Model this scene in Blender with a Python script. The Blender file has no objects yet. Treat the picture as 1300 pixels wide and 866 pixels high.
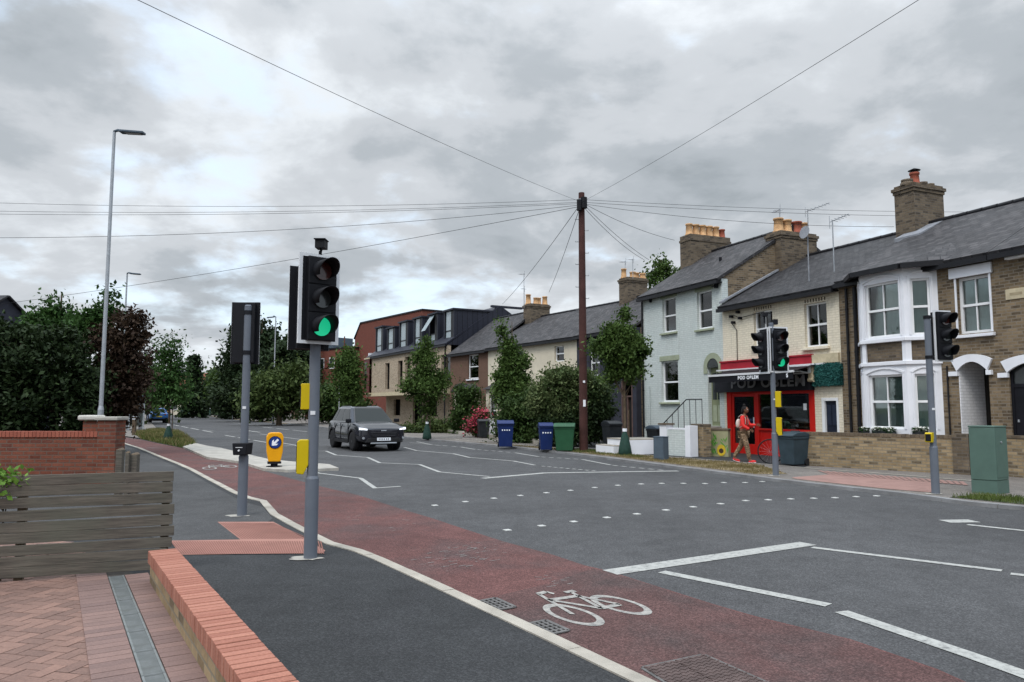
import bpy, bmesh, math, random
import numpy as np
from mathutils import Vector, Matrix
R = math.radians
rnd = random.Random(7)
scene = bpy.context.scene
COL = scene.collection

# ------------------------------------------------------------------ camera
CAMH, FPX, PITCH = 1.65, 940.0, math.atan(83.5/940)
cam_d = bpy.data.cameras.new('camera')
cam_d.sensor_width = 36; cam_d.lens = FPX/1300*36
cam_d.clip_start = 0.05; cam_d.clip_end = 3000
cam = bpy.data.objects.new('camera', cam_d); COL.objects.link(cam)
cam.location = (0, 0, CAMH); cam.rotation_euler = (math.pi/2+PITCH, 0, 0)
scene.camera = cam

# ------------------------------------------------------------------ light
SUN_EL, SUN_AZ = 52, 205      # degrees; azimuth clockwise from +Y
world = bpy.data.worlds.new('World'); scene.world = world; world.use_nodes = True
wt = world.node_tree; wt.nodes.clear()
def wn(t, **k):
    n = wt.nodes.new(t)
    for a, b in k.items(): setattr(n, a, b)
    return n
def wl(a, b): wt.links.new(a, b)
wout = wn('ShaderNodeOutputWorld'); wbg = wn('ShaderNodeBackground')
sky = wn('ShaderNodeTexSky', sky_type='NISHITA', sun_disc=False)
sky.sun_elevation = R(SUN_EL); sky.sun_rotation = R(SUN_AZ); sky.air_density = 1.2; sky.dust_density = 2
skb = wn('ShaderNodeVectorMath', operation='SCALE'); skb.inputs['Scale'].default_value = 1.0
wl(sky.outputs[0], skb.inputs[0])
tc = wn('ShaderNodeTexCoord'); sx = wn('ShaderNodeSeparateXYZ'); wl(tc.outputs['Generated'], sx.inputs[0])
def wm(op, a, b=None, c=None, clamp=False):
    n = wn('ShaderNodeMath', operation=op); n.use_clamp = clamp
    for i, x in enumerate((a, b, c)):
        if x is None: continue
        if isinstance(x, (int, float)): n.inputs[i].default_value = x
        else: wl(x, n.inputs[i])
    return n.outputs[0]
zc = wm('ADD', wm('MAXIMUM', sx.outputs[2], 0.0), 0.26)
cx = wm('DIVIDE', sx.outputs[0], zc); cy = wm('DIVIDE', sx.outputs[1], zc)
cv = wn('ShaderNodeCombineXYZ'); wl(cx, cv.inputs[0]); wl(cy, cv.inputs[1])
def wnoise(scale, detail, rough, off, dist=0.0):
    a = wn('ShaderNodeVectorMath', operation='ADD'); wl(cv.outputs[0], a.inputs[0]); a.inputs[1].default_value = off
    n = wn('ShaderNodeTexNoise'); wl(a.outputs[0], n.inputs['Vector'])
    n.inputs['Scale'].default_value = scale; n.inputs['Detail'].default_value = detail
    n.inputs['Roughness'].default_value = rough; n.inputs['Distortion'].default_value = dist
    return n.outputs[0]
def wramp(x, stops):
    n = wn('ShaderNodeValToRGB'); wl(x, n.inputs[0]); e = n.color_ramp.elements
    n.color_ramp.interpolation = 'EASE'
    while len(e) < len(stops): e.new(0.5)
    for k, (p, c) in zip(e, stops): k.position = p; k.color = (*c, 1)
    return n.outputs[0]
def wmix(f, a, b):
    n = wn('ShaderNodeMix', data_type='RGBA')
    if isinstance(f, float): n.inputs[0].default_value = f
    else: wl(f, n.inputs[0])
    wl(a, n.inputs[6]); wl(b, n.inputs[7]); return n.outputs[2]
n1 = wnoise(1.35, 8, 0.56, (3.1, 1.7, 0.0), 0.25)
n2 = wnoise(0.9, 4, 0.5, (9.3, 4.4, 2.0), 0.2)
n3 = wnoise(3.8, 9, 0.56, (1.2, 7.7, 5.0), 0.15)
body = wramp(wm('ADD', wm('MULTIPLY', n1, 0.70), wm('MULTIPLY', n3, 0.30)),
             [(0.35, (0.30, 0.335, 0.365)), (0.45, (0.40, 0.435, 0.47)), (0.52, (0.52, 0.55, 0.585)), (0.62, (0.70, 0.74, 0.78))])
gap = wramp(wm('ADD', wm('MULTIPLY', n2, 0.55), wm('MULTIPLY', n3, 0.45)), [(0.49, (0, 0, 0)), (0.60, (1, 1, 1))])
skc = wn('ShaderNodeMix', data_type='RGBA'); skc.inputs[0].default_value = 0.93
wl(skb.outputs[0], skc.inputs[6]); skc.inputs[7].default_value = (0.58, 0.69, 0.81, 1)
gf = wm('MULTIPLY', gap, 0.75)
cloud = wmix(gf, body, skc.outputs[2])
# overcast sky is brighter overhead (CIE overcast), darker to the horizon
br = wm('MULTIPLY_ADD', wm('SMOOTH_MAX', wm('SUBTRACT', sx.outputs[2], 0.5), 0.0, 0.2), 6.0, 1.0)
fin = wn('ShaderNodeVectorMath', operation='SCALE'); wl(cloud, fin.inputs[0]); wl(br, fin.inputs['Scale'])
wl(fin.outputs[0], wbg.inputs[0]); wbg.inputs[1].default_value = 1.0
wl(wbg.outputs[0], wout.inputs[0])
sun_d = bpy.data.lights.new('sun', 'SUN'); sun_d.energy = 0.9; sun_d.angle = R(22); sun_d.color = (1, 0.96, 0.9)
sun = bpy.data.objects.new('sun', sun_d); COL.objects.link(sun)
sdir = Vector((math.sin(R(SUN_AZ))*math.cos(R(SUN_EL)), math.cos(R(SUN_AZ))*math.cos(R(SUN_EL)), math.sin(R(SUN_EL))))
sun.rotation_euler = sdir.to_track_quat('Z', 'Y').to_euler(); sun.location = (0, 0, 60)
vs = scene.view_settings; vs.view_transform = 'Standard'; vs.look = 'None'; vs.gamma = 1; vs.exposure = 0.28; vs.use_curve_mapping = False
scene.cycles.max_bounces = 5; scene.cycles.diffuse_bounces = 3; scene.cycles.transparent_max_bounces = 12
scene.cycles.caustics_reflective = False; scene.cycles.caustics_refractive = False

# ------------------------------------------------------------------ measuring the photograph
CF = Vector((0, math.cos(PITCH), math.sin(PITCH))); CU = Vector((0, -math.sin(PITCH), math.cos(PITCH))); CR = Vector((1, 0, 0))
def ray(px, py): return CF + CR*((px-650)/FPX) - CU*((py-433)/FPX)
def G(px, py, z=0.0):
    d = ray(px, py); t = (z-CAMH)/d.z
    return Vector((d.x*t, d.y*t, z))
def D(px, py, Y):
    d = ray(px, py); t = Y/d.y
    return Vector((d.x*t, Y, CAMH+d.z*t))

# ------------------------------------------------------------------ objects
def tag(o, label=None, cat=None, group=None, kind=None):
    if label: o['label'] = label
    if cat: o['category'] = cat
    if group: o['group'] = group
    if kind: o['kind'] = kind
    return o
def thing(name, label, cat, loc=(0, 0, 0), rz=0.0, group=None):
    o = bpy.data.objects.new(name, None); COL.objects.link(o)
    o.location = loc; o.rotation_euler = (0, 0, rz); o.empty_display_size = 0.2
    return tag(o, label, cat, group)
def dup(root, loc, rz, label, group=None):
    r = root.copy(); COL.objects.link(r); r.location = loc; r.rotation_euler = (0, 0, rz); r['label'] = label
    if group: r['group'] = group
    for ch in list(root.children):
        c = ch.copy(); COL.objects.link(c); c.parent = r
        for g in list(ch.children):
            d = g.copy(); COL.objects.link(d); d.parent = c
    return r

class MB:
    def __init__(s): s.v = []; s.f = []; s.sm = []; s.mi = []; s.cur = 0
    def face(s, pts, smooth=False):
        i = len(s.v); s.v += [tuple(p) for p in pts]; s.f.append(tuple(range(i, i+len(pts)))); s.sm.append(smooth); s.mi.append(s.cur); return s
    def idx(s, verts, faces, smooth=False):
        i = len(s.v); s.v += [tuple(p) for p in verts]
        for f in faces: s.f.append(tuple(i+k for k in f)); s.sm.append(smooth); s.mi.append(s.cur)
        return s
    def box(s, x0, x1, y0, y1, z0, z1, M=None):
        vs_ = [(x, y, z) for z in (z0, z1) for y in (y0, y1) for x in (x0, x1)]
        if M: vs_ = [M @ Vector(p) for p in vs_]
        return s.idx(vs_, [(0, 2, 3, 1), (4, 5, 7, 6), (0, 1, 5, 4), (2, 6, 7, 3), (0, 4, 6, 2), (1, 3, 7, 5)])
    def prism(s, pts, vec):
        n = len(pts); vec = Vector(vec); a = [Vector(p) for p in pts]; b = [p+vec for p in a]
        nr = Vector((0, 0, 0))
        for i in range(n): nr += a[i].cross(a[(i+1) % n])
        F = [tuple(range(n))[::-1], tuple(range(n, 2*n))] + [(i, (i+1) % n, n+(i+1) % n, n+i) for i in range(n)]
        if nr.dot(vec) < 0: F = [f[::-1] for f in F]
        return s.idx(a+b, F)
    def cyl(s, p0, p1, r0, r1=None, n=12, caps=True, smooth=True):
        p0 = Vector(p0); p1 = Vector(p1); r1 = r0 if r1 is None else r1
        d = (p1-p0).normalized(); a = d.orthogonal().normalized(); b = d.cross(a)
        A = [p0+(a*math.cos(t)+b*math.sin(t))*r0 for t in (2*math.pi*i/n for i in range(n))]
        B = [p1+(a*math.cos(t)+b*math.sin(t))*r1 for t in (2*math.pi*i/n for i in range(n))]
        s.idx(A+B, [(i, (i+1) % n, n+(i+1) % n, n+i) for i in range(n)], smooth)
        if caps: s.face(A[::-1]); s.face(B)
        return s
    def tube(s, pts, r, n=8):
        pts = [Vector(p) for p in pts]; rs = r if isinstance(r, (list, tuple)) else [r]*len(pts)
        ref = None; rings = []
        for i, p in enumerate(pts):
            d = (pts[min(i+1, len(pts)-1)]-pts[max(i-1, 0)]).normalized()
            a = d.orthogonal().normalized() if ref is None else (ref-d*ref.dot(d)).normalized()
            ref = a; b = d.cross(a)
            rings += [p+(a*math.cos(2*math.pi*k/n)+b*math.sin(2*math.pi*k/n))*rs[i] for k in range(n)]
        F = []
        for i in range(len(pts)-1):
            for k in range(n):
                F.append((i*n+k, i*n+(k+1) % n, (i+1)*n+(k+1) % n, (i+1)*n+k))
        s.idx(rings, F, True); s.face(rings[:n][::-1]); s.face(rings[-n:]); return s
    def lathe(s, prof, n=20, c=(0, 0), M=None):
        vv = []
        for r, z in prof:
            for k in range(n):
                p = Vector((c[0]+r*math.cos(2*math.pi*k/n), c[1]+r*math.sin(2*math.pi*k/n), z))
                vv.append(M @ p if M else p)
        F = []
        for i in range(len(prof)-1):
            for k in range(n): F.append((i*n+k, i*n+(k+1) % n, (i+1)*n+(k+1) % n, (i+1)*n+k))
        s.idx(vv, F, True)
        s.face(vv[:n][::-1]); s.face(vv[-n:]); return s
    def sheet(s, pts, z=None): return s.face([(p[0], p[1], p[2] if z is None else z) for p in pts])
    def build(s, name, mat, parent=None, bevel=0, label=None, tri=False):
        me = bpy.data.meshes.new(name); me.from_pydata(s.v, [], s.f); me.update()
        me.polygons.foreach_set('use_smooth', s.sm)
        if isinstance(mat, (list, tuple)):
            for m in mat: me.materials.append(m)
            me.polygons.foreach_set('material_index', s.mi)
        else: me.materials.append(mat)
        uv = me.uv_layers.new(name='UVMap'); out = np.zeros(len(me.loops)*2, dtype=np.float32)
        V = s.v
        for p in me.polygons:
            nx, ny, nz = p.normal
            h = math.hypot(nx, ny)
            if h < 0.05:
                for li, vi in zip(p.loop_indices, p.vertices): out[2*li] = V[vi][0]; out[2*li+1] = V[vi][1]
            else:
                tx, ty = -ny/h, nx/h
                bx, by, bz = -nx*nz/h, -ny*nz/h, h
                for li, vi in zip(p.loop_indices, p.vertices):
                    x, y, z = V[vi]; out[2*li] = x*tx+y*ty; out[2*li+1] = x*bx+y*by+z*bz
        uv.data.foreach_set('uv', out)
        o = bpy.data.objects.new(name, me); COL.objects.link(o)
        if parent: o.parent = parent
        if bevel:
            m = o.modifiers.new('bevel', 'BEVEL'); m.width = bevel; m.segments = 2; m.limit_method = 'ANGLE'; m.angle_limit = R(40)
        if label: o['label'] = label
        return o
def struct(name, mb, mat, **k): return tag(mb.build(name, mat, **k), kind='structure')

def poly_area_fill(pts, z):            # triangulated sheet from a (possibly concave) outline
    from mathutils.geometry import tessellate_polygon
    P = [Vector((p[0], p[1], 0)) for p in pts]; mb = MB()
    tr = []
    for t in tessellate_polygon([P]):
        a, b, c = (P[i] for i in t)
        n = (b-a).cross(c-a).z
        if abs(n) < 1e-6: continue
        tr.append(t if n > 0 else t[::-1])
    mb.idx([(p.x, p.y, z) for p in P], tr); return mb
def strip(mb, pts, w, z, thick=0):     # painted line of width w along a ground polyline
    pts = [Vector((p[0], p[1], 0)) for p in pts]; L = []; Rr = []
    for i, p in enumerate(pts):
        a = (p-pts[i-1]).normalized() if i else None
        b = (pts[i+1]-p).normalized() if i < len(pts)-1 else None
        d = ((a or b)+(b or a)).normalized(); n = Vector((-d.y, d.x, 0))
        k = 1/max(0.5, n.dot(Vector((-(a or b).y, (a or b).x, 0))))
        L.append(p+n*w/2*k); Rr.append(p-n*w/2*k)
    for i in range(len(pts)-1):
        q = [Rr[i], Rr[i+1], L[i+1], L[i]]
        if thick:
            mb.prism([(v.x, v.y, z-thick) for v in q], (0, 0, thick))
        else: mb.face([(v.x, v.y, z) for v in q])
    return mb
def arc(cx_, cz_, r, a0, a1, n): return [(cx_+r*math.cos(R(a0+(a1-a0)*i/n)), cz_+r*math.sin(R(a0+(a1-a0)*i/n))) for i in range(n+1)]

# ------------------------------------------------------------------ materials
class NT:
    def __init__(s, name):
        s.m = bpy.data.materials.new(name); s.m.use_nodes = True; s.t = s.m.node_tree; s.b = s.t.nodes['Principled BSDF']
    def n(s, t, **k):
        x = s.t.nodes.new(t)
        for a, b in k.items(): setattr(x, a, b)
        return x
    def l(s, a, b): s.t.links.new(a, b)
    def co(s, kind): 
        if not hasattr(s, '_tc'): s._tc = s.n('ShaderNodeTexCoord')
        return s._tc.outputs[kind]
    def noise(s, scale, detail=4, rough=0.55, kind='Object', dist=0.0, off=None, stretch=None):
        x = s.n('ShaderNodeTexNoise'); x.inputs['Scale'].default_value = scale; x.inputs['Detail'].default_value = detail
        x.inputs['Roughness'].default_value = rough; x.inputs['Distortion'].default_value = dist
        src = s.co(kind)
        if stretch:
            mp = s.n('ShaderNodeMapping'); mp.inputs['Scale'].default_value = stretch; s.l(src, mp.inputs[0]); src = mp.outputs[0]
        s.l(src, x.inputs['Vector']); return x.outputs[0]
    def ramp(s, x, stops):
        r = s.n('ShaderNodeValToRGB'); s.l(x, r.inputs[0]); e = r.color_ramp.elements
        while len(e) < len(stops): e.new(0.5)
        for k, (p, c) in zip(e, stops): k.position = p; k.color = (*c, 1) if len(c) == 3 else c
        return r.outputs[0]
    def mix(s, f, a, b, mode='MIX'):
        x = s.n('ShaderNodeMix', data_type='RGBA', blend_type=mode)
        for i, val in ((0, f), (6, a), (7, b)):
            if isinstance(val, (int, float)): x.inputs[i].default_value = val
            elif isinstance(val, tuple): x.inputs[i].default_value = (*val, 1) if len(val) == 3 else val
            else: s.l(val, x.inputs[i])
        return x.outputs[2]
    def bump(s, h, strength=0.3, dist=0.01):
        x = s.n('ShaderNodeBump'); x.inputs['Strength'].default_value = strength; x.inputs['Distance'].default_value = dist
        s.l(h, x.inputs['Height']); s.l(x.outputs[0], s.b.inputs['Normal'])
    def col(s, c):
        if isinstance(c, tuple): s.b.inputs['Base Color'].default_value = (*c, 1)
        else: s.l(c, s.b.inputs['Base Color'])
    def set(s, **k):
        for a, v in k.items(): s.b.inputs[a].default_value = v
        return s
def sc3(c, k): return tuple(min(1, x*k) for x in c)
def mplain(name, c, rough=0.6, var=0.25, scale=3.0, metal=0.0, spec=0.22, bump=0.0, bscale=40, dirt=0.0, kind='Object'):
    t = NT(name); n = t.noise(scale, 5, 0.6, kind)
    cc = t.ramp(n, [(0.3, sc3(c, 1-var)), (0.7, sc3(c, 1+var))])
    if dirt:
        d = t.noise(scale*0.6, 7, 0.7, kind, off=1); cc = t.mix(t.ramp(d, [(0.5, (0, 0, 0)), (0.75, (dirt,)*3)]), cc, (0.06, 0.05, 0.035))
    t.col(cc); t.b.inputs['Roughness'].default_value = rough; t.b.inputs['Metallic'].default_value = metal
    t.b.inputs['Specular IOR Level'].default_value = spec
    if bump: t.bump(t.noise(bscale, 6, 0.6, kind), bump, 0.01)
    return t.m
def mbrick(name, c1, c2, mort, bw=0.225, bh=0.075, ms=0.010, rough=0.85, dirt=0.3, bump=0.5, dark=None, streak=0.0, offset=0.5, paint=False):
    t = NT(name); b = t.n('ShaderNodeTexBrick'); t.l(t.co('UV'), b.inputs['Vector'])
    b.offset = offset
    for k, v in (('Scale', 1), ('Mortar Size', ms), ('Mortar Smooth', 0.15), ('Bias', 0.0), ('Brick Width', bw), ('Row Height', bh)): b.inputs[k].default_value = v
    b.inputs['Color1'].default_value = (0, 0, 0, 1); b.inputs['Color2'].default_value = (1, 1, 1, 1); b.inputs['Mortar'].default_value = (0.5, 0.5, 0.5, 1)
    stops = [(0.0, c1), (0.75, c2)] + ([(0.93, dark)] if dark else [])
    if dark: stops = [(0.0, dark), (0.16, dark), (0.24, c1), (0.9, c2)]
    bc = t.ramp(b.outputs['Color'], stops)
    bc = t.mix(0.35, bc, t.ramp(t.noise(9, 5, 0.7, 'UV'), [(0.3, sc3(c1, 0.7)), (0.7, sc3(c2, 1.25))]))
    cc = t.mix(b.outputs['Fac'], bc, mort)
    if dirt:
        d = t.noise(1.1, 6, 0.65, 'UV'); cc = t.mix(t.ramp(d, [(0.45, (0, 0, 0)), (0.72, (dirt,)*3)]), cc, sc3(c1, 0.35))
    if streak:
        d = t.noise(1.0, 6, 0.65, 'UV', stretch=(5, 0.35, 1)); cc = t.mix(t.ramp(d, [(0.52, (0, 0, 0)), (0.75, (streak,)*3)]), cc, (0.20, 0.19, 0.16))
    t.col(cc); t.set(Roughness=rough); t.b.inputs['Specular IOR Level'].default_value = 0.2
    h = t.n('ShaderNodeMath', operation='MULTIPLY_ADD'); t.l(b.outputs['Fac'], h.inputs[0]); h.inputs[1].default_value = -1.0
    t.l(t.noise(60, 4, 0.6, 'UV'), h.inputs[2]); t.bump(h.outputs[0], bump, 0.008)
    return t.m
def mglass(name, tint=(0.75, 0.82, 0.80), rough=0.02, fk=1.6):
    t = NT(name); t.t.nodes.remove(t.b); o = t.t.nodes['Material Output']
    tr = t.n('ShaderNodeBsdfTransparent'); tr.inputs[0].default_value = (*tint, 1)
    gl = t.n('ShaderNodeBsdfGlossy'); gl.inputs['Roughness'].default_value = rough
    lw = t.n('ShaderNodeFresnel'); lw.inputs[0].default_value = 1.52
    m2 = t.n('ShaderNodeMath', operation='MULTIPLY_ADD'); t.l(lw.outputs[0], m2.inputs[0]); m2.inputs[1].default_value = fk; m2.inputs[2].default_value = 0.03; m2.use_clamp = True
    mx = t.n('ShaderNodeMixShader'); t.l(m2.outputs[0], mx.inputs[0]); t.l(tr.outputs[0], mx.inputs[1]); t.l(gl.outputs[0], mx.inputs[2])
    t.l(mx.outputs[0], o.inputs[0]); return t.m
def mleaf(name, c, c2=None, hue=0.35, trans=0.25):
    t = NT(name); g = t.n('ShaderNodeNewGeometry'); c2 = c2 or sc3(c, 1.9)
    cc = t.ramp(g.outputs['Random Per Island'], [(0.0, sc3(c, 0.6)), (0.5, c), (1.0, c2)])
    cc = t.mix(0.5, cc, t.ramp(t.noise(1.3, 4, 0.6), [(0.35, sc3(c, 0.65)), (0.65, c2)]))
    t.col(cc); t.set(Roughness=0.6); t.b.inputs['Specular IOR Level'].default_value = 0.12
    o = t.t.nodes['Material Output']; tl = t.n('ShaderNodeBsdfTranslucent'); t.l(cc, tl.inputs[0])
    mx = t.n('ShaderNodeMixShader'); mx.inputs[0].default_value = trans; t.l(t.b.outputs[0], mx.inputs[1]); t.l(tl.outputs[0], mx.inputs[2]); t.l(mx.outputs[0], o.inputs[0])
    return t.m
def masphalt(name, c, grit=0.5, patch=0.25, tint=None, rough=0.85):
    t = NT(name)
    big = t.noise(0.35, 6, 0.62); mid = t.noise(3.0, 5, 0.6)
    cc = t.ramp(big, [(0.3, sc3(c, 1-patch)), (0.7, sc3(c, 1+patch))])
    if tint: cc = t.mix(t.ramp(t.noise(0.8, 7, 0.68, dist=0.4), [(0.45, (0, 0, 0)), (0.62, (0.85,)*3)]), cc, tint)
    cc = t.mix(0.25, cc, t.ramp(mid, [(0.35, sc3(c, 0.6)), (0.65, sc3(c, 1.5))]))
    v = t.n('ShaderNodeTexVoronoi'); v.inputs['Scale'].default_value = 95; t.l(t.co('Object'), v.inputs['Vector'])
    sp = t.n('ShaderNodeSeparateColor'); t.l(v.outputs['Color'], sp.inputs[0])
    g = t.ramp(sp.outputs[0], [(0.0, (1-grit,)*3), (0.6, (1.0,)*3), (1.0, (1+grit*1.6,)*3)])
    cc = t.mix(1.0, cc, g, 'MULTIPLY')
    tr = t.noise(1.0, 4, 0.6, stretch=(1.6, 0.12, 1)) 
    cc = t.mix(t.ramp(tr, [(0.5, (0, 0, 0)), (0.75, (0.25,)*3)]), cc, sc3(c, 0.55))
    t.col(cc); t.set(Roughness=rough); t.b.inputs['Specular IOR Level'].default_value = 0.2
    t.bump(v.outputs['Distance'], 0.35, 0.006)
    return t.m
def mpaint_road(name, c=(0.43, 0.43, 0.40), wear=0.6):
    t = NT(name); n = t.noise(22, 8, 0.75); n2 = t.noise(2.5, 5, 0.6)
    m = t.mix(1.0, n, n2, 'ADD')
    cc = t.ramp(t.noise(14, 8, 0.8), [(0.30, (0.09, 0.09, 0.09)), (0.30+wear*0.35, sc3(c, 0.8)), (0.75, c)])
    t.col(cc); t.set(Roughness=0.7); t.bump(n, 0.15, 0.004); return t.m
def mwood(name, c):
    t = NT(name); n = t.noise(3.0, 7, 0.7, stretch=(0.8, 14, 14)); n2 = t.noise(1.2, 5, 0.6)
    cc = t.ramp(n, [(0.3, sc3(c, 0.4)), (0.5, c), (0.72, sc3(c, 1.7))]); cc = t.mix(t.ramp(n2, [(0.45, (0, 0, 0)), (0.7, (0.6,)*3)]), cc, sc3((0.09, 0.095, 0.07), 1))
    t.col(cc); t.set(Roughness=0.9); t.bump(n, 0.7, 0.006); return t.m
def memit(name, c, s):
    t = NT(name); t.col(c); t.b.inputs['Emission Color'].default_value = (*c, 1); t.b.inputs['Emission Strength'].default_value = s; return t.m
def mrand(name, c1, c2, rough=0.85, bump=0.3, bscale=50, dirt=0.3):   # per-brick colour by mesh island
    t = NT(name); g = t.n('ShaderNodeNewGeometry'); cc = t.ramp(g.outputs['Random Per Island'], [(0.0, c1), (1.0, c2)])
    cc = t.mix(t.ramp(t.noise(2.2, 7, 0.7), [(0.42, (0, 0, 0)), (0.75, (dirt,)*3)]), cc, sc3(c1, 0.45))
    cc = t.mix(0.3, cc, t.ramp(t.noise(70, 4, 0.6), [(0.3, sc3(c1, 0.6)), (0.7, sc3(c2, 1.3))]))
    t.col(cc); t.set(Roughness=rough); t.bump(t.noise(bscale, 5, 0.6), bump, 0.005); return t.m

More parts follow.
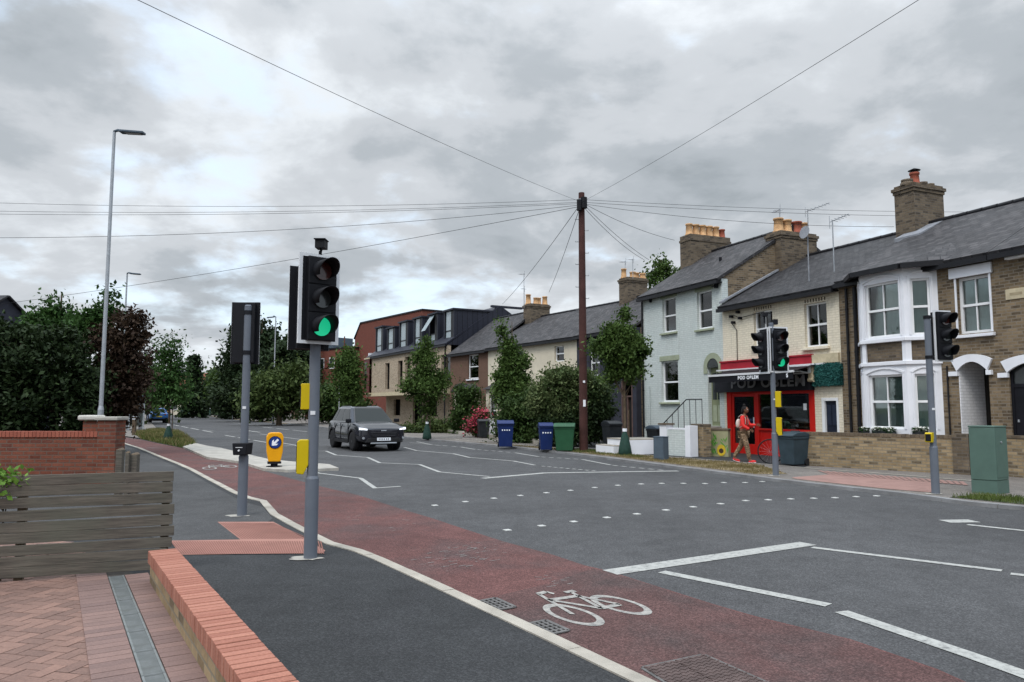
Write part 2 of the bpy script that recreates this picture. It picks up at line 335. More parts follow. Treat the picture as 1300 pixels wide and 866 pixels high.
M = dict(
 asphalt=masphalt('asphalt', (0.067, 0.067, 0.068), 0.34, 0.26),
 newasphalt=masphalt('dark_footway_asphalt', (0.034, 0.035, 0.036), 0.32, 0.26),
 redasphalt=masphalt('red_cycle_asphalt', (0.112, 0.052, 0.047), 0.36, 0.28, tint=(0.080, 0.056, 0.054)),
 paving=masphalt('paving', (0.16, 0.145, 0.13), 0.25, 0.2),
 ground=mplain('rough_grass_ground', (0.05, 0.06, 0.03), 0.95, 0.5, 0.7, bump=0.5),
 soil=mplain('dry_verge', (0.20, 0.155, 0.09), 0.95, 0.45, 4, bump=0.8, dirt=0.5),
 kerb=mplain('kerb_stone', (0.36, 0.33, 0.28), 0.85, 0.22, 2.2, bump=0.4, dirt=0.35),
 kerbgrey=mplain('kerb_grey', (0.20, 0.20, 0.20), 0.85, 0.25, 2.2, bump=0.4, dirt=0.35),
 island=mplain('concrete_island', (0.36, 0.34, 0.30), 0.85, 0.2, 3, bump=0.4, dirt=0.35),
 white=mpaint_road('road_paint'), worn=mpaint_road('worn_road_paint', (0.30, 0.29, 0.27), 0.8), worn2=mpaint_road('scuffed_road_paint', (0.42, 0.40, 0.36), 0.8),
 stud=mplain('stud_white', (0.50, 0.50, 0.47), 0.5, 0.1),
 gault=mbrick('aged_yellow_brick', (0.105, 0.075, 0.044), (0.25, 0.185, 0.115), (0.21, 0.18, 0.14), dirt=0.35, dark=(0.05, 0.038, 0.028)),
 gaultwall=mbrick('garden_yellow_brick', (0.20, 0.14, 0.075), (0.36, 0.27, 0.16), (0.22, 0.19, 0.14), dirt=0.3, dark=(0.06, 0.05, 0.04)),
 gaultdark=mbrick('sooty_brick', (0.10, 0.075, 0.05), (0.18, 0.14, 0.095), (0.13, 0.11, 0.09), dirt=0.5, dark=(0.035, 0.03, 0.025)),
 modbrick=mbrick('pale_modern_brick', (0.33, 0.25, 0.17), (0.47, 0.38, 0.27), (0.38, 0.33, 0.27), dirt=0.1, dark=(0.22, 0.17, 0.12)),
 redbrick=mbrick('red_brick', (0.12, 0.036, 0.022), (0.22, 0.075, 0.045), (0.13, 0.09, 0.07), dirt=0.35, dark=(0.11, 0.04, 0.03)),
 farred=mbrick('red_brick_far', (0.135, 0.038, 0.026), (0.18, 0.052, 0.035), (0.12, 0.07, 0.055), dirt=0.1),
 bluepaint=mbrick('pale_blue_painted_brick', (0.53, 0.575, 0.55), (0.58, 0.62, 0.595), (0.46, 0.51, 0.49), dirt=0.10, bump=0.7, streak=0.15),
 cream=mbrick('cream_painted_brick', (0.72, 0.65, 0.51), (0.76, 0.69, 0.55), (0.62, 0.55, 0.42), dirt=0.10, bump=0.7, streak=0.22),
 creamrender=mplain('cream_render', (0.62, 0.56, 0.44), 0.85, 0.06, 1.5, bump=0.2, dirt=0.15),
 brown=mbrick('brown_painted_brick', (0.14, 0.083, 0.058), (0.16, 0.095, 0.068), (0.12, 0.07, 0.05), dirt=0.25, bump=0.4),
 charcoal=mplain('charcoal_wall', (0.035, 0.037, 0.05), 0.8, 0.2, 2),
 whitebrick=mbrick('white_painted_brick', (0.70, 0.70, 0.71), (0.76, 0.76, 0.77), (0.6, 0.6, 0.61), dirt=0.08, bump=0.6),
 render=mplain('white_stone_paint', (0.74, 0.75, 0.78), 0.6, 0.05, 2.0, bump=0.08, dirt=0.10),
 slate=mbrick('slate_roof', (0.018, 0.018, 0.020), (0.085, 0.080, 0.082), (0.02, 0.02, 0.022), bw=0.28, bh=0.2, ms=0.012, rough=0.6, dirt=0.4, bump=1.0, dark=(0.04, 0.04, 0.043)),
 slatedark=mbrick('slate_roof_dark', (0.014, 0.014, 0.016), (0.062, 0.060, 0.062), (0.015, 0.015, 0.018), bw=0.25, bh=0.17, ms=0.012, rough=0.6, dirt=0.3, bump=1.0, dark=(0.035, 0.035, 0.038)),
 redtile=mbrick('red_roof_tile', (0.20, 0.07, 0.045), (0.28, 0.11, 0.07), (0.08, 0.03, 0.02), bw=0.25, bh=0.2, dirt=0.3),
 zinc=mbrick('black_seam_metal', (0.020, 0.022, 0.032), (0.028, 0.03, 0.042), (0.008, 0.008, 0.012), bw=0.4, bh=30, ms=0.02, rough=0.45, dirt=0.0, bump=0.8, offset=0.0),
 lead=mplain('lead_flashing', (0.23, 0.24, 0.26), 0.5, 0.2, 6, bump=0.2),
 gutter=mplain('black_gutter', (0.012, 0.012, 0.014), 0.4, 0.2),
 upvc=mplain('white_window_frame', (0.78, 0.79, 0.79), 0.35, 0.04, 2, dirt=0.05),
 stone=mplain('cream_stone', (0.50, 0.43, 0.29), 0.8, 0.15, 5, bump=0.3, dirt=0.2),
 greenstone=mplain('sage_painted_stone', (0.31, 0.34, 0.24), 0.75, 0.12, 5, bump=0.2, dirt=0.2),
 sagepaint=mplain('sage_door_paint', (0.20, 0.22, 0.13), 0.45, 0.1, 4),
 glass=mglass('window_glass'), glassd=mglass('dark_glass', (0.6, 0.63, 0.62), fk=0.55),
 curtain=mplain('net_curtain', (0.58, 0.66, 0.64), 0.9, 0.08, 3, bump=0.2),
 blind=mplain('green_grey_blind', (0.36, 0.42, 0.41), 0.9, 0.08, 3),
 dark=mplain('dark_interior', (0.02, 0.018, 0.016), 0.9, 0.3),
 red=mplain('red_shop_paint', (0.52, 0.012, 0.008), 0.35, 0.07, 3, dirt=0.05),
 maroon=mplain('crimson_band', (0.33, 0.018, 0.03), 0.55, 0.12, 4),
 black=mplain('black_paint', (0.007, 0.007, 0.010), 0.6, 0.3, 4, spec=0.2),
 blackrub=mplain('black_rubber', (0.018, 0.018, 0.019), 0.8, 0.2),
 sigblack=mplain('signal_black', (0.006, 0.0065, 0.009), 0.6, 0.25, 5, bump=0.05),
 sigwhite=mplain('signal_white_border', (0.62, 0.63, 0.64), 0.4, 0.05, 3),
 polegrey=mplain('grey_pole_paint', (0.125, 0.14, 0.165), 0.45, 0.08, 3, dirt=0.2),
 galv=mplain('galvanised_steel', (0.36, 0.38, 0.40), 0.45, 0.12, 5, metal=0.4),
 yellow=mplain('yellow_plastic', (0.52, 0.38, 0.005), 0.4, 0.06, 4),
 amber=mplain('amber_plastic', (0.72, 0.32, 0.005), 0.35, 0.06, 4, dirt=0.08),
 signblue=mplain('sign_blue', (0.01, 0.035, 0.18), 0.4, 0.05),
 signwhite=mplain('sign_white', (0.8, 0.82, 0.85), 0.4, 0.03),
 lettergrey=mplain('grey_letters', (0.20, 0.20, 0.205), 0.5, 0.15, 8),
 lens=mplain('unlit_lens', (0.03, 0.035, 0.035), 0.15, 0.2, spec=0.8),
 lensred=mplain('unlit_red_lens', (0.06, 0.012, 0.01), 0.15, 0.2, spec=0.8),
 green=memit('lit_green_lens', (0.01, 0.45, 0.22), 0.75),
 cabgreen=mplain('green_cabinet_paint', (0.085, 0.14, 0.115), 0.5, 0.1, 3, dirt=0.2),
 darkcab=mplain('slate_grey_cabinet', (0.075, 0.10, 0.125), 0.6, 0.12, 4, bump=0.1),
 binblue=mplain('bin_blue', (0.008, 0.022, 0.10), 0.45, 0.12, 4, dirt=0.12),
 bingreen=mplain('bin_green', (0.022, 0.085, 0.04), 0.45, 0.12, 4, dirt=0.12),
 binblack=mplain('bin_black', (0.022, 0.025, 0.028), 0.45, 0.2, 4, dirt=0.12),
 bingrey=mplain('bin_grey', (0.035, 0.055, 0.068), 0.45, 0.2, 4, dirt=0.12),
 telewood=mplain('creosoted_pole', (0.060, 0.026, 0.022), 0.8, 0.35, 2, bump=0.5, bscale=25),
 wood=mwood('weathered_wood', (0.092, 0.078, 0.062)), woodd=mwood('dark_wood', (0.09, 0.06, 0.035)),
 bark=mplain('bark', (0.10, 0.075, 0.05), 0.95, 0.35, 8, bump=0.9, bscale=30),
 pot=mplain('clay_pot', (0.50, 0.30, 0.15), 0.85, 0.3, 5, dirt=0.45), potred=mplain('red_clay_pot', (0.28, 0.08, 0.05), 0.85, 0.25, 5, dirt=0.3),
 bag=mplain('watering_bag', (0.018, 0.048, 0.036), 0.7, 0.3, 9, bump=0.4),
 copingbrick=mrand('coping_brick', (0.25, 0.088, 0.056), (0.38, 0.165, 0.112), dirt=0.15), mortar=mplain('mortar', (0.07, 0.055, 0.045), 0.95, 0.2, 20),
 copred=mrand('red_coping_brick', (0.24, 0.06, 0.035), (0.34, 0.10, 0.06)),
 paver=mrand('block_paver', (0.13, 0.078, 0.062), (0.25, 0.145, 0.11), dirt=0.45), paver2=mrand('edge_paver', (0.14, 0.09, 0.08), (0.24, 0.15, 0.125), dirt=0.5),
 tactile=mplain('tactile_red', (0.32, 0.165, 0.13), 0.85, 0.12, 3, dirt=0.15),
 tactpink=mplain('tactile_pink', (0.28, 0.17, 0.145), 0.85, 0.12, 3, dirt=0.12),
 castiron=mplain('cast_iron', (0.13, 0.125, 0.12), 0.6, 0.35, 9, metal=0.3, bump=0.4), pit=mplain('drain_pit', (0.008, 0.008, 0.008), 0.9, 0.2),
 drain=mplain('drain_metal', (0.20, 0.215, 0.21), 0.5, 0.2, 8, metal=0.3, dirt=0.3),
)
# ------------------------------------------------------------------ ground, road, pavements
ZN, ZF, ZD = 0.06, 0.06, 0.05      # near footway, far footway, driveway
mb = MB(); mb.face([(-900, -300, -0.03), (900, -300, -0.03), (900, 1500, -0.03), (-900, 1500, -0.03)]); struct('ground', mb, M['ground'])
mb = MB(); mb.face([(-150, -20, 0), (60, -20, 0), (60, 420, 0), (-150, 420, 0)]); struct('road', mb, M['asphalt'])
near_px = [(100, 553), (147.7, 561.5), (177, 571), (201.5, 581.5), (226, 591.5), (241.5, 598.5), (267.7, 613), (297, 629), (315, 636.5),
           (334, 641), (349, 659.5), (383, 678), (402, 688), (423, 699), (454, 706.6), (480, 717), (560, 755), (631, 789), (701.5, 823), (788, 866), (905, 924)]
near = [G(*p, 0.0) for p in near_px]
dn = (near[-1]-near[-2]).normalized(); near.append(near[-1]+dn*2.0)
far_px = [(250, 521.5), (252, 523), (258, 526.5), (280, 531), (319, 534.5), (366, 538.5), (394, 541), (450, 548), (515, 556), (560, 560.5), (640, 568), (700, 574.5),
          (780, 584.5), (860, 595), (960, 608), (1030, 617), (1146, 630), (1232, 641.5), (1300, 648), (1500, 674)]
far = [G(*p, 0.0) for p in far_px]
leftland = near + [(-12, -6), (-100, -6), (-150, 60), (-150, 110)] + [G(20, 540)]
struct('near_footway', poly_area_fill(leftland, ZN), M['newasphalt'])
df = (far[-1]-far[-2]).normalized()
rightland = far + [far[-1]+df*12, (60, -10), (60, 380), (-60, 380)]
struct('far_footway', poly_area_fill(rightland[::-1], ZF), M['paving'])
old = [G(*p, ZN) for p in [(110, 557), (150, 563.5), (177, 572.5), (201.5, 583), (226, 593.5), (241.5, 600.5), (267.7, 615.5), (297, 631.5), (315, 639), (334, 644), (346, 659), (340, 663), (276, 663), (305, 685.6), (216, 687)]]+[Vector((-5.2, 9.8, 0)), Vector((-11, 12.0, 0))]
struct('older_footway_surface', poly_area_fill(old, ZN+0.004), masphalt('older_footway_asphalt', (0.060, 0.060, 0.060), 0.3, 0.25))
# bus-stop footway left of the road, far along
foot2 = [G(*p) for p in [(20, 546), (110, 549.5), (150, 553.7), (178, 557.5), (172, 550), (200, 546), (190, 535), (195, 527), (201, 523), (120, 523), (20, 523)]]
struct('bus_stop_footway', poly_area_fill(foot2, 0.05), M['paving'])
# cycle lane sheet
up_px = [(100, 550), (148, 554), (178, 558), (205, 564), (232, 569), (263, 583), (306, 589), (334, 598), (404, 617), (455, 629), (511, 647), (548, 658), (590, 672), (640, 688), (700, 704), (742, 718),
         (772, 725), (911, 769), (960, 783), (1080, 812), (1190, 850), (1230, 868), (1420, 950)]
lane = near + [near[-1]+Vector((2.6, 0, 0))] + [G(*p) for p in up_px[::-1]]
struct('cycle_lane', poly_area_fill(lane, 0.003), M['redasphalt'])
patch = [G(*p) for p in [(633, 757), (700, 741), (752, 722.5), (772, 727), (911, 771), (960, 785), (1080, 814), (1190, 853), (1420, 952), (1000, 952), (905, 918), (799, 866), (712, 823), (641, 787)]]
struct('cycle_lane_patch', poly_area_fill(patch, 0.0068), masphalt('brown_red_asphalt', (0.092, 0.050, 0.046), 0.38, 0.3, tint=(0.060, 0.048, 0.046)))
# kerbs: real stones standing 2-6 cm proud
def kerb_stones(name, pts, w, z, mat, L=0.915):
    mb = MB(); P = [Vector((p[0], p[1], 0)) for p in pts]; rr = random.Random(8)
    cum = [0.0]
    for i in range(1, len(P)): cum.append(cum[-1]+(P[i]-P[i-1]).length)
    def at(s):
        for i in range(1, len(P)):
            if s <= cum[i]: return P[i-1].lerp(P[i], (s-cum[i-1])/(cum[i]-cum[i-1]))
        return P[-1]
    s = 0.0
    while s < cum[-1]-0.1:
        e = min(s+L, cum[-1]); mid = [c for c, q in zip(cum, P) if s+0.15 < c < e-0.15]
        strip(mb, [at(s+0.004)]+[at(c) for c in mid]+[at(e-0.004)], w, z+rr.uniform(-0.002, 0.002), 0.12); s = e
    return struct(name, mb, mat)
kerb_stones('near_kerb', near, 0.115, ZN+0.010, M['kerb']); kerb_stones('far_kerb', far[5:], 0.14, ZF+0.008, M['kerbgrey'])
mb = MB(); strip(mb, [(p.x, p.y) for p in near], 0.10, ZN-0.004, 0.1); struct('kerb_joint_near', mb, M['soil']); mb = MB(); strip(mb, [(p.x, p.y) for p in far], 0.125, ZF-0.004, 0.1); struct('kerb_joint_far', mb, M['soil'])
isl_lo = [(232, 569), (263, 583), (306, 589), (334, 598), (366, 600), (430, 597.5)]
isl_up = [(418, 592.5), (366, 588.5), (340, 585.5), (303, 576.5), (281, 571), (263, 568), (246, 564)]
isl = [G(*p) for p in isl_lo+isl_up]
mb = poly_area_fill(isl, 0.07)
n = len(isl)
for i in range(n):
    a, b = isl[i], isl[(i+1) % n]; mb.face([(a.x, a.y, 0), (b.x, b.y, 0), (b.x, b.y, 0.07), (a.x, a.y, 0.07)])
struct('kerbed_island', mb, M['island'])
verge = [G(*p) for p in [(178, 557.5), (168, 551), (200, 546), (226, 549), (240, 558), (248, 565), (232, 569), (205, 563.5)]]
struct('grass_verge_ground', poly_area_fill(verge, 0.012), M['ground'])
vfar = [G(*p, 0) for p in [(600, 563), (640, 566.5), (700, 572.7), (780, 582.4), (860, 592.6), (960, 605.4)]]+[G(*p, ZF) for p in [(1000, 602), (960, 589.6), (848, 581), (748, 573), (690, 568.5)]]
struct('dry_verge', poly_area_fill(vfar[::-1], ZF+0.006), M['soil'])
vr = [G(*p, 0) for p in [(1205, 636), (1300, 645.5), (1480, 668)]]+[G(*p, ZF) for p in [(1480, 655), (1300, 634), (1240, 629)]]
struct('kerbside_verge', poly_area_fill(vr, ZF+0.006), M['ground'])
# white edging of the far cycle path, dark asphalt in front of the shop
mb = MB()
for ln, w in (([(560, 556.5), (620, 562), (691, 567.5), (748, 572), (848, 580), (960, 588.6), (1040, 596), (1100, 600), (1235, 611)], 0.10),
              ([(515, 551), (580, 556), (690, 566), (800, 572.5), (850, 577)], 0.08)):
    strip(mb, [G(*p, ZF) for p in ln], w, ZF+0.010)
struct('path_edging', mb, M['kerb'])
shopf = [G(*p, ZF) for p in [(700, 566.5), (748, 571.5), (848, 579.5), (960, 588), (1020, 594), (1040, 585), (870, 567), (760, 560)]]
struct('shop_forecourt', poly_area_fill(shopf, ZF+0.007), M['newasphalt'])

# markings
mk = MB(); mw = MB()
def ln(px, w=0.1, m=None, z=0.006): strip(m or mk, [G(*p) for p in px], w, z)
def dashes(p0, p1, n, duty=0.55, w=0.1):
    a, b = G(*p0), G(*p1)
    for i in range(n):
        s = a+(b-a)*(i/n); e = a+(b-a)*((i+duty)/n); strip(mk, [s, e], w, 0.006)
ln([(360.5, 566.5), (376, 565.6), (382, 570)]); ln([(392, 572.5), (404.6, 572.8), (413.8, 572.8), (426.5, 578), (467, 581), (482, 587.8), (532.7, 590), (558, 599.5), (621.5, 605.3)])
ln([(316, 581), (339, 584), (358.5, 590), (378, 592.7), (404.6, 601), (457.7, 607.4), (476, 620), (508.5, 617.8)])
ln([(513, 568), (529, 572.3), (575.4, 576.2), (596, 581), (651.5, 585.5), (679, 590.8)]); dashes((688, 592), (760, 598.6), 9)
ln([(529, 561), (548, 564.7)]); dashes((551, 565), (585, 567.7), 3); ln([(585, 567.7), (603, 570.7)]); dashes((606, 571), (652, 574.8), 5)
ln([(653.5, 575), (684, 580)]); dashes((687, 580.3), (739, 583.5), 5); ln([(739, 583.5), (775, 590.5)]); dashes((778, 591), (848, 598), 6)
ln([(613, 607.6), (692, 600.7), (861, 598.2)], 0.2)
ln([(774, 727.3), (1026, 690.5)], 0.24)
ln([(1031, 695.5), (1272, 725)], 0.11); ln([(1283, 729), (1420, 745)], 0.11)
ln([(840, 726.5), (1052, 769)], 0.13); ln([(1068, 777), (1230, 832), (1300, 857), (1420, 903)], 0.14)
ln([(1228, 666.5), (1420, 687)], 0.11)
ln([(1199, 662.3), (1237, 661.8)], 0.27)
dashes((286, 552.8), (345, 563), 3, 0.75, 0.13); ln([(305, 545.5), (330, 549)], 0.15)
dashes((220, 539.5), (275, 550), 4, 0.72, 0.15); dashes((196, 533), (218, 538), 2, 0.6, 0.15)
dashes((333, 542.2), (395, 548.6), 3, 0.8, 0.15); ln([(258, 546), (272, 547.3)], 0.12, mw)
ln([(284, 572.5), (303, 573.5)], 0.12); ln([(330, 551), (392, 559.5)], 0.10)
ln([(352, 561.5), (400, 569.5)], 0.10)
# footway lines opposite
ln([(275, 534), (330, 541)], 0.12, mw); ln([(520, 562), (560, 566)], 0.08, mw)
struct('road_markings', mk, M['white'])
# worn marks on the red lane
ln([(186, 569), (206, 569.3)], 0.12, mw, 0.010)
rr = random.Random(12)
for (cx0, cy0, sx0, sy0, N) in ((600, 700, 44, 16, 46), (560, 716, 30, 10, 14), (505, 668, 30, 8, 12), (700, 738, 36, 8, 12), (455, 655, 30, 8, 6)):
    for _ in range(N):
        p = G(rr.gauss(cx0, sx0*0.5), rr.gauss(cy0, sy0*0.5)); L_ = rr.uniform(0.01, 0.05); a = math.atan2(0.85, -0.53)+R(90)+rr.gauss(0, 0.3); dx, dy = math.cos(a)*L_, math.sin(a)*L_
        strip(mw, [(p.x-dx, p.y-dy), (p.x+dx, p.y+dy)], rr.uniform(0.005, 0.014), 0.008)
struct('worn_markings', mw, M['worn'])
st = MB()
row1 = [(552, 642), (590.7, 637.3), (627, 633), (660.5, 629.5), (693.7, 626), (724, 623), (755, 619.3), (784.5, 616.5), (814, 614.8), (840, 614), (867.6, 614), (895, 614.3), (919, 613), (946, 613), (967.7, 611.7)]
row2 = [(644, 673.5), (687.6, 668), (728.3, 662.7), (770.4, 657.5), (808.6, 653), (845.5, 648), (880, 644), (914.8, 640), (946.8, 636), (975.4, 635), (1004, 633.8), (1033, 633), (1060, 632.3), (1087, 631), (1113, 630)]
for p in row1+row2:
    c = G(*p); a = math.atan2(0.47, -0.88)
    st.box(-0.048, 0.048, -0.045, 0.045, 0.001, 0.010, Matrix.Translation((c.x, c.y, 0)) @ Matrix.Rotation(R(-62), 4, 'Z'))
struct('crossing_studs', st, M['stud'])

# painted bicycle symbols (flat paint on the lane)
def bike_symbol_w(name, A, B, T, mat):
    # A rear wheel centre, B front wheel centre, T point above rear wheel (saddle side)
    ex = (B-A)/1.12; mid_ = (A+B)/2; ey = T
    m = MB()
    def P(u, v): q = mid_+ex*u+ey*v; return (q.x, q.y)
    def ring(cu, cv, r0, w):
        n = 28
        for i in range(n):
            a0, a1 = 2*math.pi*i/n, 2*math.pi*(i+1)/n
            m.face([(*P(cu+r*math.cos(a), cv+r*math.sin(a)), 0.010) for r, a in ((r0, a0), (r0+w, a0), (r0+w, a1), (r0, a1))])
    def bar(u0, v0, u1, v1, w=0.075):
        d = math.hypot(u1-u0, v1-v0); nx, ny = -(v1-v0)/d*w/2, (u1-u0)/d*w/2
        m.face([(*P(u, v), 0.012) for u, v in ((u0+nx, v0+ny), (u0-nx, v0-ny), (u1-nx, v1-ny), (u1+nx, v1+ny))])
    ring(-0.56, 0, 0.27, 0.09); ring(0.56, 0, 0.27, 0.09)
    for b_ in ((-0.56, 0, -0.10, 0.0), (-0.56, 0, -0.28, 0.42), (-0.10, 0, -0.34, 0.56), (-0.10, 0, 0.36, 0.46), (-0.28, 0.42, 0.38, 0.46), (0.56, 0, 0.28, 0.68), (-0.46, 0.58, -0.22, 0.58), (0.06, 0.70, 0.30, 0.68), (0.06, 0.70, 0.02, 0.6)):
        bar(*b_)
    return struct(name, m, mat)
LD = Vector((-0.53, 0.85, 0))
bike_symbol_w('cycle_symbol', G(787, 769), G(727, 781.5), LD*0.98, M['worn2'])
bike_symbol_w('cycle_symbol', G(292, 592.5), G(266, 594.8), LD*1.3, M['worn2'])
# tactile paving (ribbed) and driveway
tp = [G(*p, ZN) for p in [(276, 663), (347, 663), (383, 682), (413, 699.5), (410, 702.7), (229, 705), (216, 687), (305, 685.6)]]
struct('tactile_paving_near', poly_area_fill(tp, ZN+0.006), M['tactile'])
rib = MB()
for i in range(64):           # raised ribs and joints, running with the kerb
    f = i/63
    a = G(217+f*190, 688, ZN); b = G(231+f*180, 704.2, ZN)
    strip(rib, [(a.x, a.y), (b.x, b.y)], 0.013, ZN+0.010)
for i in range(24):
    f = i/23; a = G(280+f*66, 664.5, ZN); b = G(308+f*84, 684.8, ZN)
    strip(rib, [(a.x, a.y), (b.x, b.y)], 0.013, ZN+0.010)
struct('tactile_ribs_near', rib, mplain('rib_red', (0.22, 0.10, 0.08), 0.85, 0.15, 4))
tf = [G(*p, ZF) for p in [(1005, 606.5), (1055, 602.5), (1190, 613.5), (1186, 626)]]+[G(*p, 0) for p in [(1130, 625.5), (1050, 616.5), (1010, 611.8)]]
struct('tactile_paving_far', poly_area_fill(tf, ZF+0.008), M['tactpink'])
rib = MB()
for i in range(22):
    f = i/21; a = G(1056+f*170, 603+f*13.5, ZF); b = G(1040+f*180, 597.8+f*14, ZF)
    strip(rib, [(a.x, a.y), (b.x, b.y)], 0.09, ZF+0.012)
struct('path_ladder_paving', rib, M['tactpink'])

WT = 0.36     # coping top of the low boundary wall
w0, w1 = G(190, 699, WT), G(311, 866, WT)
wd = (w1-w0).normalized(); wn_ = Vector((wd.y, -wd.x, 0))      # away from the drive, towards the pavement
if wn_.x < 0: wn_ = -wn_
wlen = (w1-w0).length+1.5
wr = thing('low_brick_wall', 'low yellow brick boundary wall with red brick-on-edge coping beside the block paved drive', 'wall', (w0.x, w0.y, 0), math.atan2(wd.y, wd.x))
sgn = 1 if (Vector((-wd.y, wd.x, 0))).dot(wn_) > 0 else -1
mb = MB(); y0, y1 = sorted((0.01*sgn, 0.205*sgn)); mb.box(0.0, wlen, y0, y1, -0.05, WT-0.105); mb.build('wall_body', M['gaultwall'], wr)
mb = MB(); r2 = random.Random(3); k = 0; x = 0.0
while x < wlen:
    j = r2.uniform(-0.002, 0.002); y0, y1 = sorted((-0.012*sgn+j, 0.218*sgn+j)); h = r2.uniform(-0.0015, 0.0015)
    mb.box(x+0.0065, x+0.0675, y0, y1, WT-0.105, WT+h); x += 0.0745
mb.build('coping', M['copingbrick'], wr, bevel=0.004)
mb = MB(); y0, y1 = sorted((0.0, 0.206*sgn)); mb.box(0.002, wlen, y0, y1, WT-0.104, WT-0.022); mb.build('mortar_bed', M['mortar'], wr)

# driveway: herringbone block paving, sloped courses beside a linear drain
fl0 = G(0, 743, ZD); fr0 = G(213, 728, ZD)
dpoly = [w0+wd*-0.05, w1+wd*1.5, (w1.x-3.2, w1.y-1.2, 0), (-9, 1.5, 0), (-12, 9.4, 0), (-6.0, 9.4, 0), (-4.5, 8.2, 0)]
struct('driveway_bed', poly_area_fill(dpoly, ZD+0.02), mplain('joint_sand', (0.06, 0.052, 0.045), 0.95, 0.3, 20))
d0, d1 = G(137, 737, ZD), G(178.5, 866, ZD); dd = (d1-d0).normalized(); dnn = Vector((-dd.y, dd.x, 0))
if dnn.x < 0: dnn = -dnn
def pip(x, y, poly):
    c = False; j = len(poly)-1
    for i in range(len(poly)):
        if (poly[i][1] > y) != (poly[j][1] > y) and x < (poly[j][0]-poly[i][0])*(y-poly[i][1])/(poly[j][1]-poly[i][1])+poly[i][0]: c = not c
        j = i
    return c
ZP = ZD+0.02
ang = math.atan2(dd.y, dd.x)+R(45)
pv = MB(); pe = MB(); ca, sa = math.cos(ang), math.sin(ang)
def side(x, y): return (Vector((x, y, 0))-Vector((d0.x, d0.y, 0))).dot(dnn)
bx_ = 0.1
for i in range(-75, 75):
    for j in range(-75, 75):
        k = (i-j) % 4
        if k == 0: u0, u1, v0, v1 = i, i+2, j, j+1
        elif k == 2: u0, u1, v0, v1 = i, i+1, j-1+0, j+1
        else: continue
        u0, u1, v0, v1 = (q*bx_ for q in (u0, u1, v0, v1))
        cu, cv_ = (u0+u1)/2, (v0+v1)/2
        X, Y = -3.2+cu*ca-cv_*sa, 5.2+cu*sa+cv_*ca
        if not pip(X, Y, dpoly) or side(X, Y) > -0.17 or Y > 8.9: continue
        Mx = Matrix.Translation((-3.2, 5.2, 0)) @ Matrix.Rotation(ang, 4, 'Z')
        pv.box(u0+0.003, u1-0.003, v0+0.003, v1-0.003, ZP-0.01, ZP+0.006+rnd.uniform(-0.0015, 0.0015), Mx)
tag(pv.build('driveway_paving', M['paver']), kind='structure')
def course(off0, off1, bw_=0.1):
    x = -0.6
    while x < 5.2:
        q = [d0+dd*(x+0.003)+dnn*off0, d0+dd*(x+bw_-0.003)+dnn*off0, d0+dd*(x+bw_-0.003)+dnn*off1, d0+dd*(x+0.003)+dnn*off1]
        c = (q[0]+q[2])/2
        if pip(c.x, c.y, dpoly): pe.prism([(p.x, p.y, ZP-0.01) for p in q], (0, 0, 0.024+rnd.uniform(-0.001, 0.001)))
        x += bw_
course(-0.25, -0.005)
for k in range(8): course(0.138+0.2*k, 0.332+0.2*k)
tag(pe.build('driveway_edge_courses', M['paver2']), kind='structure')
for k in range(9):
    g_ = thing('channel_drain_grate', 'grey slotted channel drain grate set flush in the block paved drive', 'drain grate')
    g_['group'] = 'channel drain grates in the drive'
    g_.location = tuple(d0+dd*(-0.02+0.5*k)); g_.location.z = 0; g_.rotation_euler.z = math.atan2(dd.y, dd.x)
    s2 = 1 if Vector((-dd.y, dd.x, 0)).dot(dnn) > 0 else -1
    fr = MB(); ba = MB()
    def yb(a, b): return sorted((a*s2, b*s2))
    fr.box(0.004, 0.496, *yb(0.002, 0.016), ZP-0.01, ZP+0.012); fr.box(0.004, 0.496, *yb(0.117, 0.131), ZP-0.01, ZP+0.012)
    fr.box(0.004, 0.012, *yb(0.016, 0.117), ZP-0.01, ZP+0.010); fr.box(0.488, 0.496, *yb(0.016, 0.117), ZP-0.01, ZP+0.010)
    fr.build('grate_frame', M['drain'], g_)
    for q in range(26): ba.box(0.018+q*0.018, 0.029+q*0.018, *yb(0.016, 0.117), ZP-0.008, ZP+0.008)
    ba.build('slotted_cover', M['drain'], g_)

# gullies and cover in the cycle lane
def gully(px4, label, diag=True):
    c = [G(*p, 0) for p in px4]; ctr = sum(c, Vector())/4
    t = thing('gully_grate', label, 'drain grate', (ctr.x, ctr.y, 0), 0, 'road gullies by the kerb')
    l = [p-ctr for p in c]
    m = MB(); m.face([(p.x, p.y, 0.012) for p in l]); m.build('pit', M['pit'], t)
    m = MB()
    for i in range(4):
        strip(m, [l[i], l[(i+1) % 4]], 0.03, 0.020, 0.008)
    m.build('rim', M['castiron'], t)
    m = MB()
    for i in range(1, 6):
        f = i/6; a = l[0].lerp(l[1], f); b = l[3].lerp(l[2], f); strip(m, [a, b], 0.018, 0.019, 0.006)
    for f in (0.2, 0.4, 0.6, 0.8):
        a = l[0].lerp(l[3], f); b = l[1].lerp(l[2], f); strip(m, [a, b], 0.018, 0.018, 0.005)
    m.build('bars', M['castiron'], t)
gully([(595, 768), (629, 761.5), (654, 773), (617, 779)], 'square iron gully grate at the kerb, the one further from the camera')
gully([(658, 797), (693, 790), (722, 803), (684, 811.5)], 'square iron gully grate at the kerb, the one nearer the camera')
c4 = [G(*p, 0) for p in [(817, 850), (893, 834), (990, 877), (905, 905)]]; ctr = sum(c4, Vector())/4
t = thing('manhole_cover', 'worn brown rectangular iron cover with stud pattern in the cycle lane', 'manhole cover', (ctr.x, ctr.y, 0))
l = [p-ctr for p in c4]
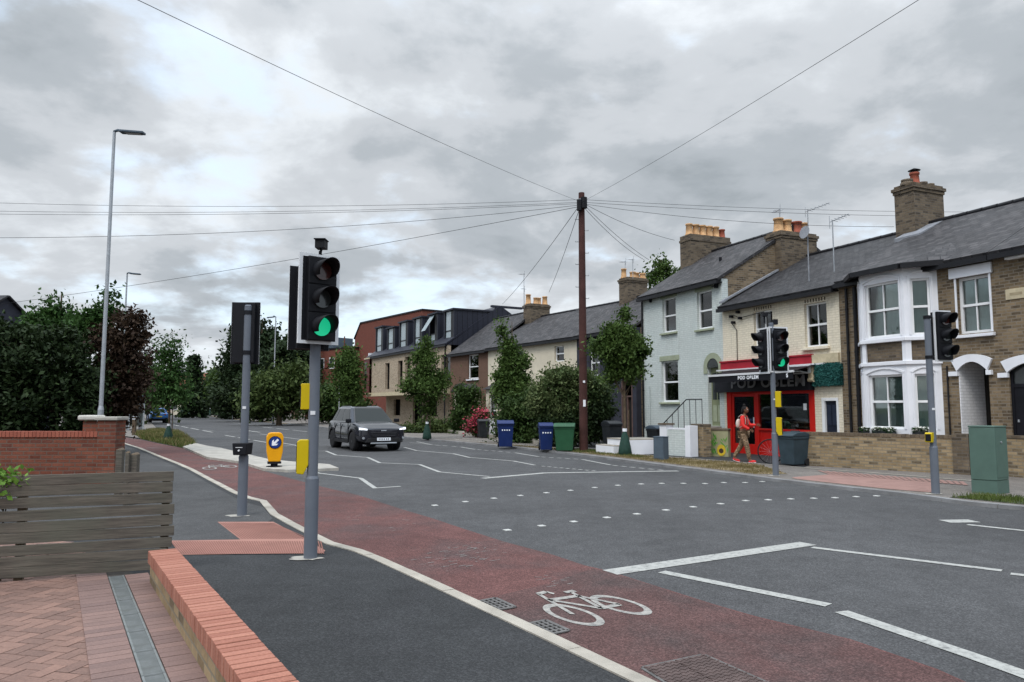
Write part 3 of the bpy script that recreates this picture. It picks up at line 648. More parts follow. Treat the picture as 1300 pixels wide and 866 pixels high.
for a, b in ((0, 0.49), (0.51, 1)):
    m = MB(); q = [l[0].lerp(l[1], a), l[0].lerp(l[1], b), l[3].lerp(l[2], b), l[3].lerp(l[2], a)]
    m.prism([(p.x, p.y, 0.006) for p in q], (0, 0, 0.010))
    for i in range(9):
        for j in range(16):
            u, v = (i+0.5)/9, (j+0.5)/16
            p = q[0].lerp(q[1], u).lerp(q[3].lerp(q[2], u), v)
            mm = Matrix.Translation((p.x, p.y, 0)) @ Matrix.Rotation(R(45 if (i+j) % 2 else -45), 4, 'Z')
            m.box(-0.02, 0.02, -0.006, 0.006, 0.016, 0.020, mm)
    m.build('cover_plate', mplain('iron_brown', (0.10, 0.072, 0.066), 0.7, 0.3, 8, metal=0.2, bump=0.3), t)
m = MB()
for i in range(4): strip(m, [l[i], l[(i+1) % 4]], 0.045, 0.013, 0.007)
m.build('cover_frame', M['castiron'], t)
# ------------------------------------------------------------------ houses
class House:
    """local frame: u along the front (left to right as seen), v back from the street, z up"""
    def __init__(s, name, label, A, B, cat='house', group=None, z=ZF):
        s.A = Vector((A[0], A[1], 0)); s.B = Vector((B[0], B[1], 0)); s.u = (s.B-s.A).normalized(); s.w = (s.B-s.A).length
        s.v = Vector((-s.u.y, s.u.x, 0)); s.e = thing(name, label, cat, (A[0], A[1], 0), math.atan2(s.u.y, s.u.x), group)
    def uz(s, px, py, v=0.0):
        d = ray(px, py); o = Vector((0, 0, CAMH)); P0 = s.A+s.v*v
        t = (P0-o).dot(s.v)/d.dot(s.v); p = o+d*t
        return (p-s.A).dot(s.u), p.z
    def rect(s, x0, y0, x1, y1, v=0.0):
        ym, xm = (y0+y1)/2, (x0+x1)/2
        return s.uz(x0, ym, v)[0], s.uz(x1, ym, v)[0], s.uz(xm, y1, v)[1], s.uz(xm, y0, v)[1]
    def part(s, name, mb, mat, parent=None, bevel=0, label=None): return mb.build(name, mat, parent or s.e, bevel, label)
def wallgrid(mb, u0, u1, z0, z1, holes, v0=0.0, v1=0.28):
    us = sorted({u0, u1, *[h[0] for h in holes], *[h[1] for h in holes]}); zs = sorted({z0, z1, *[h[2] for h in holes], *[h[3] for h in holes]})
    us = [x for x in us if u0-1e-6 <= x <= u1+1e-6]; zs = [x for x in zs if z0-1e-6 <= x <= z1+1e-6]
    for i in range(len(us)-1):
        j = 0
        while j < len(zs)-1:
            def inside(j): 
                c = ((us[i]+us[i+1])/2, (zs[j]+zs[j+1])/2); return any(h[0] < c[0] < h[1] and h[2] < c[1] < h[3] for h in holes)
            if inside(j): j += 1; continue
            k = j
            while k+1 < len(zs)-1 and not inside(k+1): k += 1
            mb.box(us[i], us[i+1], v0, v1, zs[j], zs[k+1]); j = k+1
def body(H, depth, ztop, mat, holes=(), side=None, left=True, right=True, name='wall', zb=-0.05):
    mb = MB(); wallgrid(mb, 0, H.w, zb, ztop, holes); H.part(name, mb, mat)
    m2 = MB()
    if left: m2.box(0.0, 0.25, 0.281, depth, zb, ztop)
    if right: m2.box(H.w-0.25, H.w, 0.281, depth, zb, ztop)
    m2.box(0.251, H.w-0.251, depth-0.25, depth, zb, ztop)
    H.part('side_wall', m2, side or mat)
    m3 = MB(); m3.box(0.26, H.w-0.26, 0.9, 1.0, 0, ztop-0.1); m3.box(0.26, H.w-0.26, 0.3, 0.9, ztop-0.2, ztop-0.1)
    H.part('interior', m3, M['dark'])
def bar(mb, u0, z0, u1, z1, v0, v1): mb.box(min(u0, u1), max(u0, u1), v0, v1, min(z0, z1), max(z0, z1))
def window(H, r, style='sash', recess=0.10, frame=None, cur='curtain', sill=None, lintel=None, fw=0.055, parent=None, mat=None, sillmat=None, vbars=0, midf=0.5, gm=None, xf=None, silld=0.10):
    u0, u1, z0, z1 = r; mat = mat or M['upvc']; mb = MB(); v0, v1 = recess, recess+0.07
    par = parent or H.e
    bar(mb, u0, z0, u0+fw, z1, v0, v1); bar(mb, u1-fw, z0, u1, z1, v0, v1)
    bar(mb, u0+fw, z1-fw, u1-fw, z1, v0, v1); bar(mb, u0+fw, z0, u1-fw, z0+fw, v0, v1)
    if style in ('sash', 'top'):
        zm = z0+(z1-z0)*midf; bar(mb, u0+fw, zm-0.03, u1-fw, zm+0.03, v0-0.01, v1-0.02)
    for k in range(vbars):
        uc = u0+(u1-u0)*(k+1)/(vbars+1); bar(mb, uc-0.014, z0+fw, uc+0.014, z1-fw, v0+0.01, v1-0.025)
    if xf: mb.v = [tuple(xf @ Vector(p)) for p in mb.v]
    w = mb.build('window', mat, par)
    g = MB(); g.box(u0+fw-0.005, u1-fw+0.005, v0+0.048, v0+0.056, z0+fw-0.005, z1-fw+0.005)
    if xf: g.v = [tuple(xf @ Vector(p)) for p in g.v]
    g.build('pane', gm or M['glass'], w)
    if cur:
        c = MB(); n = max(6, int((u1-u0)/0.05)); vv = []; 
        for i in range(n+1):
            uu = u0+0.01+(u1-u0-0.02)*i/n; dv = 0.012*math.sin(i*2.1)+0.006*math.sin(i*5.3+u0)
            vv += [(uu, v1+0.05+dv, z0+0.01), (uu, v1+0.05+dv, z1-0.01)]
        if xf: vv = [tuple(xf @ Vector(p)) for p in vv]
        c.idx(vv, [(2*i, 2*i+2, 2*i+3, 2*i+1) for i in range(n)], True); c.build('curtain', M[cur], w)
    if sill:
        s_ = MB(); s_.prism([(u0-0.09, -silld, z0-0.10), (u0-0.09, recess+0.04, z0-0.10), (u0-0.09, recess+0.04, z0-0.001), (u0-0.09, -silld, z0-0.03)], (u1-u0+0.18, 0, 0))
        if xf: s_.v = [tuple(xf @ Vector(p)) for p in s_.v]
        s_.build('sill', sill, w, 0.006)
    if lintel:
        l_ = MB(); l_.box(u0-0.10, u1+0.10, -0.02, 0.06, z1+0.001, z1+0.20); l_.build('lintel', lintel, w, 0.006)
    return w
def gable_roof(H, w0_, w1_, eave, ridge_v, ridge_z, depth, mat, over=0.18, t=0.10, name='roof', ridge=True, back_z=None):
    s = (ridge_z-eave)/(ridge_v); e_z = eave-s*over*0.0
    mb = MB(); nv = Vector((0, -s, 1)).normalized()*t
    p = [(w0_, -over, eave-s*over), (w0_, ridge_v, ridge_z)]
    def slab(a, b, nn):
        a0 = Vector((w0_, *a)); b0 = Vector((w0_, *b)); mb.prism([a0, b0, b0+nn, a0+nn], (w1_-w0_, 0, 0))
    slab((-over, eave-s*over+0.02), (ridge_v, ridge_z+0.02), nv)
    s2 = (ridge_z-eave)/(depth-ridge_v); n2 = Vector((0, s2, 1)).normalized()*t
    slab((ridge_v, ridge_z+0.02), (depth+over, eave-s2*over+0.02), n2)
    r = H.part(name, mb, mat)
    if ridge:
        m = MB(); k = w0_; 
        while k < w1_-0.05:
            e = min(k+0.44, w1_); m.tube([(k+0.01, ridge_v, ridge_z+0.13), (e-0.01, ridge_v, ridge_z+0.135)], 0.085, 8); k += 0.45
        m.build('ridge_tiles', M['gutter'], r)
    g = MB(); g.box(w0_, w1_, -over-0.10, -over+0.005, eave-s*over-0.09, eave-s*over+0.03); g.box(w0_, w1_, -over+0.006, -0.001, eave-s*over-0.06, eave-s*over-0.01)
    g.build('gutter', M['gutter'], r)
    return r
def gable_tri(H, u, th, eave, ridge_v, ridge_z, depth, mat, name='gable'):
    mb = MB(); mb.prism([(u, 0.0, eave), (u, depth, eave), (u, ridge_v, ridge_z)], (th, 0, 0)); return H.part(name, mb, mat)
def chimney(H, uc, vc, wu, wv, z0, z1, mat, pots, name='chimney', cap=0.09, courses=2, tall=0.42, style='row'):
    mb = MB(); mb.box(uc-wu/2, uc+wu/2, vc-wv/2, vc+wv/2, z0, z1-0.28)
    for k in range(courses):
        o = 0.03+0.035*k; mb.box(uc-wu/2-o, uc+wu/2+o, vc-wv/2-o, vc+wv/2+o, z1-0.28+0.10*k+0.001, z1-0.18+0.10*k)
    zt = z1-0.28+0.10*courses
    mb.box(uc-wu/2, uc+wu/2, vc-wv/2, vc+wv/2, zt+0.001, z1)
    c = H.part(name, mb, mat)
    for (du, dv, h, r, m) in pots:
        p = MB(); r = r*1.3; h = h*1.05; p.lathe([(r*1.15, z1-0.02), (r*1.15, z1+0.06), (r*0.95, z1+0.09), (r*0.82, z1+h-0.08), (r*0.98, z1+h-0.06), (r*1.0, z1+h), (r*0.75, z1+h), (r*0.7, z1+h-0.15)], 14, (uc+du, vc+dv))
        p.build('chimney_pot', M[m], c)
    return c
def aerial(H, p, h=1.3, ang=0.3, n=6, L=0.9):
    x, y, z = p; mb = MB(); mb.tube([(x, y, z), (x, y, z+h)], 0.018, 6)
    ca, sa = math.cos(ang), math.sin(ang)
    mb.tube([(x-ca*0.1, y-sa*0.1, z+h-0.05), (x+ca*L, y+sa*L, z+h+0.08)], 0.012, 6)
    for i in range(n):
        q = L*(i+0.6)/n; l = 0.18-0.012*i; c = (x+ca*q, y+sa*q, z+h-0.03+0.11*i/n)
        mb.tube([(c[0]+sa*l, c[1]-ca*l, c[2]), (c[0]-sa*l, c[1]+ca*l, c[2])], 0.008, 5)
    mb.tube([(x-ca*0.1, y-sa*0.1, z+h-0.25), (x-ca*0.1, y-sa*0.1, z+h+0.15)], 0.01, 5)
    return H.part('aerial', mb, M['galv'])
def downpipe(H, u, v, z0, z1, r=0.04, mat=None, name='downpipe'):
    mb = MB(); mb.tube([(u, v-0.06, z0), (u, v-0.06, z1)], r, 8)
    for k in range(4):
        z = z0+(z1-z0)*(k+0.5)/4; mb.cyl((u, v-0.06, z-0.03), (u, v-0.06, z+0.03), r*1.25, n=8)
    return H.part(name, mb, mat or M['gutter'])
S = 1.0
P_b0, P_b1 = (5.5*S, 31*S), (7.52*S, 26.3*S)
fdir = Vector((P_b1[0]-P_b0[0], P_b1[1]-P_b0[1], 0)).normalized()
def on_line(px):         # point of the terrace's front line seen at image column px (at eye level)
    k = (px-650)/FPX/math.cos(PITCH)*1.0
    x0, y0 = P_b1
    t = (k*y0-x0)/(fdir.x-k*fdir.y); return (x0+fdir.x*t, y0+fdir.y*t)
P_s1 = on_line(1067); P_w1 = on_line(1267)
P_n1 = (P_w1[0]+fdir.x*5.2, P_w1[1]+fdir.y*5.2)

# ---- pale blue house
Hb = House('blue_terraced_house', 'pale blue painted brick house with sage green lintels, left of the red shop', P_b0, P_b1)
ez = Hb.uz(864, 366)[1]
w1r = Hb.rect(841, 378, 858, 421.5); w2r = Hb.rect(885, 369, 904, 417); w3r = Hb.rect(840, 458, 861, 510)
dr = Hb.rect(899, 466, 919.5, 541)
du0, du1 = dr[0], min(dr[1], Hb.w-0.25); dr = (du0, du1, dr[2], dr[3])
body(Hb, 7.0, ez, M['bluepaint'], [w1r, w2r, w3r, dr], side=M['gault'])
for r_, cu in ((w1r, 'curtain'), (w2r, None), (w3r, 'blind')):
    window(Hb, r_, sill=M['greenstone'], lintel=M['greenstone'], cur=cu, midf=0.48)
# arched doorway: sage surround, tympanum, door
rr = (du1-du0)/2; uc = (du0+du1)/2; zt = dr[3]
mb = MB()
n = 16
for i in range(n):
    a0, a1 = math.pi*i/n, math.pi*(i+1)/n
    mb.prism([(uc+rr*math.cos(a0), -0.03, zt+rr*math.sin(a0)), (uc+(rr+0.20)*math.cos(a0), -0.03, zt+(rr+0.20)*math.sin(a0)), (uc+(rr+0.20)*math.cos(a1), -0.03, zt+(rr+0.20)*math.sin(a1)), (uc+rr*math.cos(a1), -0.03, zt+rr*math.sin(a1))], (0, 0.025, 0))
mb.box(uc-rr-0.20, uc-rr, -0.03, -0.005, zt-0.22, zt); mb.box(uc+rr, uc+rr+0.20, -0.03, -0.005, zt-0.22, zt)
Hb.part('door_surround', mb, M['greenstone'])
mb = MB(); mb.face([(uc+rr*math.cos(math.pi*i/n), -0.008, zt+rr*math.sin(math.pi*i/n)) for i in range(n+1)]); Hb.part('fanlight', mb, M['lens'])
mb = MB(); mb.box(du0+0.005, du1-0.005, 0.16, 0.21, dr[2], zt-0.02)
door = Hb.part('door', mb, M['sagepaint'])
mb = MB()
for a_, b_ in ((0.12, 0.46), (0.54, 0.88)):
    x0, x1 = du0+(du1-du0)*a_, du0+(du1-du0)*b_
    mb.box(x0, x1, 0.15, 0.159, dr[2]+0.95, zt-0.2)
mb.build('door_glass', M['lens'], door)
mb = MB()
for a_, b_ in ((0.12, 0.46), (0.54, 0.88)):
    x0, x1 = du0+(du1-du0)*a_, du0+(du1-du0)*b_
    mb.box(x0, x1, 0.145, 0.159, dr[2]+0.15, dr[2]+0.75)
mb.build('door_panel', M['greenstone'], door, 0.01)
rz = ez+2.05
gable_roof(Hb, -0.05, Hb.w+0.05, ez, 3.4, rz, 7.0, M['slate'])
gable_tri(Hb, 0.0, 0.24, ez, 3.4, rz, 7.0, M['gault']); gable_tri(Hb, Hb.w-0.24, 0.24, ez, 3.4, rz, 7.0, M['gault'])
zc1 = D(995, 303, 27.0).z
chimney(Hb, Hb.w-0.05, 3.4, 0.75, 1.75, ez, Hb.uz(1010, 296, 3.4)[1], M['gaultdark'], [(0, -0.62, 0.52, 0.15, 'pot'), (0, -0.2, 0.5, 0.14, 'pot'), (0.05, 0.22, 0.46, 0.16, 'potred'), (0, 0.62, 0.46, 0.14, 'pot')], courses=2)
chimney(Hb, 0.05, 3.3, 0.75, 2.15, ez, Hb.uz(885, 306, 3.4)[1], M['gaultdark'], [(0, -0.85+0.36*i, 0.5, 0.125, 'pot') for i in range(5)]+[(0, 0.93, 0.42, 0.11, 'potred')], courses=1)
zz = Hb.uz(1010, 296, 3.4)[1]
aerial(Hb, (Hb.w-0.2, 3.0, zz-0.2), 1.2, 2.6); aerial(Hb, (Hb.w+0.3, 3.9, zz-0.8), 1.7, 0.2)
downpipe(Hb, 0.06, 0.0, 0.1, ez-0.2); downpipe(Hb, 0.5, 0.0, 0.1, Hb.uz(830, 490)[1], 0.02, M['bluepaint'], 'pipe')
mb = MB(); mb.box(-0.01, Hb.w-1.5, -0.06, -0.002, -0.05, 0.75); Hb.part('plinth', mb, M['bluepaint'])
mb = MB(); u_, z_ = Hb.uz(911, 363); mb.box(u_-0.06, u_+0.06, -0.12, -0.01, z_-0.08, z_+0.06); mb.tube([(u_, -0.05, z_), (u_, -0.3, z_-0.05)], 0.02); Hb.part('wall_lamp', mb, M['black'])
u_, z_ = Hb.uz(827, 380); mb = MB(); mb.box(u_-0.04, u_+0.04, -0.10, -0.01, z_-0.14, z_+0.1); Hb.part('cable_bracket', mb, M['black'])
mb = MB(); r2 = random.Random(1)
uv_, zv_ = Hb.uz(938, 325, 1.6)
mb.cyl((uv_-1.2, 1.7, ez+0.95), (uv_-1.2, 1.7, ez+1.3), 0.06, n=10); Hb.part('vent_pipe', mb, M['black'])

# ---- cream house with the shop
Hs = House('cream_house_with_red_shop', 'cream painted brick terraced house with red takeaway shopfront and black awning', P_b1, P_s1)
es = Hs.uz(990, 377)[1]
a1 = Hs.rect(957, 394, 981, 440); a2 = Hs.rect(1021.5, 384, 1050, 440)

shop_u1 = Hs.uz(1034, 500)[0]; sz1 = Hs.uz(985, 497)[1]
dor2 = Hs.rect(1045, 505, 1065.5, 560)
holes = [a1, a2, (0.12, shop_u1, -0.05, sz1+0.3), (dor2[0], dor2[1], -0.05, dor2[3])]
body(Hs, 7.2, es, M['cream'], holes, side=M['gault'])
window(Hs, a1, vbars=1, sill=M['cream'], cur='blind'); window(Hs, a2, vbars=1, sill=M['cream'], cur='blind')
for a_ in (a1, a2):       # blackened brick arches above the windows
    mb = MB()
    for i in range(8):
        x = a_[0]+(a_[1]-a_[0])*(i+0.3)/8; mb.box(x, x+0.045, -0.006, 0.02, a_[3]+0.03, a_[3]+0.13)
    Hs.part('window_arch', mb, M['gaultdark'])
gable_roof(Hs, 0.02, Hs.w+0.0, es, 3.8, Hs.uz(1042, 322, 3.8)[1]-0.1, 7.2, M['slatedark'], over=0.2)
# flashing up the blue gable
mb = MB(); s_ = (Hs.uz(1042, 322, 3.8)[1]-0.1-es)/3.8
mb.prism([(0.03, -0.15, es+0.13), (0.03, 3.7, es+0.13+s_*3.75), (0.03, 3.7, es+0.20+s_*3.75), (0.03, -0.15, es+0.2)], (0.14, 0, 0)); Hs.part('flashing', mb, M['lead'])
# brick strip and downpipes next to the bay house
aerial(Hs, (Hs.w-1.15, 1.1, es+0.6), 1.75, 0.2, 5, 0.55)
mb = MB(); mb.tube([(Hs.w-1.7, 0.6, es+0.35), (Hs.w-1.7, 0.6, es+1.9)], 0.022); 
mb.lathe([(0.02, 0.0), (0.14, 0.02), (0.2, 0.06), (0.21, 0.07)], 16, M=Matrix.Translation((Hs.w-1.66, 0.5, es+2.0)) @ Matrix.Rotation(R(80), 4, 'X') @ Matrix.Rotation(R(0), 4, 'Z')); Hs.part('satellite_dish', mb, M['lead'])
# cable knot and brackets at the left top corner
mb = MB(); u_, z_ = Hs.uz(930, 402)
for k, (a_, b_) in enumerate(((0, 0), (0.35, 0.12), (0.1, -0.22), (0.45, -0.1))):
    mb.box(u_+a_-0.04, u_+a_+0.05, -0.13, -0.005, z_+b_-0.05, z_+b_+0.04)
mb.tube([(u_, -0.08, z_), (u_+0.2, -0.12, z_+0.02), (u_+0.45, -0.08, z_-0.1), (u_+1.6, -0.04, z_-0.02)], 0.012); mb.tube([(u_, -0.08, z_-0.2), (u_+0.22, -0.02, z_-0.5), (u_+0.2, -0.02, z_-2.6)], 0.012)
Hs.part('cable_brackets', mb, M['black'])
# bands over the shop
b0 = Hs.uz(985, 466)[1]; b1 = Hs.uz(985, 455.5)[1]
mb = MB(); mb.box(-0.05, shop_u1+0.02, -0.10, -0.002, b0, b1); Hs.part('fascia_band', mb, M['maroon'], bevel=0.01)
mb = MB(); mb.box(-0.07, shop_u1+0.03, -0.13, -0.002, b1+0.001, b1+0.05); Hs.part('band_lip', mb, M['maroon'])
mb = MB(); mb.box(shop_u1+0.03, Hs.w-0.02, -0.09, -0.002, b0+0.02, b1+0.02); Hs.part('fascia_band', mb, M['stone'], label='cream end of the band over the side door')
# console bracket
mb = MB(); cz = Hs.uz(1034, 474)[1]; mb.box(shop_u1-0.02, shop_u1+0.16, -0.22, -0.002, cz-0.25, cz+0.22); mb.tube([(shop_u1-0.03, -0.17, cz-0.2), (shop_u1+0.17, -0.17, cz-0.2)], 0.07, 10); Hs.part('console_bracket', mb, M['stone'], bevel=0.02)
# sign board
f0 = Hs.uz(985, 496.5)[1]; f1 = b0-0.12
mb = MB(); mb.prism([(-0.28, -0.22, f0), (-0.28, -0.003, f0), (-0.28, -0.003, f1), (-0.28, -0.12, f1)], (shop_u1+0.30, 0, 0)); sg = Hs.part('sign_board', mb, M['black'])
def text(H, s, u, v, z, size, mat, parent, ext=0.01, tilt=0.0, name='lettering', sx_=1.0, off=0.0):
    c = bpy.data.curves.new(name, 'FONT'); c.body = s; c.size = size; c.extrude = ext; c.align_x = 'LEFT'; c.align_y = 'CENTER'; c.offset = off; c.space_character = 1.15
    c.materials.append(mat); o0 = bpy.data.objects.new(name, c); COL.objects.link(o0); bpy.context.view_layer.update()
    me = bpy.data.meshes.new_from_object(o0.evaluated_get(bpy.context.evaluated_depsgraph_get())); bpy.data.objects.remove(o0)
    o = bpy.data.objects.new(name, me); COL.objects.link(o); o.parent = parent
    o.location = (u, v, z); o.rotation_euler = (math.pi/2-tilt, 0, 0); o.scale = (sx_, 1, 1); return o
lh = (f1-f0)
ul, zl = Hs.uz(928, 491, -0.2); ur = Hs.uz(1021, 485, -0.2)[0]
to = text(Hs, 'POD OBLEM', Hs.uz(928, 491, -0.2)[0], -0.205, (f0+f1)/2-0.05, lh*0.72, M['lettergrey'], sg, 0.012, 0.0, off=0.012)
bpy.context.view_layer.update(); to.scale.x = (ur-ul)/max(0.1, to.dimensions.x)
# awning
av = -1.05
aul, azl = Hs.uz(900, 477, av); aur, azr = Hs.uz(1007, 472, av); az = (azl+azr)/2
aul2 = Hs.uz(913.5, 467, -0.02)[0]
at_ = b0-0.02
mb = MB(); mb.prism([(aul, av, az), (aur, av, az), (aur, -0.12, at_), (aul, -0.12, at_)], Vector((0, 0.012, 0.012)))
aw = Hs.part('awning', mb, M['black'])
mb = MB(); mb.box(aul-0.02, aur+0.02, av-0.03, av+0.02, az-0.03, az+0.035); mb.build('front_bar', M['sigwhite'], aw)
mb = MB(); mb.box(aul, aur, av-0.008, av+0.0, az-0.23, az-0.031); va = mb.build('valance', M['black'], aw)
mb = MB(); mb.box(aul2, aur+0.3, -0.17, -0.101, at_-0.01, at_+0.04); mb.build('top_rail', M['sigwhite'], aw)
for uu in (aul+0.25, aur-0.25): mb = MB(); mb.tube([(uu, -0.14, at_-0.25), (uu+0.05, -0.6, az+0.02), (uu, av, az-0.01)], 0.018); mb.build('awning_arm', M['sigwhite'], aw)
vu0, vz0 = Hs.uz(937, 480.5, av); vu1 = Hs.uz(963, 479.5, av)[0]
t2 = text(Hs, 'POD OBLEM', vu0, av-0.012, az-0.12, 0.15, M['signwhite'], aw, 0.002, off=0.006); bpy.context.view_layer.update(); t2.scale.x = (vu1-vu0)/max(0.05, t2.dimensions.x)
vu0, vz0 = Hs.uz(998.5, 478, av); t3 = text(Hs, 'S', vu0, av-0.012, az-0.12, 0.16, M['signwhite'], aw, 0.002, off=0.006)
# right end of a folded second awning
mb = MB(); uu0, zz0 = Hs.uz(1004, 461, -0.25); uu1 = Hs.uz(1028, 459, -0.25)[0]
mb.box(uu0, uu1, -0.30, -0.2, b0-0.06, b0-0.02); mb.box(uu1-0.05, uu1, -0.3, -0.1, b0-0.26, b0-0.06); mb.box(uu0, uu1-0.06, -0.28, -0.12, b0-0.28, b0-0.235); Hs.part('awning_cassette', mb, M['sigwhite'])
# shopfront joinery (red)
ds = Hs.rect(927, 500, 961.5, 578, 0.02); wnd = Hs.rect(964.5, 500, 1028, 545, 0.02)
mb = MB(); zb_ = 0.06
bar(mb, 0.12, zb_, ds[0]+0.10, sz1+0.3, 0.0, 0.1); bar(mb, ds[1]-0.04, zb_, ds[1]+0.10, sz1+0.3, 0.0, 0.1); bar(mb, wnd[1], zb_, shop_u1, sz1+0.3, 0.0, 0.1)
bar(mb, ds[0]+0.10, sz1-0.02, ds[1]-0.04, sz1+0.3, 0.0, 0.1); bar(mb, ds[1]+0.10, wnd[3], wnd[1], sz1+0.3, 0.0, 0.1)
bar(mb, ds[1]+0.10, zb_, wnd[1], wnd[2]-0.06, 0.03, 0.1); bar(mb, ds[1]+0.101, wnd[2]-0.06, wnd[1]-0.001, wnd[2], -0.04, 0.12)
bar(mb, ds[1]+0.18, zb_+0.2, ds[1]+0.24, wnd[2]-0.08, 0.015, 0.029); 
sf = Hs.part('shopfront', mb, M['red'], bevel=0.006)
mb = MB(); g0, g1 = ds[0]+0.10, ds[1]-0.04; zt_ = sz1-0.03
for q in ((g0, g0+0.11, zb_, zt_), (g1-0.11, g1, zb_, zt_), (g0+0.11, g1-0.11, zb_, zb_+0.34), (g0+0.11, g1-0.11, zt_-0.12, zt_), (g0+0.11, g1-0.11, 0.95, 1.03)): bar(mb, q[0], q[2], q[1], q[3], 0.03, 0.08)
dd_ = Hs.part('shop_door', mb, M['red'], bevel=0.005)
mb = MB(); mb.box(g0+0.1, g1-0.1, 0.05, 0.056, zb_+0.33, zt_-0.11); mb.build('pane', M['glassd'], dd_)
mb = MB(); mb.box(g1-0.10, g1-0.06, -0.03, 0.0, 0.95, 1.3); mb.build('door_handle', M['sigwhite'], dd_, 0.008)
mb = MB(); mb.box(ds[1]+0.10, wnd[1], 0.06, 0.066, wnd[2], wnd[3]); sw = Hs.part('shop_window', mb, M['glassd'])
r2 = random.Random(5); mb = MB()
for k in range(3): mb.box(ds[1]+0.15, wnd[1]-0.1, 0.5, 0.8, 1.15+0.42*k, 1.18+0.42*k)
mb.build('shelf', mplain('shelf_grey', (0.2, 0.19, 0.17), 0.6), sw)
for k, (c, w_) in enumerate((((0.5, 0.4, 0.25), .28), ((0.6, 0.6, 0.6), .10), ((0.12, 0.12, 0.13), .3), ((0.3, 0.1, 0.05), .15), ((0.55, 0.5, 0.4), .2))):
    mb = MB(); x = ds[1]+0.5+k*0.45; mb.lathe([(w_*.4, 0.98), (w_*.5, 1.02), (w_*.42, 1.16), (w_*.2, 1.2)], 12, (x, 0.32)); mb.build('counter_goods', mplain('goods%d' % k, c, 0.6), sw)
mb = MB(); mb.box(wnd[1]-0.28, wnd[1]-0.15, 0.045, 0.059, 1.55, 1.75); mb.build('notice', M['signwhite'], sw)
mb = MB(); mb.box(0.3, shop_u1-0.1, 0.25, 0.62, 0.06, 0.97); mb.build('counter', M['dark'], sw)
# side door with white frame, artificial teal foliage hood above
u0, u1, _, z1 = dor2
mb = MB(); bar(mb, u0-0.02, 0.1, u0+0.09, z1, -0.02, 0.1); bar(mb, u1-0.07, 0.1, u1+0.0, z1, -0.02, 0.1); bar(mb, u0-0.02, z1-0.09, u1, z1+0.001, -0.025, 0.1); sd = Hs.part('side_door_frame', mb, M['upvc'])
mb = MB(); bar(mb, u0+0.09, 0.1, u1-0.07, z1-0.09, 0.05, 0.1)
sd2 = Hs.part('side_door', mb, mplain('navy_door', (0.012, 0.016, 0.03), 0.4)); mb = MB()
for a_, b_ in ((0.2, 0.46), (0.54, 0.8)):
    for c_, d_ in ((0.35, 0.9), (1.1, 1.7)): bar(mb, u0+(u1-u0)*a_, c_, u0+(u1-u0)*b_, d_, 0.035, 0.049)
mb.build('door_panel', mplain('navy_panel', (0.02, 0.026, 0.045), 0.35), sd2, 0.008)
q = Hs.rect(1035, 461, 1067.5, 490); fol = MB(); r2 = random.Random(11)
for k in range(2600):
    x, z = r2.uniform(q[0]+0.02, q[1]+0.1), r2.uniform(q[2], q[3]-0.02); y = -0.03-0.15*r2.random()
    a = r2.uniform(0, 6.28); l = r2.uniform(0.03, 0.05); ca, sa = math.cos(a)*l, math.sin(a)*l; tz = r2.uniform(-0.03, 0.03)
    fol.face([(x-ca, y, z-sa), (x+sa*0.4, y-0.02, z-ca*0.4+tz), (x+ca, y-0.01, z+sa+tz), (x-sa*0.4, y-0.02, z+ca*0.4)])
Hs.part('foliage_hood', fol, mleaf('teal_leaves', (0.015, 0.075, 0.075), (0.05, 0.20, 0.17)))
mb = MB(); mb.box(q[0], q[1]+0.1, -0.03, -0.003, q[2], q[3]-0.04); Hs.part('hood_backing', mb, mplain('teal_back', (0.01, 0.04, 0.04), 0.8))

# ---- brick house with the white bay
Hw = House('brick_house_with_white_bay', 'brown brick house with tall white painted bay window and arched white porch', P_s1, P_w1)
ew = Hw.uz(1067, 362)[1]+0.06
uR = Hw.w
win = Hw.rect(1215.5, 350, 1257, 423)
bl = Hw.uz(1093, 460)[0]; br_ = Hw.uz(1196, 480)[0]; bd = 0.55
dp = Hw.rect(1219.5, 468, 1258, 583)
body(Hw, 7.6, ew, M['gault'], [win, (bl+0.3, br_-0.3, 0.5, ew-0.3), (dp[0], dp[1], -0.05, dp[3]+0.16)], right=False)
window(Hw, win, vbars=1, sill=M['render'], cur='curtain', fw=0.07)
mb = MB(); mb.box(win[0]-0.16, win[1]+0.10, -0.06, 0.05, win[3]+0.0, win[3]+0.26); Hw.part('lintel', mb, M['render'], bevel=0.01)
mb = MB(); mb.box(win[0]-0.05, win[0]-0.001, -0.02, 0.1, win[2], win[3]+0.04); mb.box(win[1]+0.001, win[1]+0.05, -0.02, 0.1, win[2], win[3]+0.04); Hw.part('window_surround', mb, M['render'])
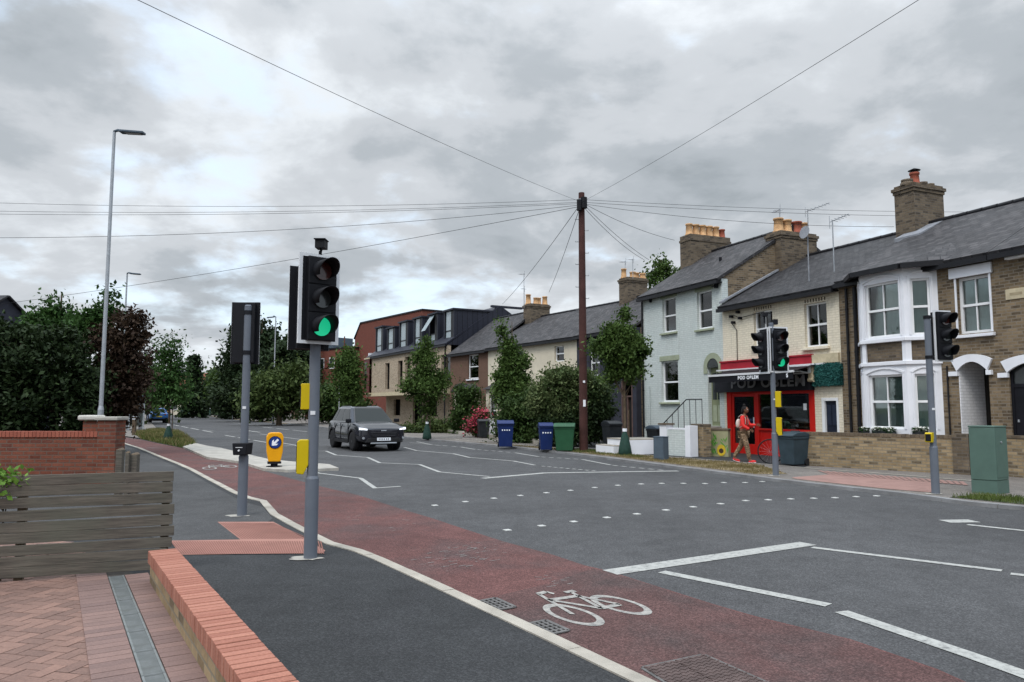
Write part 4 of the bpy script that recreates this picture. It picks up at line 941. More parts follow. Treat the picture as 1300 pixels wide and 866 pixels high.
# bay: three faces, built as one stack of piers and panels around window openings
zs_w0 = Hw.uz(1122, 544, -bd)[1]; zs_w1 = Hw.uz(1122, 476, -bd)[1]     # lower window
zu0 = Hw.uz(1122, 428, -bd)[1]; zu1 = Hw.uz(1122, 358.5, -bd)[1]      # upper window
zband_lo = Hw.uz(1122, 459.5, -bd)[1]; zband_hi = Hw.uz(1122, 435, -bd)[1]
pA, pB, pC, pD = (bl, 0.0), (bl+bd, -bd), (br_-bd, -bd), (br_, 0.0)
def face_xf(a, b):
    a = Vector((*a, 0)); b = Vector((*b, 0)); d = (b-a).normalized(); n = Vector((-d.y, d.x, 0))
    return Matrix(((d.x, n.x, 0, a.x), (d.y, n.y, 0, a.y), (0, 0, 1, 0), (0, 0, 0, 1))), (b-a).length
bay = MB(); bp = MB(); bands = MB(); archl = []; wins = []
for (a, b, hasw) in ((pA, pB, 2), (pB, pC, 1), (pC, pD, 2)):
    X, L = face_xf(a, b); m = 0.15 if hasw == 1 else 0.17
    sub = MB(); hs = [(m, L-m, zs_w0, zs_w1), (m, L-m, zu0, zu1), (m-0.04, L-m+0.04, zband_lo, zband_hi)]
    wallgrid(sub, 0.0, L, 0.0, ew-0.02, hs, 0.0, 0.2); sub.v = [tuple(X @ Vector(p)) for p in sub.v]; bay.idx(sub.v, sub.f)
    sub = MB(); bar(sub, m-0.04, zband_lo, L-m+0.04, zband_hi, 0.05, 0.18); sub.v = [tuple(X @ Vector(p)) for p in sub.v]; bp.idx(sub.v, sub.f)
    for z in (zband_lo-0.001, zband_hi):
        sub = MB(); bar(sub, -0.03, z-0.0, L+0.03, z+0.10 if z > zband_lo else z-0.10, -0.06, -0.002); sub.v = [tuple(X @ Vector(p)) for p in sub.v]; bands.idx(sub.v, sub.f)
    for z0_, z1_ in ((zs_w0, zs_w1), (zu0, zu1)):
        sub = MB(); cu = L/2; hw = (L-2*m)/2; rise = 0.13; n = 10       # segmental hood mould
        for i in range(n):
            def pt(k, o): 
                x = -1+2*k/n; return (cu+x*(hw+0.06+o*0.5), z1_+0.02+rise*(1-x*x)+o)
            q_ = [pt(i, 0), pt(i, 0.05), pt(i+1, 0.05), pt(i+1, 0)]
            sub.prism([(p[0], -0.03, p[1]) for p in q_], (0, 0.028, 0))
        sub.box(m-0.07, m-0.03, -0.025, -0.002, z0_, z1_+0.03); sub.box(L-m+0.03, L-m+0.07, -0.025, -0.002, z0_, z1_+0.03)
        sub.v = [tuple(X @ Vector(p)) for p in sub.v]; archl.append(sub)
    wins.append((X, L, m, hasw))
byo = Hw.part('bay', bay, M['render'])
bp.build('bay_brick_panel', M['gaultdark'], byo); bands.build('string_course', M['render'], byo, 0.012); [a_.build('hood_mould', M['render'], byo) for a_ in archl]
for X, L, m, hw_ in wins:
    for z0_, z1_ in ((zs_w0, zs_w1), (zu0, zu1)):
        window(Hw, (m, L-m, z0_, z1_), xf=X, vbars=1 if hw_ == 1 else 0, recess=0.07, cur='curtain', midf=0.5, parent=byo)
# bay roof blending into the slope
sl = 0.6; ridge_v = 3.9; rzw = Hw.uz(1200, 280, ridge_v)[1]-0.1
gable_roof(Hw, 0.02, Hw.w+0.0, ew, ridge_v, rzw, 7.6, M['slate'], over=0.15)
k_ = (rzw-ew)/ridge_v
o_ = 0.16
e1, e2, e3, e4 = (bl-0.28, -0.10), (bl+bd-0.08, -bd-o_), (br_-bd+0.08, -bd-o_), (br_+0.28, -0.10)
def mainz(v): return ew+k_*v+0.13
t1, t2_ = (bl+0.35, 1.1), (br_-0.35, 1.1)
tz = mainz(1.1)+0.0; ez_ = ew+0.05
mb = MB(); 
top = [Vector((*t1, tz)), Vector((*t2_, tz))]
E = [Vector((*p, ez_)) for p in (e1, e2, e3, e4)]; EI = [Vector((e1[0]-0.1, 0.35, mainz(0.35)-0.05)), Vector((e4[0]+0.1, 0.35, mainz(0.35)-0.05))]
e0z = ez_; ti = Vector((0, 0, 0.05))
for q_ in ([E[1], E[2], top[1], top[0]], [EI[0], E[0], E[1]], [E[2], E[3], EI[1]], [EI[0], E[1], top[0]], [E[2], EI[1], top[1]]): mb.prism(q_, (0, 0, 0.03))
Hw.part('bay_roof', mb, M['slate'])
mb = MB()
for a, b in ((E[0], E[1]), (E[1], E[2]), (E[2], E[3])):
    n_ = Vector(((b-a).y, -(b-a).x, 0)).normalized(); 
    mb.prism([(a.x, a.y, ez_-0.12), (b.x, b.y, ez_-0.12), (b.x+n_.x*0.1, b.y+n_.y*0.1, ez_-0.12), (a.x+n_.x*0.1, a.y+n_.y*0.1, ez_-0.12)], (0, 0, 0.13))
mb.prism([(p.x, p.y, ez_-0.06) for p in E], (0, 0, 0.03)); Hw.part('bay_gutter', mb, M['gutter'])
# porch (recessed) under white arches
u0, u1, zb_, zt = dp[0], dp[1], 0.2, dp[3]
mb = MB(); bar(mb, u0+0.001, 0.1, u0+0.03, zt+0.16, 0.003, 1.6); bar(mb, u0, zt+0.17, u1, zt+0.22, 0.29, 1.6); Hw.part('porch_wall', mb, M['whitebrick'])
mb = MB(); bar(mb, u1-0.02, 0.1, u1+0.0, zt, 0.29, 1.6); Hw.part('porch_side', mb, M['whitebrick'])
mb = MB(); bar(mb, u0, -0.02, u1, 0.42, 0.02, 1.6); Hw.part('porch_step', mb, M['kerb'], bevel=0.01)
mb = MB(); bar(mb, u0+0.03, 0.42, u0+0.14, zt, 1.3, 1.38); bar(mb, u1-0.12, 0.42, u1-0.02, zt, 1.3, 1.38); bar(mb, u0+0.14, zt-0.5, u1-0.12, zt-0.42, 1.3, 1.38); fr_ = Hw.part('door_frame', mb, M['upvc'])
mb = MB(); bar(mb, u0+0.14, 0.42, u1-0.12, zt-0.5, 1.33, 1.38); Hw.part('door', mb, mplain('dark_red_door', (0.05, 0.008, 0.008), 0.4))
mb = MB(); bar(mb, u0+0.14, zt-0.42, u1-0.12, zt, 1.34, 1.37); Hw.part('fanlight', mb, M['lens'])
def arch_hood(H, u0, u1, zt, name='porch_arch', ext=0.13):
    mb = MB(); n = 14; c = (u0+u1)/2; hw = (u1-u0)/2
    for i in range(n):
        def pt(k, top):
            x = -1+2*k/n
            return (c+x*(hw+(ext if top else 0.0)), zt-0.02+(0.22*(1-x*x) if not top else 0.26+0.14*(1-x*x)*1.0)-(0.0 if not top else 0.0))
        mb.prism([(p[0], -0.07, p[1]) for p in (pt(i, 0), pt(i, 1), pt(i+1, 1), pt(i+1, 0))], (0, 0.066, 0))
    mb.box(u0-ext-0.08, u0+0.02, -0.08, -0.003, zt-0.13, zt-0.021); mb.box(u1-0.02, u1+ext-0.02, -0.08, -0.003, zt-0.13, zt-0.021)
    return H.part(name, mb, M['render'])
arch_hood(Hw, u0, u1, zt-0.03)
mb = MB(); n = 12; c = (u0+u1)/2; hw = (u1-u0)/2       # wall above the opening is cut to the arch by a soffit piece
downpipe(Hw, 0.32, 0.0, 0.1, ew-0.2); downpipe(Hw, bl-0.08, 0.0, 0.1, ew-0.2, 0.05)
downpipe(Hw, Hw.uz(1205, 520)[0]+0.02, 0.03, 0.1, zt+0.1, 0.02)
cz1 = Hw.uz(1164, 238, ridge_v)[1]
chimney(Hw, -0.25, ridge_v+0.0, 0.7, 1.35, ew+0.3, cz1, M['gaultdark'], [(0, -0.5, 0.16, 0.14, 'gaultdark'), (0, -0.15, 0.42, 0.12, 'potred'), (0, 0.2, 0.16, 0.12, 'gaultdark'), (0, 0.52, 0.14, 0.12, 'gaultdark')], courses=2)
mb = MB(); mb.cyl((-0.25, ridge_v-0.15, cz1+0.42), (-0.25, ridge_v-0.15, cz1+0.5), 0.1, n=12); mb.lathe([(0.16, cz1+0.5), (0.19, cz1+0.52), (0.02, cz1+0.6)], 12, (-0.25, ridge_v-0.15)); Hw.part('chimney_cowl', mb, M['gutter'])
mb = MB(); mb.prism([(-0.32, ridge_v-1.1, mainz(ridge_v-1.1)-0.12), (-0.32, ridge_v+0.2, mainz(ridge_v)-0.12), (-0.32, ridge_v+0.2, mainz(ridge_v)+0.1), (-0.32, ridge_v-1.1, mainz(ridge_v-1.1)+0.06)], (0.9, 0, 0)); Hw.part('flashing', mb, M['lead'])

# ---- the next house along, mostly outside the frame
Hn = House('brick_house_at_the_edge', 'brown brick house with dark arched doorway and pale stone plaque beside the green cabinet', P_w1, P_n1)
dn_ = (0.2, 1.35, -0.05, Hn.uz(1290, 470)[1]+0.16)
wq = (2.6, 3.7, 3.1, 4.6); wq2 = (2.5, 3.8, 0.9, 2.4)
body(Hn, 7.6, ew, M['gault'], [dn_, wq, wq2], left=False)
window(Hn, wq, vbars=1, sill=M['render']); window(Hn, wq2, vbars=1, sill=M['render'])
arch_hood(Hn, dn_[0], dn_[1], dn_[3]-0.19)
mb = MB(); bar(mb, dn_[0]-0.02, 0.1, dn_[0]+0.06, dn_[3], 0.05, 0.12); bar(mb, dn_[1]-0.06, 0.1, dn_[1]+0.02, dn_[3], 0.05, 0.12); bar(mb, dn_[0]+0.06, dn_[3]-0.55, dn_[1]-0.06, dn_[3]-0.47, 0.05, 0.12); bar(mb, dn_[0], dn_[3]-0.06, dn_[1], dn_[3], 0.04, 0.12); Hn.part('door_frame', mb, M['black'])
mb = MB(); bar(mb, dn_[0]+0.06, 0.3, dn_[1]-0.06, dn_[3]-0.55, 0.07, 0.12); dq = Hn.part('door', mb, M['black'])
mb = MB(); mb.box(dn_[0]+0.12, dn_[0]+0.15, 0.04, 0.07, 1.3, 1.36); mb.build('handle', M['galv'], dq)
mb = MB(); bar(mb, dn_[0]+0.06, dn_[3]-0.47, dn_[1]-0.06, dn_[3]-0.06, 0.09, 0.1); Hn.part('fanlight', mb, M['lens'])
mb = MB(); bar(mb, dn_[0], -0.02, dn_[1], 0.3, 0.02, 0.25); Hn.part('step', mb, M['kerb'])
q = Hn.rect(1277, 366, 1304, 379.5); mb = MB(); mb.box(*q[:2], -0.02, 0.01, *q[2:]); pq = Hn.part('plaque', mb, M['stone'], bevel=0.006)
mb = MB(); 
for k in range(7): x = q[0]+0.1+(q[1]-q[0]-0.2)*k/7; mb.box(x, x+0.045, -0.024, -0.0195, (q[2]+q[3])/2-0.03, (q[2]+q[3])/2+0.03)
mb.build('worn_inscription', mplain('insc', (0.3, 0.25, 0.16), 0.9), pq)
gable_roof(Hn, 0.02, Hn.w, ew, ridge_v, rzw, 7.6, M['slate'], over=0.15)
mb = MB(); mb.box(0.35, Hn.w, -0.14, -0.004, ew-0.22, ew-0.1); Hn.part('white_fascia', mb, M['upvc'])
# ---- terrace further left: set a little back from the blue house
def xy(px, z_eave, py):   # ground position under an eave point of known height
    d = ray(px, py); t = (z_eave-CAMH)/d.z; return (d.x*t, d.y*t)
q1 = (5.7, 34.0); q2 = (3.38, 38.5); q3 = (-1.50, 46.4); q4 = (-4.25, 51.0)
H1 = House('dark_terraced_house', 'charcoal dark terraced house half hidden behind the street tree and flowering hedge', q2, q1)
e1_ = H1.uz(770, 421)[1]
dd1 = (H1.w-1.15, H1.w-0.3, -0.05, 2.9)
body(H1, 7, e1_, M['charcoal'], [dd1, (1.2, 2.1, 3.2, 4.5)], side=M['gault'])  # front wall given one even charcoal tone
window(H1, (1.2, 2.1, 3.2, 4.5), vbars=0)
mb = MB(); bar(mb, dd1[0], 0, dd1[0]+0.07, 2.9, -0.01, 0.1); bar(mb, dd1[1]-0.07, 0, dd1[1], 2.9, -0.01, 0.1); bar(mb, dd1[0]+0.07, 2.1, dd1[1]-0.07, 2.17, -0.01, 0.1); bar(mb, (dd1[0]+dd1[1])/2-0.03, 0, (dd1[0]+dd1[1])/2+0.03, 2.1, 0.0, 0.1)
H1.part('alley_gate_frame', mb, mplain('faded_brown', (0.12, 0.075, 0.065), 0.8)); mb = MB(); bar(mb, dd1[0]+0.07, 0, dd1[1]-0.07, 2.1, 0.12, 0.15); H1.part('door', mb, M['dark'])
rv = 3.6; rz1 = H1.uz(795, 381, rv)[1]-0.1
gable_roof(H1, 0, H1.w, e1_, rv, rz1, 7, M['slate'], ridge=True)
cu1 = H1.uz(804, 385, rv)[0]
chimney(H1, cu1, rv, 0.8, 1.3, e1_+0.3, H1.uz(803, 354, rv)[1], M['gaultdark'], [(-0.15, -0.5, 0.5, 0.12, 'pot'), (0.12, -0.1, 0.32, 0.14, 'pot'), (-0.1, 0.3, 0.34, 0.14, 'pot'), (0.15, 0.55, 0.3, 0.13, 'pot')], courses=2)
aerial(H1, (cu1+0.4, rv-0.3, H1.uz(803, 354, rv)[1]-0.3), 1.3, 2.9, 5, 0.6); aerial(H1, (cu1-0.7, rv, rz1+0.1), 2.2, 2.9, 5, 0.7)
H2 = House('cream_terraced_houses', 'long cream rendered terraced house under a low slate roof behind the hedge', q3, q2)
e2_ = H2.uz(680, 434.5)[1]
wa = H2.rect(704, 439, 716, 459); wb = H2.rect(654, 446, 664, 466); wc = H2.rect(634, 505, 645, 540)
body(H2, 7, e2_, M['creamrender'], [wa, wb], side=M['gault'])
window(H2, wa, frame=None); window(H2, wb)
gable_roof(H2, 0, H2.w, e2_, rv, (rz1+H2.uz(700, 400, rv)[1])/2-0.1, 7, M['slate'])
# small projecting porch / bay with slate top
pq0, pq1 = H2.uz(617, 500, -0.8)[0], H2.uz(634, 500, -0.8)[0]
pq0 = max(pq0, 0.02); zt_ = H2.uz(625, 494, -0.8)[1]
mb = MB(); bar(mb, pq0, 0, pq0+0.35, zt_, -0.8, -0.002); bar(mb, pq1-0.35, 0, pq1, zt_, -0.8, -0.002); bar(mb, pq0+0.35, zt_-0.35, pq1-0.35, zt_, -0.8, -0.002); bar(mb, pq0+0.35, 0, pq1-0.35, 0.5, -0.8, -0.002); bb = H2.part('bay', mb, M['creamrender'])
window(H2, (pq0+0.35, pq1-0.35, 0.5, zt_-0.35), recess=-0.7, parent=bb, cur='blind')
mb = MB(); mb.prism([(pq0-0.15, -0.98, zt_), (pq0-0.15, -0.003, zt_), (pq0-0.15, -0.003, zt_+0.45)], (pq1-pq0+0.3, 0, 0)); mb.build('bay_roof', M['slate'], bb)
chimney(H2, 0.25, rv-0.1, 0.85, 1.5, e2_+0.2, H2.uz(684, 386, rv)[1]-0.05, M['gaultdark'], [(-0.15, -0.55, 0.62, 0.14, 'pot'), (0.12, -0.15, 0.42, 0.13, 'pot'), (-0.1, 0.2, 0.46, 0.15, 'pot'), (0.1, 0.58, 0.55, 0.14, 'pot')], courses=2)
aerial(H2, (-0.5, rv-0.6, H2.uz(684, 386, rv)[1]-1.2), 3.3, 3.0, 5, 0.8); aerial(H2, (0.0, rv-0.9, H2.uz(684, 386, rv)[1]-0.3), 1.3, 2.8, 4, 0.5)
H3 = House('brown_terraced_house', 'brown painted narrow terraced house with white sash window and arched porch', q4, q3)
e3_ = H3.uz(600, 446)[1]
wv = H3.rect(594, 450, 607.5, 481)
bw0, bw1 = H3.uz(603, 510)[0], H3.uz(613, 510)[0]
do = (0.35, 1.25, -0.05, 2.35)
body(H3, 7, e3_, M['brown'], [wv, do], side=M['brown'])
window(H3, wv, fw=0.08, sill=M['render'])
gable_roof(H3, -0.05, H3.w, e3_, rv, H3.uz(640, 405, rv)[1], 7, M['slate'])
mb = MB(); n = 12; uc = 0.8
for i in range(n):
    a0, a1 = math.pi*i/n, math.pi*(i+1)/n
    mb.prism([(uc+0.45*math.cos(a0), -0.02, 2.3+0.45*math.sin(a0)), (uc+0.62*math.cos(a0), -0.02, 2.3+0.62*math.sin(a0)), (uc+0.62*math.cos(a1), -0.02, 2.3+0.62*math.sin(a1)), (uc+0.45*math.cos(a1), -0.02, 2.3+0.45*math.sin(a1))], (0, 0.017, 0))
H3.part('door_arch', mb, M['brown'])
mb = MB(); bar(mb, do[0], -0.02, do[1], 2.35, 0.2, 0.25); H3.part('door', mb, M['dark'])
p0, p1 = 2.0, 4.4; zt_ = H3.uz(608, 497, -0.7)[1]
mb = MB(); bar(mb, p0, 0, p0+0.3, zt_, -0.7, -0.002); bar(mb, p1-0.3, 0, p1, zt_, -0.7, -0.002); bar(mb, p0+0.3, zt_-0.3, p1-0.3, zt_, -0.7, -0.002); bar(mb, p0+0.3, 0, p1-0.3, 0.7, -0.7, -0.002); bb = H3.part('bay', mb, M['creamrender'])
window(H3, (p0+0.3, p1-0.3, 0.7, zt_-0.3), recess=-0.62, parent=bb, cur='blind')
mb = MB(); pts = [(p0-0.15+(p1-p0+0.3)*i/12, -0.9, zt_+0.55*math.sin(math.pi*i/12)**0.8) for i in range(13)]; mb.prism(pts, (0, 0.895, 0)); mb.build('arched_bay_roof', M['slate'], bb)

# ---- modern pale brick block with black dormers
HM = House('modern_brick_block', 'modern pale brick block with six black dormers and overhanging first floor', (-13.3*0.985, 67.9*0.985), (-4.55, 51.7), cat='building')
em = HM.uz(520, 446)[1]; zo = HM.uz(470, 499)[1]
def mh(x0, y0, x1, y1): 
    r_ = list(HM.rect(x0, y0, x1, y1)); return tuple(r_)
hs = [mh(489, 461, 494.5, 494), mh(505, 458, 511, 492), mh(514, 453, 521, 490), mh(560, 450, 571, 482)]
mb = MB(); wallgrid(mb, 1.3, HM.w, zo, em, hs, 0, 0.3); bar(mb, 0, zo, 0.25, em, 2.5, 8.0); HM.part('upper_wall', mb, M['modbrick'])
mb = MB(); bar(mb, 0.0, zo+0.001, HM.w-0.01, em-0.05, 0.9, 8); HM.part('interior', mb, M['dark'])
mb = MB(); bar(mb, -0.05, zo-0.3, HM.w, zo-0.001, -0.02, 8); HM.part('soffit', mb, M['stone'])
mb = MB(); g0 = HM.uz(490, 520, 1.8)[0]; wallgrid(mb, g0, HM.w, 0.0, zo-0.3, [(g0+2.0, g0+3.6, 0.9, 2.3), (g0+6.5, g0+8.5, 0, 2.3), (g0+10, g0+11.5, 0.9, 2.3)], 1.8, 2.0); HM.part('ground_floor_wall', mb, M['modbrick'])
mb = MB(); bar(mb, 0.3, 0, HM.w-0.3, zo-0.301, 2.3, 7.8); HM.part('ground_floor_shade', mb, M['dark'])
for h in hs:
    window(HM, h, style='plain', recess=0.22, mat=M['black'], cur=None, gm=M['glass'], fw=0.05)
# copper corner bay on the left: glass and brown panel
mb = MB(); bar(mb, 0.02, zo, 1.29, em-0.1, -0.25, -0.20); cb = mb; bar(mb, 0.0, zo, 0.1, em-0.1, -0.25, 1.4)
cp = HM.part('corner_panel', mb, mplain('bronze_panel', (0.11, 0.035, 0.03), 0.5, 0.1))
mb = MB(); bar(mb, 0.08, zo+0.25, 0.62, em-0.35, -0.262, -0.251); mb.build('corner_glazing', M['glassd'], cp)
mb = MB(); bar(mb, 0.0, em-0.1, 1.3, em+0.02, -0.3, 0.3); bar(mb, 0.0, zo-0.1, 1.3, zo, -0.3, 0.3); mb.build('corner_trim', M['stone'], cp)
# mansard: sloping dark roof with dormers
mr = 4.2; zr = HM.uz(640, 389, mr)[1]
gable_roof(HM, 0.0, HM.w+0.05, em+0.05, mr, zr, 9.0, M['zinc'], over=0.1, ridge=False)
gable_tri(HM, HM.w-0.1, 0.14, em, mr, zr+0.08, 9.0, M['zinc'], 'end_gable')
mb = MB(); mb.box(HM.w-0.35, HM.w-0.1, 3.6, 6.2, zr, zr+0.15); HM.part('ridge_cap', mb, M['zinc'])
for k, (x0, x1, yt, yb) in enumerate(((477, 485, 417, 451.5), (491.5, 500, 417.5, 449), (507, 516.5, 410, 446), (525.5, 534.5, 405, 443), (545, 554, 400, 440), (564, 575, 395.5, 436))):
    vf = 0.55; a0, z0_ = HM.uz(x0, yb, vf); a1_, _ = HM.uz(x1+0.5, yb, vf); z1_ = HM.uz((x0+x1)/2, yt, vf)[1]
    z0_ = em+0.3; z1_ = HM.uz((x0+x1)/2, yt-0.5, vf)[1]
    a1_ = max(a1_, a0+1.45)
    back = mr*(z1_-em)/(zr-em)+0.1
    back = min(back, 6.5)
    mb = MB(); bar(mb, a0-0.12, z0_-0.3, a0+0.06, z1_, vf, back); bar(mb, a1_-0.06, z0_-0.3, a1_+0.12, z1_, vf, back); bar(mb, a0-0.2, z1_, a1_+0.2, z1_+0.12, vf-0.12, back+0.2)
    d_ = HM.part('dormer', mb, M['zinc'])
    mb = MB(); bar(mb, a0+0.06, z0_+0.0, a0+0.13, z1_, vf+0.05, vf+0.15); bar(mb, a1_-0.55, z0_, a1_-0.06, z1_, vf+0.05, vf+0.15); bar(mb, a0+0.13, z0_+0.75, a1_-0.55, z0_+0.83, vf+0.05, vf+0.15); bar(mb, a0+0.13, z0_, a1_-0.55, z0_+0.06, vf+0.05, vf+0.15); mb.build('dormer_frame', M['gutter'], d_)
    mb = MB()
    mb.box(a0+0.13, a1_-0.55, vf+0.08, vf+0.09, z0_+0.06, z0_+0.76)
    if k != 4: mb.box(a0+0.13, a1_-0.55, vf+0.08, vf+0.09, z0_+0.82, z1_-0.02)
    else: mb.prism([(a0+0.13, vf-0.75, z0_+1.0), (a1_-0.55, vf-0.75, z0_+1.0), (a1_-0.55, vf+0.02, z1_-0.05), (a0+0.13, vf+0.02, z1_-0.05)], (0, 0.02, 0.01))
    mb.build('pane', mplain('pale_reflective_pane%d' % k, (0.30, 0.36, 0.38), 0.08, 0.1, spec=1.0), d_)
mb = MB(); mb.box(-0.02, 0.3, 0.1, 0.5, em+0.1, em+0.5); HM.part('roof_unit', mb, M['render'])
mb = MB(); mb.box(0, HM.w, -0.12, 0.0, em-0.02, em+0.12); HM.part('gutter', mb, M['gutter'])
downpipe(HM, HM.w-0.2, 0, 0, em, 0.05)

# ---- red brick block behind it
HR = House('red_brick_block', 'tall plain red brick block with sloping left gable behind the modern building', (-19.6, 92), (-9.5, 78), cat='building')
mb = MB(); za = HR.uz(422, 436)[1]; zb2 = HR.uz(458, 411)[1]; ub = HR.uz(458, 411)[0]
mb.prism([(0, 0, 0), (HR.w, 0, 0), (HR.w, 0, zb2), (ub, 0, zb2), (0, 0, za)], (0, 9, 0)); HR.part('wall', mb, M['farred'])
mb = MB(); mb.prism([(-0.15, -0.1, za+0.02), (ub, -0.1, zb2+0.02), (ub, -0.1, zb2+0.17), (-0.15, -0.1, za+0.17)], (0, 9.2, 0)); mb.box(ub+0.001, HR.w+0.1, -0.1, 9.1, zb2+0.02, zb2+0.17); HR.part('roof_edge', mb, M['gutter'])
mb = MB(); c_ = HR.uz(437, 470)[0]; mb.box(c_-0.1, c_+0.1, -0.08, -0.002, 0, zb2-1.2); HR.part('brick_pier', mb, M['farred'])
HR2 = House('low_red_brick_building', 'lower red brick building with flat roof behind the street trees on the far bend', (-27, 97), (-19.8, 90), cat='building')
z2 = HR2.uz(400, 446)[1]; mb = MB(); mb.box(0, HR2.w, 0, 7, 0, z2); HR2.part('wall', mb, M['farred']); mb = MB(); mb.box(-0.1, HR2.w+0.1, -0.1, 7.1, z2+0.001, z2+0.2); HR2.part('flat_roof', mb, M['gutter'])
for x0, x1 in ((0.8, 2.0), (3.2, 4.4), (5.6, 6.8)):
    mb = MB(); mb.box(x0, x1, -0.05, -0.002, z2-2.4, z2-1.0); ww = HR2.part('window', mb, M['upvc']); mb = MB(); mb.box(x0+0.08, x1-0.08, -0.06, -0.0501, z2-2.3, z2-1.1); mb.build('pane', M['lens'], ww)
mb = MB(); mb.box(1.0, 3.2, 2, 5, z2+0.2, z2+1.9); HR2.part('roof_plant_room', mb, M['darkcab'])

def far_house(name, label, A, B, ez, rz_, wall, roof, depth=8, wins=2, chim=True):
    H = House(name, label, A, B, z=0); mb = MB(); mb.box(0, H.w, 0, depth, 0, ez); H.part('wall', mb, wall)
    gable_roof(H, -0.2, H.w+0.2, ez, depth/2, rz_, depth, roof, ridge=False); gable_tri(H, 0, 0.2, ez, depth/2, rz_, depth, wall); gable_tri(H, H.w-0.2, 0.2, ez, depth/2, rz_, depth, wall)
    for k in range(wins):
        for zc in (1.6, 4.1):
            if zc+0.7 > ez: continue
            c = H.w*(k+0.5)/wins; mb = MB(); mb.box(c-0.7, c+0.7, -0.05, -0.002, zc-0.6, zc+0.6); w = H.part('window', mb, M['upvc']); mb = MB(); mb.box(c-0.62, c+0.62, -0.06, -0.0505, zc-0.52, zc+0.52); mb.build('pane', M['lens'], w)
    if not chim: return H
    mb = MB(); mb.box(H.w*0.7, H.w*0.7+0.7, depth/2-0.4, depth/2+0.4, ez+0.5, rz_+1.1); H.part('chimney', mb, M['gaultdark'])
    return H
far_house('distant_house', 'distant house with red tiled roof and cream walls left of the road end', (-72, 150), (-58, 152), 5.2, 8.6, M['creamrender'], M['redtile'])
far_house('distant_house', 'distant red roofed house peeping between the sapling and the conifer', (-66, 175), (-52, 172), 5.4, 9.4, M['farred'], M['redtile'])
far_house('distant_house', 'distant white house behind the parked cars at the end of the road', (-62, 205), (-46, 190), 5.0, 8.0, M['creamrender'], M['slate'])
far_house('distant_house', 'distant pale house with slate roof on the right side of the bend', (-43, 150), (-36, 128), 5.0, 8.0, M['creamrender'], M['slate'])
far_house('hidden_house', 'house behind the big hedge showing only a dark slate roof corner at far left', (-41.6, 40), (-29.8, 38.5), 5.4, D(0, 379, 43).z, M['charcoal'], M['slatedark'], chim=False)

# ------------------------------------------------------------------ garden walls, steps, railings
def wall_thing(name, label, a_px, b_px, h, th, mat, cap=None, capm=None, z=ZF, cat='wall', a=None, b=None):
    a = a or G(*a_px, z); b = b or G(*b_px, z); d = (b-a); 
    t = thing(name, label, cat, (a.x, a.y, z-0.03), math.atan2(d.y, d.x)); L = d.length
    mb = MB(); mb.box(0, L, 0, th, 0, h); mb.build('wall_body', mat, t)
    if cap:
        mb = MB(); mb.box(-cap, L+cap, -cap, th+cap, h+0.001, h+0.07); mb.build('coping', capm or mat, t, bevel=0.01)
    return t, L
# long yellow garden wall in front of the bay house, with an end pier and a return
t, L = wall_thing('yellow_brick_garden_wall', 'low mottled yellow brick garden wall in front of the white bay', (1021, 591), (1231, 603), 0.86, 0.22, M['gaultwall'])
mb = MB(); x = 0.0
while x < L-0.1: mb.box(x+0.004, x+0.10, -0.012, 0.232, 0.861, 0.94+rnd.uniform(-0.004, 0.004)); x += 0.104
mb.build('coping', mrand('yellow_coping', (0.08, 0.06, 0.04), (0.17, 0.125, 0.08)), t)
mb = MB(); mb.box(L-0.32, L+0.02, -0.04, 0.3, 0.0, 0.98); mb.box(L-0.22, L+0.0, 0.3, 2.0, 0, 0.86); mb.build('end_pier', M['gaultdark'], t)
# low wall right of the porch, beyond the cabinet
a_ = G(1268, 604, ZF); b_ = a_+fdir*4
t, L = wall_thing('yellow_brick_side_wall', 'yellow brick garden wall at the right edge behind the green cabinet', None, None, 0.9, 0.22, M['gaultwall'], 0.02, M['gaultdark'], a=a_, b=b_)
# blue house forecourt: white pier + wall, brick pier, mural wall
t, L = wall_thing('pale_forecourt_wall', 'low pale blue painted forecourt wall between two white piers', (847, 578), (873, 580), 0.88, 0.2, M['bluepaint'])
mb = MB(); mb.box(-0.28, 0.02, -0.05, 0.27, 0, 1.02); mb.build('pier', M['render'], t); mb = MB(); mb.box(-0.32, 0.06, -0.09, 0.31, 1.021, 1.08); mb.build('pier_cap', M['gaultdark'], t)
mb = MB(); mb.box(L-0.02, L+0.2, -0.08, 0.27, 0, 1.02); mb.build('pier', M['render'], t); mb = MB(); mb.box(0.06, L-0.05, -0.01, 0.19, 0.881, 0.93); mb.build('coping', M['render'], t)
t, L = wall_thing('brick_pier', 'short bare brick pier between white pier and painted mural wall', (878.5, 579), (893.5, 580.5), 1.0, 0.3, M['gaultwall'], 0.015, M['gaultdark'])
t, L = wall_thing('mural_wall', 'low wall painted with green jungle leaves beside the red shop', (894, 579), (925, 580.5), 0.86, 0.16, mplain('mural_base', (0.30, 0.29, 0.17), 0.8, 0.15, 3), 0.02, M['gaultdark'])
r2 = random.Random(4)
